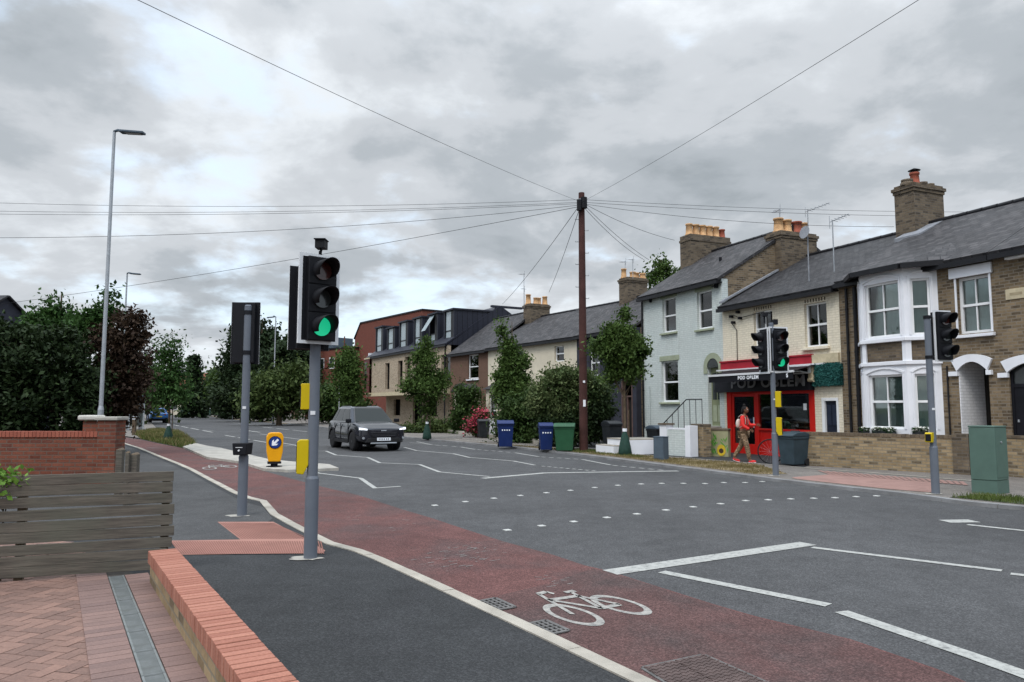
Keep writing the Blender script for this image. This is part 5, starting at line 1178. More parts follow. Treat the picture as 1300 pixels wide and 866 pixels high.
for nm, cc, N, xr in (('leaf_mural', (0.05, 0.20, 0.03), 26, (0.02, 0.55)), ('leaf_mural', (0.14, 0.36, 0.06), 22, (0.02, 0.5)), ('leaf_mural', (0.10, 0.27, 0.04), 10, (0.78, 0.98))):
    mb = MB()
    for k in range(N):
        x = L*r2.uniform(*xr); z = r2.uniform(0.04, 0.6); a = r2.uniform(0.7, 2.4); l = r2.uniform(0.12, 0.26); w_ = 0.025
        dx, dz = math.cos(a)*l, math.sin(a)*l; x = min(max(x, 0.03), L-0.03); x2 = min(max(x+dx, 0.02), L-0.02); z2_ = min(z+dz, 0.84)
        y = -0.003-0.0004*k-(0.012 if cc[0] > 0.12 else 0)
        mb.face([(x, y, z), ((x+x2)/2+w_, y, (z+z2_)/2), (x2, y, z2_), ((x+x2)/2-w_, y, (z+z2_)/2)])
    mb.build(nm, mplain('mural_green%.2f' % cc[1], cc, 0.8, 0.2, 9), t)
mb = MB(); c = L*0.72; mb.face([(c+0.15*math.cos(a), -0.018, 0.24+0.18*math.sin(a)) for a in [2*math.pi*i/18 for i in range(18)]]); mb.build('painted_yellow_flower', mplain('mural_yellow', (0.55, 0.38, 0.03), 0.8), t)
mb = MB(); mb.face([(c+0.08*math.cos(a), -0.020, 0.22+0.08*math.sin(a)) for a in [2*math.pi*i/14 for i in range(14)]]); mb.build('painted_flower_centre', mplain('mural_dark', (0.05, 0.03, 0.02), 0.8), t)
# steps up to the blue door with black railings
su = uc_b = (du0+du1)/2
floor = Hb.uz(910, 541)[1]
st_ = thing('doorstep_stairs', 'pale steps rising to the arched sage door of the blue house', 'steps', tuple(Hb.A), math.atan2(Hb.u.y, Hb.u.x))
mb = MB()
ns = 6; mb.box(du0-0.15, du1+0.15, -0.9, -0.07, -0.03, floor)
for k in range(ns-1): mb.box(du0-0.15-0.26*(k+1), du0-0.15-0.26*k-0.001, -0.88, -0.08, -0.03, floor*(1-(k+1)/ns))
mb.build('steps', M['island'], st_)
rl = thing('black_handrail', 'thin black iron handrails beside the steps of the blue house', 'railing', tuple(Hb.A), math.atan2(Hb.u.y, Hb.u.x))
for vv in (-0.86,):
    mb = MB(); x0 = du0-0.15; xe = x0-0.26*ns
    mb.tube([(xe, vv, 0.95), (x0, vv, floor+0.95), (du1+0.1, vv, floor+0.95)], 0.02, 8); mb.build('top_rail', M['gutter'], rl)
    for k in range(8):
        f = k/7; x = xe+(du1+0.1-xe)*f; zb_ = floor*max(0, min(1, (x-xe)/(x0-xe))); mb = MB(); mb.tube([(x, vv, zb_*0.98), (x, vv, zb_+0.95)], 0.012, 6); mb.build('baluster', M['gutter'], rl)
# steps by the dark house behind the tree
a_ = G(762, 575, ZF); dv = Vector((Hb.v.x, Hb.v.y, 0)); 
t = thing('white_garden_steps', 'low white edged garden steps behind the tree with a green bag', 'steps', (a_.x, a_.y, ZF-0.02), math.atan2(fdir.y, fdir.x))
mb = MB(); mb.box(-0.3, 0.9, 0, 0.35, 0, 0.28); mb.build('step', M['render'], t); mb = MB(); mb.box(-0.1, 1.3, 0.351, 1.8, 0, 0.5); mb.build('step', M['render'], t)
mb = MB(); mb.box(-0.3, 0.9, 0.0, 0.35, 0.281, 0.31); mb.build('step_tread', M['kerb'], t); mb = MB(); mb.box(-0.1, 1.3, 0.33, 1.8, 0.501, 0.53); mb.build('step_tread', M['kerb'], t)

# garden kerb opposite + low wall by cream houses
t, L = wall_thing('low_garden_kerb', 'low stone garden edging under the pink flowers and hedge', (555, 548), (700, 566), 0.22, 0.15, M['kerb'])
t, L = wall_thing('white_gate_pier', 'short white gate pier between the black bin and blue bin', (620, 556), (628, 557), 0.95, 0.3, M['render'], 0.03, M['kerb'])
# ------------------------------------------------------------------ left: fence, red wall, posts
YB = 14.5
def Pz(px, py, Y): return D(px, py, Y)
xa, xb = D(-260, 545, YB).x, D(147.5, 560, YB).x
t = thing('red_brick_boundary_wall', 'red brick boundary wall with tall end pier behind the slatted fence', 'wall', (xb, YB, ZN-0.02), 0)
hz = D(60, 546.5, YB).z-ZN; hp = D(140, 532.5, YB).z-ZN
mb = MB(); mb.box(xa-xb, -0.36, 0.02, 0.24, 0, hz-0.11); mb.build('wall_body', M['redbrick'], t)
mb = MB(); x = xa-xb
while x < -0.42: mb.box(x+0.004, x+0.069, 0.0, 0.26, hz-0.109, hz+rnd.uniform(-0.003, 0.003)); x += 0.0745
mb.build('coping', M['copred'], t)
mb = MB(); mb.box(-0.36, 0, -0.03, 0.33, 0, hp); mb.box(-0.72, -0.361, 0.1, 0.33, 0, hp-0.02); mb.build('pier', M['redbrick'], t)
mb = MB(); mb.box(-0.41, 0.04, -0.07, 0.37, hp+0.001, hp+0.07); mb.build('pier_cap', M['island'], t, bevel=0.015); mb = MB(); mb.box(-0.80, -0.42, 0.03, 0.37, hp+0.0, hp+0.10); mb.build('pier_cap', mplain('pale_cap', (0.5, 0.48, 0.43), 0.8, 0.15, 4, dirt=0.3), t, bevel=0.03)
# horizontal slatted fence
fl, fr = G(0, 743, ZD), G(215, 728, ZD); fd = (fr-fl).normalized(); fl2 = fl-fd*2.2; L = (fr-fl2).length
t = thing('slatted_wooden_fence', 'weathered grey horizontal slat fence across the paved drive', 'fence', (fl2.x, fl2.y, ZD+0.03), math.atan2(fd.y, fd.x))
ztop = D(217, 598, fr.y).z-ZD-0.03; pitch_ = ztop/9.05; r2 = random.Random(9)
for k in range(9):
    z1 = ztop-k*pitch_; x1 = L+r2.uniform(-0.02, 0.03) if k < 7 else L-0.03; mb = MB(); sg_ = r2.uniform(-0.012, 0.012)
    N = 8; vv = []
    for i in range(N+1):
        x = x1*i/N; dz = sg_*math.sin(3.1*i/N)+r2.uniform(-0.003, 0.003)
        vv += [(x, -0.012, z1-pitch_*0.90+dz), (x, 0.012, z1-pitch_*0.90+dz), (x, 0.012, z1+dz), (x, -0.012, z1+dz)]
    F = []
    for i in range(N):
        for j in range(4): F.append((i*4+j, i*4+(j+1) % 4, (i+1)*4+(j+1) % 4, (i+1)*4+j))
    F += [(3, 2, 1, 0), (4*N, 4*N+1, 4*N+2, 4*N+3)]; mb.idx(vv, F); mb.build('slat', M['wood'], t, bevel=0.003)
for x in (0.05, 2.33, L-0.06):
    mb = MB(); mb.box(x-0.035, x+0.035, 0.014, 0.085, -0.03, ztop-0.01 if x < L-0.1 else ztop-0.09); mb.build('post', M['woodd'], t, bevel=0.004)
# stubby posts beyond
for k, (px0, px1, pyt, Y) in enumerate(((149, 157, 571, 12.8), (160, 165, 575, 12.2), (166, 176, 577, 12.3))):
    a_ = D(px0, pyt, Y); b_ = D(px1, pyt, Y); w_ = b_.x-a_.x
    t = thing('wooden_post', ('leftmost of three weathered wooden posts just beyond the slatted fence', 'thin middle one of three weathered wooden posts beyond the slatted fence', 'rightmost, broad and split, of three wooden posts beyond the slatted fence')[k], 'post', ((a_.x+b_.x)/2, Y, ZN), 0.1, 'weathered posts beyond the fence')
    mb = MB(); mb.box(-w_/2, w_/2, -w_/2, w_/2, 0, a_.z-ZN); mb.build('post_shaft', M['wood'], t, bevel=0.01)
    mb = MB(); mb.prism([(-w_/2, -w_/2, a_.z-ZN+0.001), (w_/2, -w_/2, a_.z-ZN+0.001), (0, 0, a_.z-ZN+0.03)], (0, w_, 0)); mb.build('post_cap', M['woodd'], t)
# ------------------------------------------------------------------ traffic signals
def rot_z(a): return Matrix.Rotation(a, 4, 'Z')
def signal_head(t, off, z_mid, phi, lit=True, board=True, scale=1.0, back=False, bw=0.25, bh=0.5):
    """head facing direction phi (degrees from -Y towards +X), centred at off (x, y) and height z_mid"""
    Mx = Matrix.Translation((off[0], off[1], z_mid)) @ rot_z(R(phi)) 
    def add(mb): mb.v = [tuple(Mx @ Vector(p)) for p in mb.v]; return mb
    mb = MB(); mb.box(-0.15, 0.15, 0.0, 0.17, -0.45, 0.45)
    for k in (-1, 0, 1): mb.box(-0.152, 0.152, -0.012, 0.0, k*0.3-0.145, k*0.3+0.145)
    hd = add(mb).build('signal_head', M['sigblack'], t, bevel=0.012)
    if board:
        mb = MB(); mb.box(-bw, bw, 0.05, 0.062, -bh, bh); add(mb).build('backing_board', M['sigblack'], hd)
        mb = MB(); e = 0.035
        for q in ((-bw, bw, bh-e, bh), (-bw, bw, -bh, -bh+e), (-bw, -bw+e, -bh+e, bh-e), (bw-e, bw, -bh+e, bh-e)): mb.box(q[0]-0.001, q[1]+0.001, 0.044, 0.066 if not back else 0.0615, q[2], q[3])
        add(mb).build('white_border', M['sigwhite'], hd)
    for k, m in ((1, M['lensred']), (0, M['lens']), (-1, M['green'] if lit else M['lens'])):
        mb = MB(); c = k*0.3; n = 22; prof = []
        mb.cyl((0, -0.03, c), (0, -0.012, c), 0.1, n=24); add(mb).build('lens', m, hd)
        vs_ = []                                        # hood: open tube, cut back underneath
        for i in range(n+1):
            a = R(-35+250*i/n)
            for (r_, y) in ((0.112, -0.012), (0.112, -0.26 if 0 < i < n else -0.13), (0.105, -0.26 if 0 < i < n else -0.13), (0.105, -0.012)):
                yy = y if y > -0.1 else -0.10-0.15*max(0, math.sin(a)*0.5+0.5)
                vs_.append((r_*math.cos(a), yy, c+r_*math.sin(a)))
        F = []
        for i in range(n):
            for j in range(3): F.append((i*4+j, i*4+j+1, (i+1)*4+j+1, (i+1)*4+j))
        mb = MB(); mb.idx(vs_, F, True); add(mb).build('visor', M['sigblack'], hd)
    return hd
def signal_pole(name, label, px, py, z, ytop, ysplit, r0=0.07, r1=0.057, Mlow=None):
    b = G(px[0], py, z); Y = b.y
    top = D(px[1], ytop, Y).z-z; split = D(px[0], ysplit, Y).z-z
    t = thing(name, label, 'traffic light', (b.x, b.y, z), 0, 'traffic signals of the crossing')
    mb = MB(); mb.cyl((0, 0, 0), (0, 0, split-0.03), r0, n=20); mb.cyl((0, 0, split-0.03), (0, 0, split), r0, r1, n=20, caps=False); mb.build('pole_base', M['polegrey'], t)
    mb = MB(); mb.cyl((0, 0, split), (0, 0, top), r1, n=20); mb.cyl((0, 0, top), (0, 0, top+0.02), r1*1.05, r1*0.8, n=20); mb.build('pole', M['polegrey'], t)
    mb = MB(); mb.box(-0.02, 0.03, -r1-0.004, -r1+0.01, split*1.75, split*1.75+0.04); mb.build('label_plate', M['sigwhite'], t)
    mb = MB(); n = 16; rr = random.Random(int(px[0])); mb.face([(-0.05+(0.10+0.09*rr.random())*math.cos(2*math.pi*i/n)*1.1, -0.02+(0.08+0.06*rr.random())*math.sin(2*math.pi*i/n), 0.008) for i in range(n)]); mb.build('base_mortar', M['island'], t)
    return t, Y, top
def wait_box(t, x, y, z0, z1, ang, w=0.13, d=0.16, shape='tall'):
    Mx = Matrix.Translation((x, y, 0)) @ rot_z(R(ang))
    mb = MB()
    if shape == 'tall': pts = [(0, z0+0.1), (0.05, z0), (d, z0+0.01), (d, z1-0.02), (d-0.03, z1), (0, z1)]
    else: pts = [(0, z0), (d, z0), (d, z1), (0, z1)]
    mb.prism([(-w/2, -p[0], p[1]) for p in pts], (w, 0, 0)); mb.v = [tuple(Mx @ Vector(p)) for p in mb.v]
    o = mb.build('push_button_box', M['yellow'], t, bevel=0.008)
    mb = MB(); mb.prism([(-w/2+0.012, -d-0.006, pp) for pp in (z0+0.03,)]+[(w/2-0.012, -d-0.006, z0+0.03), (w/2-0.012, -d-0.006, z1-0.03), (-w/2+0.012, -d-0.006, z1-0.03)], (0, 0.0055, 0)); mb.v = [tuple(Mx @ Vector(p)) for p in mb.v]
    mb.build('button_panel', M['sigblack'], o); return o
def bracket(t, x, y, z, w=0.1):
    mb = MB(); mb.tube([(0, 0, z), (x, y, z)], 0.022, 8); mb.cyl((0, 0, z-0.03), (0, 0, z+0.03), 0.066, n=16); return mb.build('bracket', M['sigblack'], t)

# near pole with lit green
t, Y, top = signal_pole('traffic_signal', 'nearest traffic signal with lit green lens, two heads and camera on top', (394, 404), 709, ZN, 334, 604)
zt = D(405, 326, Y).z-ZN; zb = D(405, 438, Y).z-ZN; zm = (zt+zb)/2
hx = D(410, 380, Y-0.15).x-t.location.x
signal_head(t, (hx-0.02, -0.14), zm, 42, True, bw=0.235, bh=(zt-zb)/2)
zt2 = D(384, 340, Y+0.1).z-ZN; zb2 = D(384, 445, Y+0.1).z-ZN
hx2 = D(392, 390, Y+0.15).x-t.location.x
signal_head(t, (hx2-0.0, 0.13), (zt2+zb2)/2, 180+28, False, bw=0.22, bh=(zt2-zb2)/2, back=True)
bracket(t, hx-0.02, -0.02, zm+0.35); bracket(t, hx-0.02, -0.02, zm-0.35); bracket(t, hx2, 0.13, zm-0.42)
mb = MB(); mb.tube([(0.03, 0, top), (0.03, 0, top+0.13)], 0.018); o_ = mb.build('camera_stalk', M['sigblack'], t)
zc = D(408, 311, Y).z-ZN; xc = D(408, 311, Y).x-t.location.x
mb = MB(); mb.box(xc-0.05, xc+0.055, -0.08, 0.06, zc-0.045, zc+0.045); mb.box(xc-0.06, xc+0.065, -0.1, 0.07, zc+0.046, zc+0.054); mb.tube([(0.03, 0, top+0.1), (xc, 0, zc-0.05)], 0.015); mb.build('detector_camera', M['sigblack'], t)
z1_, z0_ = D(388, 487, Y).z-ZN, D(388, 520, Y).z-ZN; wait_box(t, -0.045, 0.02, z0_, z1_, -72, 0.12, 0.10, 'box')
z1_, z0_ = D(386, 558, Y).z-ZN, D(386, 602, Y).z-ZN; wait_box(t, -0.045, 0.0, z0_, z1_, -75, 0.12, 0.12)

# left pole, head seen from behind
t, Y, top = signal_pole('traffic_signal', 'traffic signal seen from behind, black head back and small black push button', (307, 316), 655, ZN, 389, 577)
zt = D(312, 383, Y).z-ZN; zb = D(312, 462, Y).z-ZN
hx = D(312.5, 420, Y+0.12).x-t.location.x
signal_head(t, (hx, 0.14), (zt+zb)/2, 180+6, False, bw=0.205, bh=(zt-zb)/2, back=True)
mb = MB(); x0 = hx; mb.box(x0-0.21, x0+0.21, 0.071, 0.083, (zb), (zt)); mb.build('head_back_cover', M['sigblack'], t)
bracket(t, hx, 0.1, (zt+zb)/2+0.3); bracket(t, hx, 0.1, (zt+zb)/2-0.3)
z1_, z0_ = D(308, 562, Y).z-ZN, D(308, 577, Y).z-ZN
mb = MB(); mb.prism([(-0.10, -0.17, z0_), (0.09, -0.17, z0_), (0.105, -0.17, z1_), (-0.115, -0.17, z1_)], (0, 0.26, 0)); bb = mb.build('push_button_box', M['sigblack'], t, bevel=0.012)
mb = MB(); mb.cyl((-0.01, -0.171, (z0_+z1_)/2-0.02), (-0.01, -0.185, (z0_+z1_)/2-0.02), 0.014, n=12); mb.box(-0.06, 0.04, -0.176, -0.171, (z0_+z1_)/2+0.02, (z0_+z1_)/2+0.028); mb.build('push_button', M['sigwhite'], bb)

# far pole with lit green
t, Y, top = signal_pole('traffic_signal', 'traffic signal across the road before the red shop, green lit', (985, 977.5), 604, ZF, 411, 549)
zt = D(988, 415, Y).z-ZF; zb = D(988, 473, Y).z-ZF; hx = D(989, 440, Y).x-t.location.x
signal_head(t, (hx, -0.06), (zt+zb)/2, 14, True, bh=(zt-zb)/2)
hx2 = D(968, 445, Y).x-t.location.x; signal_head(t, (hx2, 0.05), (zt+zb)/2-0.02, -78, False, bh=(zt-zb)/2, bw=0.2, back=True)
bracket(t, hx, -0.02, (zt+zb)/2+0.35); bracket(t, hx, -0.02, (zt+zb)/2-0.35); bracket(t, hx2, 0.03, (zt+zb)/2+0.3); bracket(t, hx2, 0.03, (zt+zb)/2-0.3)
xc = D(970.5, 405, Y).x-t.location.x
mb = MB(); mb.tube([(xc, 0, top), (xc, 0, top+0.17)], 0.025); mb.box(xc-0.055, xc+0.055, -0.09, 0.06, top+0.17, top+0.26); mb.build('detector_camera', M['sigblack'], t)
xc = D(984, 412, Y).x-t.location.x; mb = MB(); mb.box(xc-0.05, xc+0.05, -0.06, 0.06, top-0.02, top+0.10); mb.build('detector_unit', M['sigblack'], t)
for ya, yb, sh in ((497, 517, 'box'), (530, 553, 'tall')):
    z1_, z0_ = D(988, ya, Y).z-ZF, D(988, yb, Y).z-ZF; wait_box(t, 0.04, -0.02, z0_, z1_, 62, 0.13, 0.13, sh)
# right pole
t, Y, top = signal_pole('traffic_signal', 'traffic signal by the green cabinet with three unlit lenses', (1188, 1181), 627, ZF, 406, 566)
zt = D(1195, 394, Y).z-ZF; zb = D(1195, 459, Y).z-ZF; hx = D(1199, 430, Y).x-t.location.x
signal_head(t, (hx, -0.03), (zt+zb)/2, 16, False, bh=(zt-zb)/2, bw=0.2)
bracket(t, hx, 0.0, (zt+zb)/2+0.35); bracket(t, hx, 0.0, (zt+zb)/2-0.4)
z1_, z0_ = D(1178, 549, Y).z-ZF, D(1178, 562, Y).z-ZF; wait_box(t, -0.04, 0.0, z0_, z1_, -50, 0.12, 0.12)

# ------------------------------------------------------------------ street lamps
def lamp(label, base, H, arm, side, name='street_lamp'):
    t = thing(name, label, 'street lamp', tuple(base), 0, 'street lamps along the road')
    mb = MB(); mb.cyl((0, 0, 0), (0, 0, 1.5), 0.085, n=16); mb.cyl((0, 0, 1.5), (0, 0, 1.62), 0.085, 0.062, n=16, caps=False); mb.cyl((0, 0, 1.62), (0, 0, H-0.02), 0.062, 0.045, n=16); mb.build('pole', M['galv'], t)
    mb = MB(); mb.box(-0.03, 0.03, -0.088, -0.075, 0.5, 1.0); mb.build('door', M['galv'], t)
    mb = MB(); s = side
    mb.tube([(0, 0, H-0.12), (0, 0, H+0.0), (s*0.12, -0.02, H+0.03), (s*arm*0.3, -0.04, H+0.0)], 0.045, 10)
    mb.prism([(s*arm*0.2, -0.16, H-0.05), (s*arm, -0.13, H-0.10), (s*arm, 0.09, H-0.10), (s*arm*0.2, 0.12, H-0.05)], (0, 0, 0.075)); mb.build('lantern', M['darkcab'], t, bevel=0.02)
    mb = MB(); mb.prism([(s*arm*0.4, -0.12, H-0.068), (s*arm*0.9, -0.10, H-0.099), (s*arm*0.9, 0.06, H-0.099), (s*arm*0.4, 0.08, H-0.068)], (0, 0, -0.008)); mb.build('lamp_glass', M['lens'], t)
    return t
b = D(127.5, 530, 22.5); lamp('tall galvanised street lamp rising just behind the red brick pier', (b.x, 22.5, ZN), D(145, 167, 22.5).z-ZN, 0.95, 1)
b = D(153, 530, 46); lamp('second street lamp poking above the purple leaved tree at left', (b.x, 46, 0.05), D(156, 348, 46).z, 0.85, 1)
b = D(346.5, 532, 69); lamp('distant street lamp in front of the big green bush on the bend', (b.x, 69, 0.05), D(348, 403, 69).z, 0.8, -1)

# telegraph pole
Tb = G(741, 573, ZF); Ttop = D(739.5, 245, Tb.y).z
t = thing('telegraph_pole', 'tall dark brown wooden telegraph pole with black junction box at the hedge', 'telegraph pole', (Tb.x, Tb.y, ZF))
Hh = Ttop-ZF
mb = MB(); mb.cyl((0, 0, -0.05), (0, 0, Hh*0.5), 0.155, 0.135, n=16); mb.cyl((0, 0, Hh*0.5), (0, 0, Hh), 0.135, 0.11, n=16); mb.build('pole_shaft', M['telewood'], t)
mb = MB(); mb.box(-0.19, -0.03, -0.25, -0.11, Hh-0.72, Hh-0.30); mb.build('junction_box', M['sigblack'], t, bevel=0.02)
mb = MB(); mb.cyl((0.07, -0.16, Hh-0.62), (0.07, -0.16, Hh-0.22), 0.12, n=14); mb.build('junction_box', M['sigblack'], t)
mb = MB(); mb.cyl((0, 0, Hh-0.36), (0, 0, Hh-0.24), 0.125, n=16); mb.build('pole_band', M['galv'], t)
for k in range(9):
    z = Hh-1.0-k*0.42; s = 1 if k % 2 else -1
    mb = MB(); mb.tube([(0, 0, z), (s*0.24, 0, z), (s*0.24, 0, z+0.03)], 0.012, 6); mb.build('step_iron', M['galv'], t)
mb = MB(); mb.box(-0.02, 0.07, -0.165, -0.145, D(741, 512, Tb.y).z-ZF-0.12, D(741, 512, Tb.y).z-ZF+0.12); mb.build('warning_plate', M['signwhite'], t)
mb = MB(); mb.box(-0.02, 0.06, -0.163, -0.145, 2.45, 2.53); mb.build('number_plate', M['signwhite'], t)
TT = Vector((Tb.x, Tb.y, Ttop-0.35))
def cable(label, end, sag, r=0.012, start=TT, seg=28):
    a, b = Vector(start), Vector(end); mb = MB(); pts = []
    for i in range(seg+1):
        f = i/seg; p = a.lerp(b, f); p.z -= sag*4*f*(1-f); pts.append(p-a)
    mb.tube(pts, r, 5); o = mb.build('overhead_cable', M['black']); o.location = a
    return tag(o, label, 'cable', 'overhead telephone cables')
cable('overhead cable rising from the pole to the top left of the sky', D(30, -70, 7.0), 0.12, 0.0045)
cable('overhead cable rising from the pole to the top right of the sky', D(1290, -78, 8.0), 0.10, 0.0045)
cable('uppermost of the level cables running left from the pole', D(-260, 247, 27), 0.35, 0.0065, TT+Vector((0, 0, 0.1)))
cable('second of the level cables running left from the pole', D(-260, 261, 27), 0.32, 0.0065)
cable('third of the level cables running left from the pole', D(-260, 266, 26), 0.30, 0.0065, TT+Vector((0, 0, -0.05)))
cable('slightly drooping cable running left from pole, above the small lamp', D(-200, 300, 24), 0.45, 0.0075, TT+Vector((0, 0, -0.1)))
cable('lowest long cable slanting from pole down over the left trees', D(-260, 415, 44), 0.5, 0.009, TT+Vector((0, 0, -0.15)))
cable('uppermost of the cables running right from pole over the chimneys', D(1560, 262, 31), 0.35, 0.0065, TT+Vector((0, 0, 0.1)))
cable('second of the cables running right from pole over the chimneys', D(1560, 268, 31), 0.38, 0.007)
cable('lower sagging cable running right from pole to the tall chimney', D(1135, 288, 24.5), 0.22, 0.007, TT+Vector((0, 0, -0.05)))
cable('drop cable from pole to the left chimney of the blue house', D(856, 305, 31.0), 0.15, 0.008)
cable('drop cable from the pole to the aerial behind the blue house, upper', D(824, 330, 37), 0.15, 0.009)
cable('drop cable from the pole to the aerial behind the blue house, lower', D(818, 330, 37), 0.2, 0.009, TT+Vector((0, 0, -0.1)))
cable('drop cable from the pole past the chimney aerial of the cream houses', D(638, 386, 52), 0.2, 0.011)
cable('steep drop cable from the pole to the cream house roof', D(697, 371, 45), 0.15, 0.011)

# keep-left bollard
b = G(348, 592.5, 0.07); H_ = D(348, 549, b.y).z-0.07
t = thing('keep_left_bollard', 'yellow traffic bollard with blue and white arrow disc on the pale island', 'bollard', (b.x, b.y, 0.07), R(22)); 
prof = [(-0.15, 0.13), (-0.205, 0.40), (-0.215, H_-0.12), (-0.17, H_-0.02), (-0.1, H_), (0.1, H_), (0.17, H_-0.02), (0.215, H_-0.12), (0.205, 0.40), (0.15, 0.13)]
mb = MB(); mb.prism([(x, -0.10, z) for x, z in prof], (0, 0.2, 0)); mb.build('bollard_body', M['amber'], t, bevel=0.025)
mb = MB(); mb.box(-0.17, 0.17, -0.12, 0.12, 0.08, 0.135); mb.cyl((0, 0, 0), (0, 0, 0.1), 0.09, n=14); mb.cyl((0, 0, 0), (0, 0, 0.02), 0.2, n=18); mb.build('bollard_base', M['sigblack'], t)
mb = MB(); 
zd = H_-0.26; mb.cyl((0, -0.104, zd), (0, -0.113, zd), 0.165, n=28); di = mb.build('sign_rim', M['sigblack'], t)
mb = MB(); mb.cyl((0, -0.1135, zd), (0, -0.118, zd), 0.15, n=28); mb.build('arrow_disc', M['signblue'], di)
mb = MB()
def rp(x, z): c, s = math.cos(R(-45)), math.sin(R(-45)); return (x*c-z*s, -0.1195, zd+x*s+z*c)
# arrow pointing down-left
pts = [(-0.028, 0.11), (0.028, 0.11), (0.028, -0.02), (0.08, 0.03), (0.08, -0.03), (0, -0.115), (-0.08, -0.03), (-0.08, 0.03), (-0.028, -0.02)]
def ra(x, z): c, s = math.cos(R(-45)), math.sin(R(-45)); return (x*c-z*s, 0, x*s+z*c)
mb.prism([(ra(x, z)[0], -0.121, zd+ra(x, z)[2]) for x, z in pts], (0, 0.003, 0)); mb.build('arrow', M['signwhite'], di)

# ------------------------------------------------------------------ bins, cabinets
def bin_(label, px, py, mat, ytop=None, rz=0.0, w=0.56, d=0.66, name='wheelie_bin', lid=None, wide=1.0, group='wheeled bins', z=ZF, H=1.05, big=False, letters=False):
    b = G(px, py, z)
    if ytop: H = D(px, ytop, b.y).z-z
    t = thing(name, label, 'bin', tuple(b), rz, group)
    w2, d2 = w/2, d/2; mb = MB(); bt = 0.86*H
    v = []
    for z_, k in ((0.04, 0.80), (bt-0.06, 0.98), (bt-0.06, 1.04), (bt, 1.04)): v += [(-w2*k, -d2*k+0.0, z_), (w2*k, -d2*k, z_), (w2*k, d2*k, z_), (-w2*k, d2*k, z_)]
    F = [(3, 2, 1, 0), (12, 13, 14, 15)]
    for i in range(3):
        for j in range(4): F.append((i*4+j, i*4+(j+1) % 4, (i+1)*4+(j+1) % 4, (i+1)*4+j))
    mb.idx(v, F); mb.build('bin_body', mat, t, bevel=0.03)
    mb = MB(); k = 1.07
    pr = [(-d2*k-0.03, bt+0.002), (-d2*k-0.01, bt+0.05), (-d2*0.5, H*0.98), (d2*0.4, H), (d2*k, bt+0.07), (d2*k+0.02, bt+0.002)]
    mb.prism([(-w2*k, y, z_) for y, z_ in pr], (w*k, 0, 0)); mb.build('lid', lid or mat, t, bevel=0.02)
    mb = MB(); mb.tube([(-w2*0.8, d2+0.03, bt+0.03), (-w2*0.8, d2+0.11, bt+0.05), (w2*0.8, d2+0.11, bt+0.05), (w2*0.8, d2+0.03, bt+0.03)], 0.018); mb.build('handle', mat, t)
    for s in (-1, 1):
        mb = MB(); mb.cyl((s*(w2*0.78), d2*0.78, 0.1), (s*(w2*0.78+0.05), d2*0.78, 0.1), 0.1, n=18); mb.build('wheel', M['blackrub'], t)
    if letters:
        for k in range(4): mb = MB(); x = -0.15+k*0.09; mb.box(x, x+0.045, -d2*0.93-0.01, -d2*0.93, bt*0.72, bt*0.72+0.05); mb.build('worn_letter', M['signwhite'], t)
    return t
hd = math.atan2(fdir.y, fdir.x)
bin_('large blue wheeled bin at the kerb by the hedge, just right of the gate pier', 641.5, 568, M['binblue'], 533.5, hd+R(70), 0.62, 0.72, letters=True)
bin_('blue wheeled bin touching the green bin near the telegraph pole', 693, 572, M['binblue'], 536.5, hd+R(70), 0.5, 0.6, letters=True)
bin_('large green wheeled bin between blue bin and telegraph pole', 717, 573, M['bingreen'], 537, hd+R(60), 0.72, 0.66)
bin_('black wheeled bin beside the pink flowers and white gate pier', 613, 556, M['binblack'], 532, hd+R(80), 0.52, 0.6)
bin_('black wheeled bin with grey lid behind the forecourt wall of blue house', 836, 573, M['binblack'], 540, hd+R(90), 0.6, 0.65, lid=M['darkcab'])
bin_('dark grey wheeled bin leaning against the yellow brick wall by the bicycle', 1008, 591, M['bingrey'], 548, R(-62), 0.56, 0.62)
bin_('dark navy bin in shade on top of the white garden steps', 777, 570, M['binblack'], 534, hd+R(90), 0.55, 0.6)
b_ = bin_('blue bin standing left in front of the modern brick block', 556, 541, M['binblue'], 519, hd+R(80), 0.6, 0.7)
b_ = bin_('blue bin standing right in front of the modern brick block', 565, 541.5, M['binblue'], 519.5, hd+R(80), 0.6, 0.7)
# small grey street cabinet
b = G(839.5, 584, ZF); Hc = D(839, 554, b.y).z-ZF
t = thing('street_cabinet', 'small plain slate grey metal cabinet on the dry verge', 'cabinet', tuple(b), hd+R(20))
mb = MB(); mb.box(-0.18, 0.18, -0.14, 0.14, 0, Hc-0.02); mb.build('cabinet_body', M['darkcab'], t, bevel=0.012); mb = MB(); mb.box(-0.19, 0.19, -0.15, 0.15, Hc-0.02, Hc); mb.build('cabinet_top', M['darkcab'], t, bevel=0.006)
mb = MB(); mb.box(-0.15, 0.15, -0.146, -0.141, 0.06, Hc-0.06); mb.build('door', M['darkcab'], t)
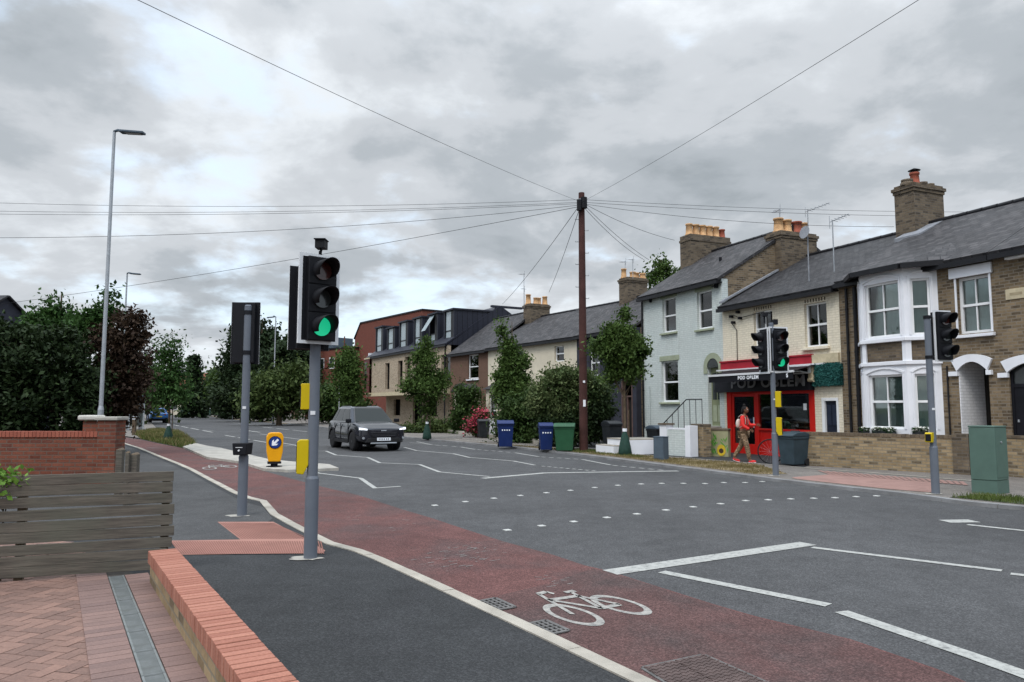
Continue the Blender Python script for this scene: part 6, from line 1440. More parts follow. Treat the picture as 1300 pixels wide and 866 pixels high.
# green cabinet
b0 = G(1246, 626.5, ZF); bm_ = G(1267, 628, ZF); b1 = G(1293, 624.5, ZF); Hc = D(1267, 541, bm_.y).z-ZF
t = thing('green_roadside_cabinet', 'tall sage green metal equipment cabinet on the pavement at right', 'cabinet', tuple(bm_), 0)
a_ = b0-bm_; c_ = b1-bm_; a_ = a_.normalized()*0.42; c_ = c_.normalized()*0.46
def cab(k, z0, z1, e=0.0):
    q = [Vector((0, 0, 0)), c_, c_+a_, a_]; ctr = (c_+a_)/2
    mb = MB(); mb.prism([((p.x-ctr.x)*k+ctr.x, (p.y-ctr.y)*k+ctr.y, z0) for p in q], (0, 0, z1-z0)); return mb
cab(0.985, 0, 0.24).build('plinth', M['cabgreen'], t); cab(1.0, 0.245, Hc-0.03).build('cabinet_body', M['cabgreen'], t, bevel=0.012); cab(1.03, Hc-0.028, Hc).build('cabinet_top', M['cabgreen'], t, bevel=0.008)
n_ = Vector((c_.y, -c_.x, 0)).normalized()
mb = MB(); p = c_*0.04+n_*0.006; q = c_*0.96+n_*0.006; mb.prism([(p.x, p.y, 0.30), (q.x, q.y, 0.30), (q.x, q.y, Hc-0.07), (p.x, p.y, Hc-0.07)], (-n_.x*0.005, -n_.y*0.005, 0)); mb.build('door', M['cabgreen'], t)
mb = MB(); p = c_*0.45+n_*0.008; mb.cyl((p.x, p.y, Hc-0.3), (p.x+n_.x*0.015, p.y+n_.y*0.015, Hc-0.3), 0.018, n=12); mb.build('lock', M['galv'], t)

# window boxes with white flowers
def flowers(t, name, n, spread, zc, sz, mat, seed, rz=0.06):
    r = random.Random(seed); mb = MB()
    for k in range(n):
        x, y, z = r.uniform(-spread[0], spread[0]), r.uniform(-spread[1], spread[1]), zc+r.uniform(-rz, rz)
        a, l = r.uniform(0, 6.28), sz*r.uniform(0.7, 1.2)
        ca, sa, tz = math.cos(a)*l, math.sin(a)*l, r.uniform(-0.6, 0.6)*l
        mb.face([(x-ca, y-sa, z-tz), (x+sa, y-ca, z+tz*0.5+l*0.4), (x+ca, y+sa, z+tz), (x-sa, y+ca, z-tz*0.5-l*0.4)])
    return mb.build(name, mat, t)
wl_ = mplain('white_petal', (0.75, 0.75, 0.68), 0.8, 0.15, 20); gl_ = mleaf('box_leaf', (0.03, 0.07, 0.02))
for (px, wd_, face, lab) in ((1122, 0.62, 0, 'long dark window box of white flowers below the big bay window'), (1168, 0.34, 2, 'short dark window box of white flowers below the narrow bay window'), (1097, 0.2, 0, 'small pot of white flowers at the left corner of the bay')):
    u_, z_ = Hw.uz(px, 545, -bd-0.16); P = Hw.A+Hw.u*u_+Hw.v*(-bd-0.16 if face == 0 else -bd*0.55-0.12)
    if face == 2: u_, z_ = Hw.uz(px, 545, -bd*0.5-0.2); P = Hw.A+Hw.u*u_+Hw.v*(-bd*0.5-0.2)
    t = thing('window_box', lab, 'planter', (P.x, P.y, z_-0.05), math.atan2(Hw.u.y, Hw.u.x)+(R(45) if face == 2 else 0), 'flower boxes on the white bay')
    mb = MB(); mb.box(-wd_/2, wd_/2, -0.09, 0.09, -0.14, 0.0); mb.build('planter_box', M['binblack'], t, bevel=0.01)
    flowers(t, 'leaves', int(500*wd_), (wd_/2, 0.1), 0.03, 0.03, gl_, px); flowers(t, 'blossom', int(260*wd_), (wd_/2, 0.1), 0.06, 0.028, wl_, px+1, 0.05)

# bus shelter, posts beyond the pier
b = G(179, 545.5, 0.05); H_ = D(179, 505, b.y).z
t = thing('bus_shelter', 'grey framed glass bus shelter beyond the red brick pier', 'bus shelter', (b.x, b.y, 0.05), R(121))
for x in (-1.6, 0, 1.6):
    for y in (-0.0, 0.9): mb = MB(); mb.box(x-0.05, x+0.05, y-0.05, y+0.05, 0, H_); mb.build('post', M['galv'], t)
for x0 in (-1.55, 0.05): mb = MB(); mb.box(x0, x0+1.5, 0.89, 0.905, 0.25, H_-0.2); mb.build('pane', M['glassd'], t)
for x in (-1.6, 1.6): mb = MB(); mb.box(x-0.007, x+0.007, 0.06, 0.84, 0.25, H_-0.2); mb.build('pane', M['glassd'], t)
mb = MB(); mb.box(-1.75, 1.75, -0.3, 1.0, H_, H_+0.1); mb.build('roof', M['darkcab'], t); mb = MB(); mb.box(-1.2, 1.2, 0.5, 0.75, 0.5, 0.55); mb.build('seat', M['darkcab'], t)
b = G(170, 552.5, 0.05); t = thing('dark_bollard', 'dark post with two pale bands on the footway beside bus shelter', 'bollard', (b.x, b.y, 0.05)); Hq = D(170, 528, b.y).z
mb = MB(); mb.box(-0.09, 0.09, -0.09, 0.09, 0, Hq); mb.build('bollard_post', M['woodd'], t, bevel=0.015)
for z_ in (0.78, 0.9): mb = MB(); mb.box(-0.094, 0.094, -0.094, 0.094, Hq*z_, Hq*z_+0.05); mb.build('band', M['signwhite'], t)
b = G(161.5, 545, 0.05); t = thing('timber_post', 'pale timber post with a top board left of the bus shelter', 'post', (b.x, b.y, 0.05)); Hq = D(161, 524, b.y).z
mb = MB(); mb.box(-0.12, 0.12, -0.06, 0.06, 0, Hq); mb.build('post_shaft', mplain('pale_timber', (0.28, 0.2, 0.12), 0.85, 0.2, 4), t); mb = MB(); mb.box(-0.14, 0.3, -0.07, 0.07, Hq-0.2, Hq); mb.build('board', M['wood'], t)
b = G(148.5, 543.5, 0.05); t = thing('stone_gate_pier', 'grey stone gate pier with pointed cap left of the bus shelter', 'pier', (b.x, b.y, 0.05)); Hq = D(148, 517, b.y).z
mb = MB(); mb.box(-0.2, 0.2, -0.2, 0.2, 0, Hq); mb.build('pier_shaft', M['kerbgrey'], t); mb = MB(); mb.idx([(-0.25, -0.25, Hq), (0.25, -0.25, Hq), (0.25, 0.25, Hq), (-0.25, 0.25, Hq), (0, 0, Hq+0.3)], [(0, 1, 4), (1, 2, 4), (2, 3, 4), (3, 0, 4), (3, 2, 1, 0)]); mb.build('pier_cap', M['kerb'], t)
# slim sign posts across the road
for px, yb, yt, lab in ((295, 532, 489, 'slim grey sign post at the kerb on the far bend'), (430, 541, 491, 'slim grey sign post behind the dark car')):
    b = G(px, yb, ZF); Hq = D(px, yt, b.y).z; t = thing('sign_post', lab, 'post', tuple(b)); mb = MB(); mb.cyl((0, 0, 0), (0, 0, Hq), 0.05, n=10); mb.build('post_shaft', M['galv'], t)
    mb = MB(); mb.cyl((0, 0, Hq), (0, 0, Hq+0.03), 0.06, 0.03, n=10); mb.build('post_cap', M['galv'], t)
b = G(225, 521.9, 0); t = thing('green_cabinet_far', 'distant green roadside cabinet at the end of the road', 'cabinet', (D(237, 521, 150).x, 150, 0.0)); mb = MB(); mb.box(-1.1, 1.1, -0.5, 0.5, 0, 1.35); mb.build('cabinet_body', M['cabgreen'], t); mb = MB(); mb.prism([(-1.25, -0.6, 1.351), (1.25, -0.6, 1.351), (1.1, 0, 1.5), (-1.1, 0, 1.5)], (0, 1.2, 0)); mb.build('cabinet_top', M['cabgreen'], t)
# ------------------------------------------------------------------ trees and plants
def leaf_mesh(name, P, size, mat, parent, seed, flat=0.5, elong=1.5):
    rs = np.random.RandomState(seed); n = len(P)
    a = rs.normal(size=(n, 3)); a /= np.linalg.norm(a, axis=1)[:, None]+1e-9
    b = rs.normal(size=(n, 3)); b[:, 2] *= flat; b -= a*np.sum(a*b, axis=1)[:, None]; b /= np.linalg.norm(b, axis=1)[:, None]+1e-9
    s = size*rs.uniform(0.6, 1.35, size=(n, 1))
    c = np.cross(a, b)
    V = np.stack([P-a*s*elong*0.5, P+b*s*0.42+c*s*0.08, P+a*s*elong*0.5, P-b*s*0.42+c*s*0.08], axis=1).reshape(-1, 3)
    me = bpy.data.meshes.new(name); me.vertices.add(4*n); me.vertices.foreach_set('co', V.astype(np.float32).ravel())
    me.loops.add(4*n); me.loops.foreach_set('vertex_index', np.arange(4*n, dtype=np.int32))
    me.polygons.add(n); me.polygons.foreach_set('loop_start', np.arange(0, 4*n, 4, dtype=np.int32)); me.polygons.foreach_set('loop_total', np.full(n, 4, dtype=np.int32))
    me.update(calc_edges=True); me.materials.append(mat)
    o = bpy.data.objects.new(name, me); COL.objects.link(o); o.parent = parent; return o
def crown_points(ells, n, seed, clump=0.28, nc=60, shell=0.45, up=0.0):
    """points in many small clumps spread through overlapping ellipsoids (cx,cy,cz,rx,ry,rz)"""
    rs = np.random.RandomState(seed); vols = np.array([e[3]*e[4]*e[5] for e in ells])**0.8; vols /= vols.sum(); out = []; cl = []
    for e, v in zip(ells, vols):
        k = max(3, int(nc*v)); d = rs.normal(size=(k, 3)); d /= np.linalg.norm(d, axis=1)[:, None]
        r = rs.uniform(0, 1, size=(k, 1))**shell; c = np.array(e[:3])+d*r*np.array(e[3:6])*0.9; cl.append(c)
        m = max(1, int(n*v/k)); rad = clump*rs.uniform(0.6, 1.5, size=(k, 1))
        for j in range(k):
            g = rs.normal(size=(m, 3)); g *= rad[j]*np.array([1, 1, 0.75]); out.append(c[j]+g)
    P = np.concatenate(out); return P[P[:, 2] > 0.03], np.concatenate(cl)
def trunk_mesh(H, r0, crown_base, cl, seed, lean=(0, 0), nb=9, multi=1):
    r = random.Random(seed); mb = MB()
    for m in range(multi):
        ox, oy = (0, 0) if multi == 1 else (r.uniform(-0.25, 0.25), r.uniform(-0.25, 0.25))
        pts = [Vector((ox+lean[0]*f*H+r.uniform(-0.03, 0.03)*(f > 0), oy+lean[1]*f*H, f*H)) for f in (0, 0.15, 0.35, 0.55, 0.75, 1.0)]
        mb.tube(pts, [r0*k for k in (1.25, 1.0, 0.85, 0.65, 0.4, 0.15)], 9)
        idxs = list(range(len(cl))); r.shuffle(idxs)
        for i in idxs[:nb]:
            c = Vector(cl[i]); f = max(crown_base/H, min(0.8, (c.z/H)*0.72)); a = Vector((ox+lean[0]*f*H, oy+lean[1]*f*H, f*H))
            mid = a.lerp(c, 0.5)+Vector((0, 0, -0.05*(c-a).length)); mb.tube([a, mid, c], [r0*0.4, r0*0.25, r0*0.08], 6)
    return mb
def tree(name, label, base, H, ells, n, leaf, mat, seed, r0=0.08, crown_base=1.5, clump=0.28, nc=60, group=None, cat='tree', lean=(0, 0), nb=9, shell=0.45, multi=1, trunk=True, tname='trunk', cname='crown', elong=1.5):
    t = thing(name, label, cat, tuple(base), 0, group)
    P, cl = crown_points(ells, n, seed, clump, nc, shell)
    if trunk: trunk_mesh(H, r0, crown_base, cl, seed, lean, nb, multi).build(tname, M['bark'], t)
    leaf_mesh(cname, P, leaf, mat, t, seed, elong=elong); return t
LG = dict(
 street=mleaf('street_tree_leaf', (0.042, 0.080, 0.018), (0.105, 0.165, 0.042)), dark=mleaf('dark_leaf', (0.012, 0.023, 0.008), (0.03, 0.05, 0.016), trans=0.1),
 mid=mleaf('mid_leaf', (0.03, 0.07, 0.02), (0.07, 0.14, 0.035)), purple=mleaf('purple_leaf', (0.030, 0.018, 0.015), (0.065, 0.042, 0.024), trans=0.15),
 conifer=mleaf('conifer_needle', (0.018, 0.034, 0.014), (0.042, 0.068, 0.028), trans=0.08), flower=mleaf('pale_shrub_leaf', (0.038, 0.078, 0.02), (0.17, 0.20, 0.085), trans=0.2),
 hedge=mleaf('hedge_leaf', (0.027, 0.055, 0.014), (0.065, 0.105, 0.028), trans=0.12), far=mleaf('far_leaf', (0.038, 0.068, 0.026), (0.085, 0.13, 0.05)),
 bright=mleaf('bright_leaf', (0.10, 0.20, 0.03), (0.20, 0.36, 0.06)), olive=mleaf('olive_leaf', (0.042, 0.07, 0.020), (0.10, 0.135, 0.042)),
 grass=mleaf('grass_blade', (0.06, 0.095, 0.02), (0.15, 0.18, 0.05)), straw=mleaf('straw_blade', (0.16, 0.13, 0.05), (0.30, 0.24, 0.12)),
)
def E(px, py, Y, rpx, rpy, depth=None, base=None):      # ellipsoid seen at photo pixel, relative to a base point
    c = D(px, py, Y); k = Y/FPX; rx, rz = rpx*k, rpy*k
    return (c.x-base.x, c.y-base.y, c.z-base.z, rx, depth or rx, rz)

# street trees with green bags
def street_tree(label, tx, ty, ells, H_py, n, seed, leaf=0.085, bag=True, group='young street trees with green watering bags', z=ZF, mat='street', clump=0.22, nc=90, r0=0.05, bh=0.55, cb=1.6, Y=None):
    b = G(tx, ty, z); H = D(tx, H_py, b.y).z-z
    t = tree('street_tree', label, b, H, [E(*e[:2], b.y, *e[2:4], None, b) for e in ells], n, leaf, LG[mat], seed, r0, cb, clump, nc, group, nb=22)
    if bag:
        mb = MB(); mb.lathe([(0.20, 0.0), (0.235, 0.03), (0.20, 0.25), (0.13, bh*0.8), (0.08, bh), (0.07, bh+0.04)], 9); mb.build('watering_bag', M['bag'], t)
        mb = MB(); mb.cyl((0, 0, bh+0.05), (0, 0, bh+0.15), 0.075, n=12); mb.build('white_tie', M['signwhite'], t)
    mb = MB(); mb.cyl((0.14, 0.05, 0), (0.14, 0.05, 1.5), 0.025, n=8); mb.build('stake', M['woodd'], t)
    return t
street_tree('street tree with green bag beside the telegraph pole and blue house', 793.5, 577.5, [(790, 445, 30, 22), (764, 440, 14, 12), (812, 442, 13, 16), (786, 424, 20, 14), (801, 470, 14, 16), (794, 400, 5, 18), (778, 474, 10, 14)], 385, 15000, 21, 0.085, clump=0.13, nc=200, bh=0.72)
street_tree('street tree with green bag before the modern brick block, right of car', 542, 557.5, [(540, 490, 27, 22), (538, 462, 18, 20), (540, 440, 7, 16), (558, 482, 12, 18), (520, 494, 12, 12), (544, 518, 10, 12)], 424, 11000, 22, 0.10, clump=0.18, nc=150, bh=0.7)
street_tree('street tree directly behind the dark car near the red brick block', 441, 545, [(441, 480, 16, 32), (440, 458, 12, 20), (444, 500, 14, 16)], 440, 6000, 23, 0.17, clump=0.35, nc=70, bag=False, group=None)
street_tree('young sapling with green bag on the grass verge at left', 213.5, 558.5, [(214, 470, 20, 30), (216, 445, 12, 22), (205, 488, 16, 20), (226, 486, 14, 18), (214, 505, 24, 10)], 419, 5200, 24, 0.11, z=0.06, clump=0.3, nc=80, mat='mid', bh=0.62)
street_tree('distant kerbside sapling on the far bend, right one', 279, 530.5, [(279, 490, 12, 18), (279, 478, 8, 12)], 462, 1500, 25, 0.3, clump=0.6, nc=30, bh=1.2, cb=2.5, group='distant kerbside saplings')
street_tree('distant kerbside sapling on the far bend, left one', 266.5, 528, [(266, 495, 9, 16), (266, 484, 6, 10)], 470, 1200, 26, 0.35, clump=0.6, nc=30, bh=1.2, cb=2.5, group='distant kerbside saplings')

def mass(name, label, Y, base_px, ells, n, leaf, mat, seed, clump=0.35, nc=120, H_py=None, r0=0.12, group=None, cat='tree', multi=1, nb=10, shell=0.4, z=0.0, depthk=0.8, cb=0.8, elong=1.5):
    b = D(base_px, 520, Y); b.z = z; H = (D(base_px, H_py, Y).z-z) if H_py else 1.5
    es = []
    for e in ells:
        k = Y/FPX; dz = e[4] if len(e) > 4 else 0; c = D(e[0], e[1], Y+dz)
        es.append((c.x-b.x, c.y-b.y, c.z-b.z, e[2]*k, e[2]*k*depthk, e[3]*k))
    return tree(name, label, b, H, es, n, leaf, LG[mat], seed, r0, cb, clump, nc, group, cat, nb=nb, shell=shell, multi=multi, elong=elong)
# left masses behind the red wall
mass('evergreen_shrub', 'huge dark green hedge tree filling the left edge behind the red wall', 24.0, 40, [(-20, 465, 75, 52), (50, 462, 62, 50), (92, 475, 40, 50), (20, 505, 90, 40), (95, 510, 42, 34), (-60, 480, 60, 60), (64, 424, 34, 16), (10, 422, 44, 16), (-30, 412, 40, 16), (-30, 560, 90, 40), (60, 560, 80, 40), (115, 550, 30, 40)], 42000, 0.115, 'dark', 31, 0.24, 420, 430, 0.16, multi=3, z=ZN)
mass('green_tree', 'bright green bushy tree top rising above the dark hedge at left', 27, 70, [(70, 406, 26, 18), (46, 410, 12, 12), (92, 414, 14, 12), (69, 390, 8, 12), (40, 430, 30, 16), (85, 435, 34, 18), (100, 425, 12, 12)], 11000, 0.11, 'mid', 32, 0.2, 150, 372, 0.15, z=ZN)
mass('purple_leaved_tree', 'purple leaved tree with loose twiggy crown behind the tall street lamp', 25.5, 148, [(145, 440, 30, 34), (165, 462, 26, 38), (136, 490, 34, 36), (160, 505, 26, 26), (176, 432, 16, 22), (140, 528, 28, 26), (186, 480, 8, 22), (160, 408, 22, 12), (178, 400, 10, 8)], 13500, 0.10, 'purple', 33, 0.15, 260, 392, 0.10, multi=2, nb=60, z=ZN, shell=0.4)
mass('green_tree', 'thin pale green tree mixing into the left side of purple tree', 26.0, 130, [(126, 400, 12, 14), (138, 380, 5, 14), (118, 415, 16, 16), (142, 398, 10, 10)], 2600, 0.11, 'mid', 34, 0.2, 50, 366, 0.08, z=ZN, nb=14)
# background trees along the road end
mass('background_tree', 'round dark tree far behind the bus shelter', 70, 165, [(168, 495, 22, 26), (150, 500, 24, 24), (190, 505, 18, 18)], 5000, 0.35, 'olive', 35, 0.8, 70, 470, 0.3)
mass('background_tree', 'loose green tree far left of the conifer, by the sapling', 95, 190, [(188, 488, 14, 22), (202, 494, 14, 18), (176, 500, 12, 12)], 3800, 0.42, 'far', 36, 0.9, 60, 470, 0.3)
mass('background_tree', 'low dark hedge line at the far end of the road', 180, 215, [(205, 508, 26, 9), (238, 508, 30, 9), (262, 508, 26, 10), (180, 508, 25, 10)], 5000, 0.6, 'far', 37, 1.2, 80, 500, 0.3, group=None, cat='hedge')
def conifer(label, px, py_top, Y, wpx, n, seed, leaf, base_py=515, group='distant pointed conifers'):
    b = D(px, 520, Y); b.z = 0; H = D(px, py_top, Y).z; w = wpx*Y/FPX; rs = np.random.RandomState(seed)
    t = thing('conifer', label, 'tree', tuple(b), 0, group); k = max(40, n//28); P = []; cl = []
    for i in range(k):
        f = rs.uniform(0.06, 0.98)**1.1; rr = w*(1-f)**0.8*(0.75+0.35*rs.rand()); a = rs.uniform(0, 6.283); q = rr*rs.uniform(0.35, 1)**0.5
        c = np.array([q*math.cos(a), q*math.sin(a), f*H-q*0.25]); cl.append(c); P.append(c+rs.normal(size=(28, 3))*np.array([0.12*w+0.1, 0.12*w+0.1, 0.05*w+0.05]))
    P = np.concatenate(P); P = P[P[:, 2] > 0.05]
    trunk_mesh(H*0.98, 0.02*H, H*0.1, cl, seed, nb=8).build('trunk', M['bark'], t); leaf_mesh('crown', P, leaf, LG['conifer'], t, seed, flat=0.3, elong=2.0); return t
conifer('pointed dark conifer left of the vanishing point of the road', 245, 452, 110, 16, 6500, 41, 0.38)
conifer('tall dark conifer behind the back-facing traffic signal', 303, 408, 100, 26, 11000, 42, 0.4)
conifer('small conifer just right of the vanishing point', 268, 470, 140, 9, 2600, 43, 0.5)
mass('background_tree', 'broad dark tree behind the rear-facing signal head', 105, 330, [(322, 430, 26, 30), (305, 455, 26, 40), (335, 460, 24, 34), (352, 445, 20, 20), (372, 450, 22, 16), (318, 500, 40, 24)], 14000, 0.42, 'conifer', 44, 0.9, 200, 405, 0.5)
mass('background_tree', 'dark rounded tree crown between distant lamp and signal pole', 95, 375, [(372, 448, 26, 16), (388, 455, 18, 18), (360, 465, 20, 22), (395, 475, 24, 22)], 8000, 0.4, 'conifer', 45, 0.8, 120, 430, 0.4)
mass('green_shrub', 'big olive green bush on the bend left of the main signal', 66, 352, [(352, 488, 30, 26), (372, 480, 22, 22), (332, 500, 24, 24), (345, 512, 40, 16), (388, 500, 20, 24)], 12000, 0.25, 'olive', 46, 0.5, 160, 470, 0.2, multi=3)
mass('green_shrub', 'dark dense shrub bank below the tall conifers on the bend', 82, 310, [(305, 505, 20, 20), (320, 500, 20, 26), (292, 508, 18, 16), (335, 515, 30, 14)], 8000, 0.32, 'dark', 47, 0.6, 120, 490, 0.2, multi=3)
mass('background_tree', 'slim rounded tree on the right of the road end', 125, 285, [(283, 485, 12, 24), (276, 500, 12, 16), (292, 498, 12, 20)], 4500, 0.45, 'far', 48, 0.8, 70, 462, 0.3)
mass('garden_hedge', 'tall dark green hedge left of the modern brick block', 72, 430, [(420, 515, 32, 20), (445, 512, 22, 24), (400, 515, 20, 22), (460, 525, 12, 14), (412, 500, 22, 12)], 11000, 0.24, 'hedge', 49, 0.5, 170, 505, 0.12, cat='hedge', multi=3)
# planting in front of the modern block and brown house
mass('garden_shrubs', 'low wild green planting before the modern brick block', 46, 545, [(530, 547, 26, 7), (556, 545, 22, 9), (575, 547, 18, 8), (515, 549, 12, 5), (545, 538, 12, 8)], 6000, 0.12, 'olive', 50, 0.22, 120, 540, 0.05, cat='plants', multi=3)
mass('climbing_shrub', 'upright leafy shrub growing over the arched porch of brown house', 44.0, 592, [(590, 515, 13, 22), (600, 505, 10, 16), (585, 535, 12, 16), (603, 530, 9, 18), (588, 498, 8, 8)], 6500, 0.12, 'hedge', 51, 0.22, 110, 505, 0.06, cat='shrub', multi=2)
mass('garden_tree', 'tall narrow green tree with pointed tip before the cream house', 36.5, 650, [(650, 475, 20, 30), (646, 448, 13, 22), (637, 418, 4, 14), (655, 500, 26, 26), (640, 428, 6, 14), (666, 458, 8, 12), (636, 495, 14, 26)], 17000, 0.10, 'street', 52, 0.16, 260, 408, 0.09, cat='tree', nb=16)
mass('garden_hedge', 'dark green hedge between the tall narrow tree and blue bins', 33.5, 665, [(655, 530, 28, 26), (685, 545, 26, 18), (640, 545, 14, 18), (675, 520, 24, 20), (668, 555, 36, 12)], 15000, 0.10, 'hedge', 53, 0.2, 230, 520, 0.08, cat='hedge', multi=3)
mass('flowering_hedge', 'big rounded hedge with pale flower clusters behind the bins', 30.5, 718, [(705, 495, 34, 26), (740, 492, 30, 22), (725, 478, 34, 16), (690, 510, 22, 20), (760, 500, 20, 22), (720, 520, 40, 24)], 21000, 0.085, 'flower', 54, 0.17, 330, 490, 0.07, cat='hedge', multi=3)
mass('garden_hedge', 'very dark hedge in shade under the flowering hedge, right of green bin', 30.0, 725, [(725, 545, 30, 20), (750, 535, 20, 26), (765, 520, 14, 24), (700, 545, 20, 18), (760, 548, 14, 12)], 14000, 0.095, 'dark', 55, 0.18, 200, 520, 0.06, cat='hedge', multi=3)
mass('background_tree', 'tree crown showing between the chimneys left of the blue house', 48, 842, [(842, 342, 14, 14), (832, 350, 12, 12), (852, 350, 10, 12), (842, 385, 30, 34)], 6500, 0.15, 'street', 56, 0.3, 100, 330, 0.2)
mass('vine', 'bright green vine leaves spilling over the fence at left edge', 6.9, 12, [(8, 608, 18, 9), (0, 616, 22, 9), (22, 606, 12, 5), (-30, 612, 30, 10)], 750, 0.05, 'bright', 57, 0.06, 34, 606, 0.012, cat='plant', nb=4, z=ZD, cb=0.3, elong=1.2)
# pink flowering bush
b = G(606, 555, ZF); t = thing('pink_flower_bush', 'pink and red flowering bush in front of brown house by black bin', 'shrub', tuple(b))
es = [E(607, 540, b.y, 11, 14, None, b), E(612, 530, b.y, 9, 9, None, b), E(600, 545, b.y, 7, 10, None, b)]
P, cl = crown_points(es, 2600, 61, 0.16, 50); leaf_mesh('foliage', P, 0.09, LG['hedge'], t, 61)
P, cl = crown_points(es, 1500, 62, 0.17, 60, 0.25); leaf_mesh('blossom', P, 0.10, mleaf('pink_petal', (0.50, 0.03, 0.07), (0.75, 0.22, 0.28)), t, 62)
trunk_mesh(0.8, 0.03, 0.1, cl, 3, nb=8).build('stem', M['bark'], t)

# grass
def grass(name, label, poly, n, h, mats, seed, z, w=0.012):
    rs = np.random.RandomState(seed); xs = [p[0] for p in poly]; ys = [p[1] for p in poly]; pts = []
    pl = [(p[0], p[1]) for p in poly]
    while len(pts) < n:
        x, y = rs.uniform(min(xs), max(xs)), rs.uniform(min(ys), max(ys))
        if pip(x, y, pl) and (math.sin(x*3.1+y*2.3)+math.sin(x*1.3-y*4.1)+rs.uniform(-1.6, 1.6)) > -0.6: pts.append((x, y))
    P = np.array(pts); N = len(P); a = rs.uniform(0, 6.283, N); hh = h*rs.uniform(0.4, 1.3, N); ww = w*rs.uniform(0.7, 1.3, N); lx, ly = rs.normal(size=N)*hh*0.35, rs.normal(size=N)*hh*0.35
    z0 = np.full(N, z-0.01)
    V = np.stack([np.stack([P[:, 0]-np.cos(a)*ww, P[:, 1]-np.sin(a)*ww, z0], 1), np.stack([P[:, 0]+np.cos(a)*ww, P[:, 1]+np.sin(a)*ww, z0], 1),
                  np.stack([P[:, 0]+np.cos(a)*ww*0.4+lx, P[:, 1]+np.sin(a)*ww*0.4+ly, z0+hh], 1), np.stack([P[:, 0]-np.cos(a)*ww*0.4+lx, P[:, 1]-np.sin(a)*ww*0.4+ly, z0+hh], 1)], 1).reshape(-1, 3)
    me = bpy.data.meshes.new(name); me.vertices.add(4*N); me.vertices.foreach_set('co', V.astype(np.float32).ravel()); me.loops.add(4*N); me.loops.foreach_set('vertex_index', np.arange(4*N, dtype=np.int32))
    me.polygons.add(N); me.polygons.foreach_set('loop_start', np.arange(0, 4*N, 4, dtype=np.int32)); me.polygons.foreach_set('loop_total', np.full(N, 4, dtype=np.int32)); me.update(calc_edges=True); me.materials.append(mats)
    o = bpy.data.objects.new(name, me); COL.objects.link(o); return tag(o, label, 'grass', kind='stuff')
grass('verge_grass', 'tall rough green grass on the verge round the sapling', verge, 9000, 0.17, LG['grass'], 71, 0.02, 0.016); grass('dry_verge_grass', 'straw coloured stalks among green grass on the left verge', verge, 5000, 0.20, LG['straw'], 75, 0.02, 0.012)
grass('dry_grass', 'short straw coloured dry grass on the verge opposite', vfar, 9000, 0.045, LG['straw'], 72, ZF+0.01, 0.008)
grass('weed_grass', 'tufts of green grass at the foot of the green cabinet', [(p.x, p.y) for p in vr], 2600, 0.07, LG['grass'], 73, ZF+0.01, 0.006)
grass('weed_grass', 'weeds at the foot of the telegraph pole and tree', [(G(q, r_, ZF).x, G(q, r_, ZF).y) for q, r_ in ((700, 571), (745, 576), (830, 583), (800, 577), (750, 571))], 2500, 0.06, LG['grass'], 74, ZF+0.01, 0.008)
# ------------------------------------------------------------------ cars
def boolean_cut(o, cutters):
    for c in cutters:
        m = o.modifiers.new('cut', 'BOOLEAN'); m.object = c; m.operation = 'DIFFERENCE'; m.solver = 'EXACT'
    bpy.context.view_layer.update(); me = bpy.data.meshes.new_from_object(o.evaluated_get(bpy.context.evaluated_depsgraph_get()))
    old = o.data; o.modifiers.clear(); o.data = me
    for c in cutters: bpy.data.objects.remove(c)
def loft(sections, mirror=True):
    """sections: list of (x, [(y,z)...]) from bottom centre round to top centre, half only"""
    mb = MB(); n = len(sections[0][1]); V = []
    full = []
    for x, pr in sections:
        ring = [(x, y, z) for y, z in pr]+[(x, -y, z) for y, z in pr[::-1] if y > 1e-6]
        full.append(ring)
    m = len(full[0]); F = []
    for i in range(len(full)-1):
        for j in range(m): F.append((i*m+j, i*m+(j+1) % m, (i+1)*m+(j+1) % m, (i+1)*m+j))
    for r_ in full: V += r_
    F.append(tuple(range(m))[::-1]); F.append(tuple(range((len(full)-1)*m, len(full)*m)))
    mb.idx(V, F, True); return mb
def fix_normals(o):
    bm = bmesh.new(); bm.from_mesh(o.data); bmesh.ops.remove_doubles(bm, verts=bm.verts, dist=1e-5); bmesh.ops.recalc_face_normals(bm, faces=bm.faces); bm.to_mesh(o.data); bm.free()
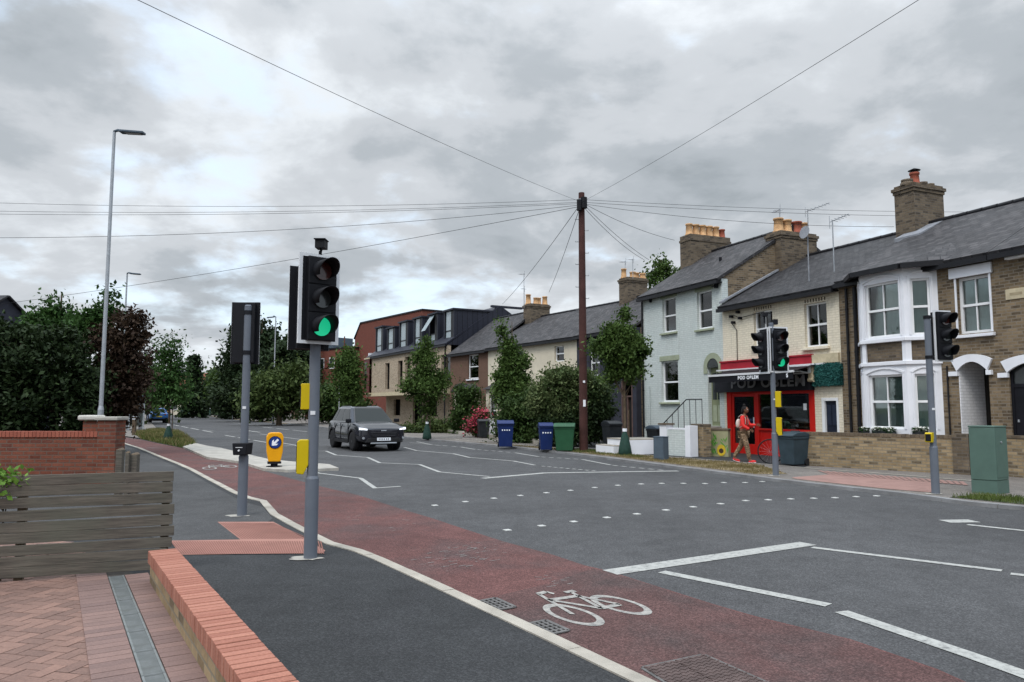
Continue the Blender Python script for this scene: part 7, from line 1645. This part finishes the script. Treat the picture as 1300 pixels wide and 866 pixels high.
def car(name, label, loc, rz, paint, Ls=1.0, Hs_=1.0, suv=True, plate=True, lights_on=True):
    t = thing(name, label, 'car', loc, rz)
    def sec(x, hw, zb, zw, zs, zt): return (x, [(0, zb), (hw*0.80, zb), (hw*0.97, zb+0.10), (hw, (zb+zw)/2), (hw*0.985, zw), (hw*0.95, zs), (hw*0.86, zt-0.015), (0, zt)])
    S_ = [(-2.32, .76, .46, .80, .98, 1.04), (-2.28, .80, .44, .80, .99, 1.06), (-2.22, .84, .40, .82, 1.02, 1.10), (-2.0, .90, .32, .84, 1.06, 1.14), (-1.4, .925, .27, .82, 1.04, 1.13), (-0.5, .925, .25, .78, 1.01, 1.10), (0.5, .925, .25, .76, 1.00, 1.09), (1.0, .925, .25, .76, 1.00, 1.10),
          (1.25, .925, .26, .76, .99, 1.09), (1.7, .92, .28, .76, .96, 1.05), (2.0, .90, .30, .74, .91, .99), (2.20, .87, .31, .70, .84, .92), (2.29, .80, .34, .64, .78, .86), (2.33, .74, .38, .60, .76, .82)]
    mb = loft([sec(a*Ls, b, c, d*Hs_, e*Hs_, f*Hs_) for a, b, c, d, e, f in S_]); body_ = mb.build('body', paint, t); fix_normals(body_)
    ms = body_.modifiers.new('s', 'SUBSURF'); ms.levels = 2; ms.render_levels = 2; bpy.context.view_layer.update()
    me_ = bpy.data.meshes.new_from_object(body_.evaluated_get(bpy.context.evaluated_depsgraph_get())); body_.modifiers.clear(); body_.data = me_
    cut = []
    for wx in (-1.345*Ls, 1.345*Ls):
        for s in (-1, 1):
            c = MB(); c.cyl((wx, s*0.62, 0.36), (wx, s*1.2, 0.36), 0.42, n=28); o = c.build('cut', paint, t); fix_normals(o); cut.append(o)
    boolean_cut(body_, cut)
    for p in body_.data.polygons: p.use_smooth = True
    m = body_.modifiers.new('b', 'EDGE_SPLIT'); m.split_angle = R(38)
    # greenhouse
    zb, zr = 1.06*Hs_, 1.60*Hs_
    rf = MB(); lowr = [(1.20*Ls, .76), (0.9*Ls, .845), (-1.7*Ls, .845), (-2.12*Ls, .70)]; top = [(0.42*Ls, .56), (0.2*Ls, .63), (-1.45*Ls, .61), (-1.72*Ls, .52)]
    def ring(pts, z): return [(x, y, z) for x, y in pts]+[(x, -y, z) for x, y in pts[::-1]]
    A = ring(lowr, zb-0.02); B = ring(top, zr); m_ = len(A)
    Cc = [(x*0.93-0.03, y*0.86, zr+0.045*Hs_) for x, y, z in B]
    rf.idx(A+B+Cc, [(i, (i+1) % m_, m_+(i+1) % m_, m_+i) for i in range(m_)]+[(m_+i, m_+(i+1) % m_, 2*m_+(i+1) % m_, 2*m_+i) for i in range(m_)]+[tuple(range(2*m_, 3*m_))], False)
    ro = rf.build('roof', paint, t, bevel=0.035); 
    gl = mcarglass
    def L3(a, b, f): return tuple(a[i]+(b[i]-a[i])*f for i in range(3))
    def quad_on(a0, a1, b1, b0, fl, fr_, fb, ft, off, parent, nm='window', mat=None):
        # bilinear patch inset on a trapezoid (a = bottom edge, b = top edge)
        a0, a1, b0, b1 = map(Vector, (a0, a1, b0, b1))
        def P(u, v): return (a0.lerp(a1, u)).lerp(b0.lerp(b1, u), v)
        n = (a1-a0).cross(b0-a0).normalized()
        c = (a0+a1+b0+b1)/4
        if n.dot(c-Vector((c.x*0.6, 0, 0.9))) < 0: n = -n
        q = [P(fl, fb), P(fr_, fb), P(fr_, ft), P(fl, ft)]
        mb = MB(); mb.prism([p+n*off for p in q], n*0.006); return mb.build(nm, mat or gl, parent, bevel=0.002)
    z0, z1 = zb-0.02, zr
    quad_on((lowr[0][0], -lowr[0][1], z0), (lowr[0][0], lowr[0][1], z0), (top[0][0], top[0][1], z1), (top[0][0], -top[0][1], z1), 0.02, 0.98, 0.05, 0.97, 0.003, t, 'windscreen')
    quad_on((lowr[3][0], -lowr[3][1], z0), (lowr[3][0], lowr[3][1], z0), (top[3][0], top[3][1], z1), (top[3][0], -top[3][1], z1), 0.08, 0.92, 0.18, 0.9, 0.003, t, 'rear_window')
    for s in (-1, 1):
        a0, a1 = (lowr[1][0], s*lowr[1][1], z0), (lowr[2][0], s*lowr[2][1], z0); b0, b1 = (top[1][0], s*top[1][1], z1), (top[2][0], s*top[2][1], z1)
        for (u0, u1) in ((0.03, 0.40), (0.43, 0.80), (0.83, 0.98)): quad_on(a0, a1, b1, b0, u0, u1, 0.10, 0.92, 0.003, t, 'side_window')
        quad_on((lowr[0][0], s*lowr[0][1], z0), (lowr[1][0], s*lowr[1][1], z0), (top[1][0], s*top[1][1], z1), (top[0][0], s*top[0][1], z1), 0.1, 0.9, 0.05, 0.95, 0.004, t, 'pillar', paint)
        mb = MB(); mb.box(0.98*Ls, 1.12*Ls, s*0.86 if s > 0 else -1.06, 1.06 if s > 0 else s*0.86, 1.05*Hs_, 1.19*Hs_); mi = mb.build('wing_mirror', M['sigblack'], t, bevel=0.03)
        if suv: mb = MB(); mb.tube([(0.12*Ls, s*0.55, zr+0.02), (0.0, s*0.55, zr+0.055), (-1.3*Ls, s*0.53, zr+0.055), (-1.42*Ls, s*0.53, zr+0.02)], 0.014, 6); mb.build('roof_rail', M['galv'], t)
        # side cladding and door lines
        mb = MB(); mb.box(-0.92*Ls, 0.92*Ls, s*0.905 if s > 0 else -0.935, 0.935 if s > 0 else s*0.905, 0.27, 0.40); mb.build('sill_cladding', M['blackrub'], t, bevel=0.01)
        for xx in (0.86*Ls, -0.12*Ls, -0.95*Ls): mb = MB(); mb.box(xx-0.006, xx+0.006, s*0.90 if s > 0 else -0.928, 0.928 if s > 0 else s*0.90, 0.42, 1.02*Hs_); mb.build('door_gap', M['black'], t)
        for xx in (0.10*Ls, -0.85*Ls): mb = MB(); mb.box(xx-0.09, xx+0.09, s*0.91 if s > 0 else -0.945, 0.945 if s > 0 else s*0.91, 0.89*Hs_, 0.915*Hs_); mb.build('door_handle', paint, t, bevel=0.006)
        mb = MB()                                    # wheel arch lip
        for wx in (-1.345*Ls, 1.345*Ls):
            mb = MB(); n = 14
            for i in range(n):
                a0_, a1_ = R(-5+190*i/n), R(-5+190*(i+1)/n)
                q = [(wx+r_*math.cos(a), s*0.90, 0.36+r_*math.sin(a)) for r_, a in ((0.415, a0_), (0.475, a0_), (0.475, a1_), (0.415, a1_))]
                mb.prism(q, (0, s*0.035, 0))
            mb.build('wheel_arch', M['blackrub'], t)
            w = MB(); w.lathe([(0.22, -0.11), (0.33, -0.115), (0.36, -0.09), (0.365, 0), (0.36, 0.09), (0.33, 0.115), (0.22, 0.11)], 28, M=Matrix.Translation((wx, s*0.80, 0.36)) @ Matrix.Rotation(R(90), 4, 'X'))
            wo = w.build('wheel', M['blackrub'], t)
            r_ = MB(); y0 = s*0.90
            r_.cyl((wx, s*0.84, 0.36), (wx, s*0.855, 0.36), 0.235, n=24)
            for k in range(5):
                a = 2*math.pi*k/5; mm = Matrix.Translation((wx, 0, 0.36)) @ Matrix.Rotation(a, 4, 'Y')
                r_.box(0.03, 0.235, *sorted((s*0.87, s*0.905)), -0.025, 0.025, mm)
            r_.cyl((wx, s*0.86, 0.36), (wx, s*0.91, 0.36), 0.05, n=14); r_.build('rim', M['galv'] if not suv else mplain('dark_rim', (0.12, 0.12, 0.13), 0.35, 0.1, metal=0.6), wo)
            d_ = MB(); d_.cyl((wx, s*0.60, 0.36), (wx, s*0.70, 0.36), 0.40, n=24); d_.build('wheel_well', M['black'], wo)
    # front
    mb = MB(); mb.prism([(2.285*Ls, -0.66, 0.80*Hs_), (2.285*Ls, 0.66, 0.80*Hs_), (2.32*Ls, 0.46, 0.53), (2.32*Ls, -0.46, 0.53)], (0.030, 0, 0)); g_ = mb.build('grille', M['black'], t, bevel=0.01)
    for k in range(3): mb = MB(); z_ = 0.57+0.06*k; mb.box(2.345*Ls, 2.358*Ls, -0.44-0.03*k, 0.44+0.03*k, z_, z_+0.016); mb.build('grille_bar', mplain('grille_grey', (0.06, 0.06, 0.065), 0.4), g_)
    mb = MB(); mb.box(2.315*Ls, 2.345*Ls, -0.10, 0.10, 0.745*Hs_, 0.785*Hs_); mb.build('badge_bar', M['galv'], g_, bevel=0.01)
    mb = MB(); mb.prism([(2.31*Ls, -0.60, 0.50), (2.31*Ls, 0.60, 0.50), (2.31*Ls, 0.72, 0.33), (2.31*Ls, -0.72, 0.33)], (0.04, 0, 0)); mb.build('front_bumper', M['blackrub'], t, bevel=0.02)
    mb = MB(); mb.box(2.29*Ls, 2.365*Ls, -0.50, 0.50, 0.285, 0.335); mb.build('skid_plate', M['galv'], t, bevel=0.015)
    mb = MB(); mb.box(2.35*Ls, 2.364*Ls, -0.26, 0.26, 0.40, 0.51); mb.build('number_plate', M['signwhite'], t)
    for k in range(6): mb = MB(); y = -0.2+0.066*k+(0.02 if k > 3 else 0); mb.box(2.3645*Ls, 2.3665*Ls, y, y+0.035, 0.425, 0.485); mb.build('worn_plate_mark', M['lettergrey'], t)
    for s in (-1, 1):
        mb = MB(); mb.prism([(2.19*Ls, s*0.56, 0.76*Hs_), (2.07*Ls, s*0.865, 0.78*Hs_), (2.02*Ls, s*0.865, 0.90*Hs_), (2.16*Ls, s*0.56, 0.86*Hs_)], (0.13, s*0.045, 0)); hl = mb.build('headlight', mplain('headlamp_clear', (0.25, 0.26, 0.28), 0.1, 0.05, spec=1.0), t, bevel=0.008)
        mb = MB(); mb.prism([(2.312*Ls, s*0.62, 0.79*Hs_), (2.205*Ls, s*0.895, 0.81*Hs_), (2.185*Ls, s*0.895, 0.875*Hs_), (2.30*Ls, s*0.62, 0.825*Hs_)], (0.022, s*0.006, 0)); mb.build('running_light', mdrl, hl)
        mb = MB(); mb.cyl((2.26*Ls, s*0.76, 0.50), (2.315*Ls, s*0.765, 0.50), 0.045, n=14); mb.build('fog_lamp', M['galv'], t)
        mb = MB(); mb.prism([(-2.27*Ls, s*0.50, 0.90*Hs_), (-2.20*Ls, s*0.76, 0.90*Hs_), (-2.18*Ls, s*0.76, 1.01*Hs_), (-2.25*Ls, s*0.50, 1.01*Hs_)], (-0.06, s*0.01, 0)); mb.build('tail_light', mtail, t, bevel=0.01)
    mb = MB(); mb.box(-2.335*Ls, -2.30*Ls, -0.26, 0.26, 0.62, 0.73); mb.build('rear_plate', mplain('plate_yellow', (0.6, 0.45, 0.05), 0.5), t)
    mb = MB(); mb.prism([(-2.2*Ls, -0.8, 0.34), (-2.2*Ls, 0.8, 0.34), (-2.28*Ls, 0.74, 0.56), (-2.28*Ls, -0.74, 0.56)], (-0.04, 0, 0)); mb.build('rear_bumper', M['blackrub'], t, bevel=0.02)
    mb = MB(); mb.box(-2.1*Ls, 2.1*Ls, -0.58, 0.58, 0.24, 0.5); mb.build('underbody', M['black'], t)
    return t
def mcar(name, c): 
    t = NT(name); t.col(c); t.set(Roughness=0.25, Metallic=0.0); t.b.inputs['Coat Weight'].default_value = 0.8; t.b.inputs['Coat Roughness'].default_value = 0.03; t.b.inputs['Specular IOR Level'].default_value = 0.25; return t.m
mcarglass = mplain('car_glass', (0.012, 0.017, 0.017), 0.03, 0.1, spec=0.2)
mdrl = memit('running_light_white', (0.9, 0.95, 1.0), 0.9); mtail = mplain('tail_red', (0.35, 0.01, 0.01), 0.2)
fw = G(446, 572.5); rw = G(422, 567.3); fw2 = G(505, 571)
cdir = (fw-rw).normalized(); cdir = Vector((0.485, -0.874, 0)); side_ = Vector((-cdir.y, cdir.x, 0))
ctr = (fw+fw2)/2-cdir*1.345
car('parked_car', 'dark grey SUV driving towards the camera with headlights on', (ctr.x, ctr.y, 0.005), math.atan2(cdir.y, cdir.x), mcar('dark_grey_paint', (0.010, 0.0105, 0.016)))
bpy.data.objects['parked_car'].name = 'suv'
c = G(193, 537.5); car('blue_hatchback', 'blue hatchback driving away beyond the bus shelter', (c.x-0.35, c.y+1.8, 0.005), math.atan2(0.86, -0.5), mcar('bright_blue_paint', (0.03, 0.12, 0.32)), 0.88, 0.93, suv=False)
c = D(249, 521, 190); car('white_car', 'distant white car parked at the end of the road', (c.x, c.y, 0.0), R(100), mcar('white_paint', (0.6, 0.6, 0.6)), 0.95, 1.0, suv=False)
c = D(258, 521, 175); car('black_car', 'distant dark parked car right of the white one at road end', (c.x, c.y, 0.0), R(-60), mcar('black_paint_car', (0.01, 0.012, 0.02)), 1.0, 1.1, suv=False)
c = D(204, 521, 150); car('red_car', 'distant red car beyond the blue hatchback at left of road', (c.x, c.y, 0.0), R(150), mcar('red_paint_car', (0.3, 0.02, 0.02)), 0.9, 0.95, suv=False)

# ------------------------------------------------------------------ bicycle
wc = G(977.5, 589, ZF); Yb = wc.y+0.15; kb = FPX/Yb
t = thing('bicycle', 'red bicycle parked behind the far signal pole against the red shop', 'bicycle', (D(978, 570, Yb).x, Yb, ZF), math.atan2(fdir.y, fdir.x)*0.35)
def bt(name, pts, r, mat): mb = MB(); mb.tube(pts, r, 8); return mb.build(name, mat, t)
rb = 0.335
for x in (0.0, 1.02):
    mb = MB(); n = 32; ring_ = [(x+rb*math.cos(2*math.pi*i/n), 0, rb+rb*math.sin(2*math.pi*i/n)) for i in range(n+1)]; mb.tube(ring_, 0.019, 8); w = mb.build('wheel', M['blackrub'], t)
    for i in range(0, 16): a = 2*math.pi*i/16; mb = MB(); mb.tube([(x, 0, rb), (x+(rb-0.02)*math.cos(a), 0, rb+(rb-0.02)*math.sin(a))], 0.002, 4); mb.build('spoke', M['galv'], w)
rp_ = mplain('bike_red', (0.45, 0.02, 0.02), 0.35)
for a, b in (((0.0, 0, rb), (0.13, 0, 0.92)), ((0.12, 0, 0.80), (0.62, 0, 0.80)), ((0.10, 0, 0.70), (0.50, 0, 0.30)), ((0.50, 0, 0.30), (0.63, 0, 0.86)), ((0.50, 0, 0.30), (1.02, 0, rb)), ((0.62, 0, 0.78), (1.02, 0, rb))): bt('frame_tube', [a, b], 0.016, rp_)
bt('handlebar', [(0.20, -0.28, 0.98), (0.14, -0.1, 1.0), (0.14, 0.1, 1.0), (0.20, 0.28, 0.98)], 0.013, M['gutter']); mb = MB(); mb.box(0.55, 0.80, -0.07, 0.07, 0.88, 0.93); mb.build('saddle', M['gutter'], t, bevel=0.02)
mb = MB(); mb.cyl((0.5, -0.03, 0.3), (0.5, 0.0, 0.3), 0.08, n=16); mb.build('crank', M['gutter'], t)

# ------------------------------------------------------------------ person
def skin_obj(name, verts, edges, radii, mat, parent, sub=2, root=0):
    me = bpy.data.meshes.new(name); me.from_pydata(verts, edges, []); o = bpy.data.objects.new(name, me); COL.objects.link(o)
    sk = o.modifiers.new('s', 'SKIN'); sk.use_smooth_shade = True
    lay = me.skin_vertices[0] if me.skin_vertices else None
    if lay is None: me.attributes; 
    for i, r_ in enumerate(radii):
        r_ = r_ if isinstance(r_, tuple) else (r_, r_); me.skin_vertices[0].data[i].radius = r_; me.skin_vertices[0].data[i].use_root = (i == root)
    s = o.modifiers.new('u', 'SUBSURF'); s.levels = sub; s.render_levels = sub
    bpy.context.view_layer.update(); m2 = bpy.data.meshes.new_from_object(o.evaluated_get(bpy.context.evaluated_depsgraph_get())); bpy.data.objects.remove(o)
    m2.materials.clear(); m2.materials.append(mat); o = bpy.data.objects.new(name, m2); COL.objects.link(o); o.parent = parent
    for p in m2.polygons: p.use_smooth = True
    return o
pf = G(944, 587.5, ZF); Yp = pf.y+0.05; Hp = D(944, 517, Yp).z-ZF; k = Hp/1.66
t = thing('person', 'person in red jumper and camouflage trousers walking right past the red shop door', 'person', (D(943.5, 550, Yp).x, Yp, ZF), math.atan2(fdir.y, fdir.x)+R(30))
bpy.context.view_layer.update()
# x = walking direction, y = to the person's left, z up
skinm = mplain('brown_skin', (0.16, 0.075, 0.045), 0.6, 0.08, 8)
J = [(0.00, 0, .90), (0.01, 0, 1.02), (0.02, 0, 1.18), (0.03, 0, 1.33), (0.05, 0, 1.42), (0.06, 0, 1.48),             # pelvis..neck
     (0.02, -.09, .86), (0.14, -.09, .48), (0.20, -.085, .09), (0.30, -.085, .045),                                    # right leg (forward)
     (0.00, .09, .86), (-0.10, .09, .50), (-0.33, .09, .16), (-0.25, .09, .05),                                      # left leg (behind)
     (0.03, -.16, 1.36), (0.08, -.21, 1.10), (0.26, -.19, 1.00),                                                      # right arm bent forward
     (0.03, .16, 1.36), (0.13, .20, 1.12), (0.34, .17, 1.12)]                                                         # left arm reaching forward
Ed = [(0, 1), (1, 2), (2, 3), (3, 4), (4, 5), (0, 6), (6, 7), (7, 8), (8, 9), (0, 10), (10, 11), (11, 12), (12, 13), (3, 14), (14, 15), (15, 16), (3, 17), (17, 18), (18, 19)]
Rr = [(.13, .10), (.125, .095), (.13, .10), (.12, .09), (.055, .055), (.05, .05), .085, .062, .045, .04, .085, .062, .045, .04, .055, .042, .032, .055, .042, .032]
Jk = [tuple(c*k for c in p) for p in J]; Rk = [tuple(c*k for c in r_) if isinstance(r_, tuple) else r_*k for r_ in Rr]
skin_obj('body', Jk, Ed, Rk, skinm, t)
def sub_skin(name, ids, grow, mat, extra=None):
    mp = {a: i for i, a in enumerate(ids)}; V = [Jk[a] for a in ids]; ee = [(mp[a], mp[b]) for a, b in Ed if a in mp and b in mp]
    rr_ = []
    for a in ids: r_ = Rk[a]; rr_.append(tuple(c+grow for c in r_) if isinstance(r_, tuple) else r_+grow)
    if extra: V, ee, rr_ = extra(V, ee, rr_, mp)
    return skin_obj(name, V, ee, rr_, mat, t)
redj = mplain('red_jumper', (0.62, 0.035, 0.03), 0.85, 0.15, 10, bump=0.2)
sub_skin('jumper', [0, 1, 2, 3, 14, 15, 16, 17, 18, 19], 0.014*k, redj)
# camouflage trousers
tc_ = NT('camouflage_cloth'); n_ = tc_.noise(14, 2, 0.5); tc_.col(tc_.ramp(n_, [(0.0, (0.20, 0.13, 0.075)), (0.46, (0.20, 0.13, 0.075)), (0.48, (0.09, 0.055, 0.03)), (0.55, (0.09, 0.055, 0.03)), (0.57, (0.30, 0.21, 0.13))])); tc_.set(Roughness=0.9)
sub_skin('trousers', [0, 6, 7, 8, 10, 11, 12], 0.020*k, tc_.m)
redshoe = mplain('red_shoe', (0.55, 0.03, 0.03), 0.6)
for nm, a, b in (('shoe', 8, 9), ('shoe', 12, 13)):
    p, q = Vector(Jk[a]), Vector(Jk[b]); d = (q-p); d.z = 0; d.normalize(); toe = q+d*0.10*k; toe.z = max(q.z, 0.03*k) ; heel = q-d*0.13*k
    if a == 12: toe = q+Vector((0.10, 0, -0.03))*k; heel = q+Vector((-0.12, 0, 0.05))*k
    so = skin_obj(nm, [tuple(heel), tuple(q), tuple(toe)], [(0, 1), (1, 2)], [0.045*k, 0.05*k, 0.035*k], redshoe, t); zmin = min(v.co.z for v in so.data.vertices)
    for v in so.data.vertices: v.co.z += max(0, 0.002-zmin)
    mb = MB(); 
    skin_obj('white_sole', [tuple(heel-Vector((0, 0, 0.03*k))), tuple(toe-Vector((0, 0, 0.02*k)))], [(0, 1)], [(0.042*k, 0.016*k), (0.04*k, 0.014*k)], M['signwhite'], so, 1)
# hands with fingers
for hnd, fo, sy in ((16, 15, -1), (19, 18, 1)):
    w_, e_ = Vector(Jk[hnd]), Vector(Jk[fo]); d = (w_-e_).normalized(); up_ = Vector((0, 0, 1)); sd = d.cross(up_).normalized(); nn = sd.cross(d)
    palm = w_+d*0.05*k
    V = [tuple(w_), tuple(w_+d*0.045*k), tuple(w_+d*0.085*k)]; ee = [(0, 1), (1, 2)]; rr_ = [(0.026*k, 0.018*k), (0.036*k, 0.018*k), (0.034*k, 0.016*k)]
    ho = skin_obj('hand', V, ee, rr_, skinm, t, 1)
    for f in range(4):
        base = w_+d*0.08*k+nn*(f-1.5)*0.019*k; ln_ = (0.062, 0.07, 0.066, 0.05)[f]*k
        p1 = base+d*ln_*0.5; p2 = base+d*ln_*0.85-sd*sy*0.022*k
        skin_obj('finger', [tuple(base-d*0.01*k), tuple(p1), tuple(p2)], [(0, 1), (1, 2)], [0.0095*k, 0.009*k, 0.007*k], skinm, ho, 1)
    base = w_+d*0.03*k+nn*0.03*k; skin_obj('thumb', [tuple(base), tuple(base+d*0.03*k+nn*0.018*k), tuple(base+d*0.055*k+nn*0.014*k)], [(0, 1), (1, 2)], [0.011*k, 0.0105*k, 0.008*k], skinm, ho, 1)
# head with face
hc = Vector((0.085, 0, 1.575))*k
bm = bmesh.new(); bmesh.ops.create_icosphere(bm, subdivisions=3, radius=1)
for v in bm.verts:
    x, y, z = v.co; fx = 1.0 if x > 0 else 1.0
    v.co = (x*0.093*k+(0.012*k if z < -0.3 and x > 0.2 else 0), y*0.072*k*(1-0.22*max(0, -z)), z*0.108*k)
    if x > 0.8 and abs(y) < 0.22 and -0.35 < z < 0.12: v.co.x += 0.020*k*(1-abs(y)/0.22)*(1-abs(z+0.15)/0.3 if abs(z+0.15) < 0.3 else 0)
    v.co += hc
me = bpy.data.meshes.new('head'); bm.to_mesh(me); bm.free(); me.materials.append(skinm); ho = bpy.data.objects.new('head', me); COL.objects.link(ho); ho.parent = t
for p in me.polygons: p.use_smooth = True
def blob(nm, c, r_, mat, par):
    bm = bmesh.new(); bmesh.ops.create_icosphere(bm, subdivisions=2, radius=1)
    for v in bm.verts: v.co = Vector((v.co.x*r_[0]*k, v.co.y*r_[1]*k, v.co.z*r_[2]*k))+hc+Vector(c)*k
    me = bpy.data.meshes.new(nm); bm.to_mesh(me); bm.free(); me.materials.append(mat); o = bpy.data.objects.new(nm, me); COL.objects.link(o); o.parent = par
    for p in me.polygons: p.use_smooth = True
    return o
hairm = mplain('black_hair', (0.012, 0.010, 0.010), 0.8, 0.3, 30, bump=0.5)
hair = blob('hair', (-0.022, 0, 0.022), (0.097, 0.083, 0.105), hairm, t); blob('hair_bun', (-0.03, 0, 0.145), (0.048, 0.048, 0.045), hairm, hair); blob('hair_back', (-0.085, 0, -0.045), (0.045, 0.06, 0.06), hairm, hair)
for s in (-1, 1):
    blob('eye', (0.080, s*0.028, 0.010), (0.011, 0.013, 0.008), M['signwhite'], ho); blob('pupil', (0.089, s*0.028, 0.010), (0.005, 0.006, 0.006), hairm, ho); blob('eyebrow', (0.085, s*0.029, 0.028), (0.006, 0.018, 0.004), hairm, ho); blob('ear', (-0.005, s*0.072, -0.002), (0.018, 0.010, 0.028), skinm, ho)
blob('mouth', (0.088, 0, -0.052), (0.007, 0.022, 0.007), mplain('lip', (0.16, 0.04, 0.035), 0.5), ho)
# pale rucksack on the back
skin_obj('rucksack', [(-0.13*k, 0, 1.02*k), (-0.145*k, 0, 1.16*k), (-0.12*k, 0, 1.32*k)], [(0, 1), (1, 2)], [(0.11*k, 0.075*k), (0.12*k, 0.085*k), (0.10*k, 0.06*k)], mplain('pale_rucksack', (0.55, 0.47, 0.42), 0.8, 0.1, 6), t)
for s in (-1, 1):
    mb = MB(); mb.tube([(-0.10*k, s*0.09*k, 1.36*k), (0.0, s*0.11*k, 1.44*k), (0.115*k, s*0.10*k, 1.34*k), (0.12*k, s*0.12*k, 1.16*k), (-0.06*k, s*0.13*k, 1.04*k)], 0.012*k, 6); mb.build('rucksack_strap', mplain('strap%d' % s, (0.4, 0.34, 0.3), 0.8), t)
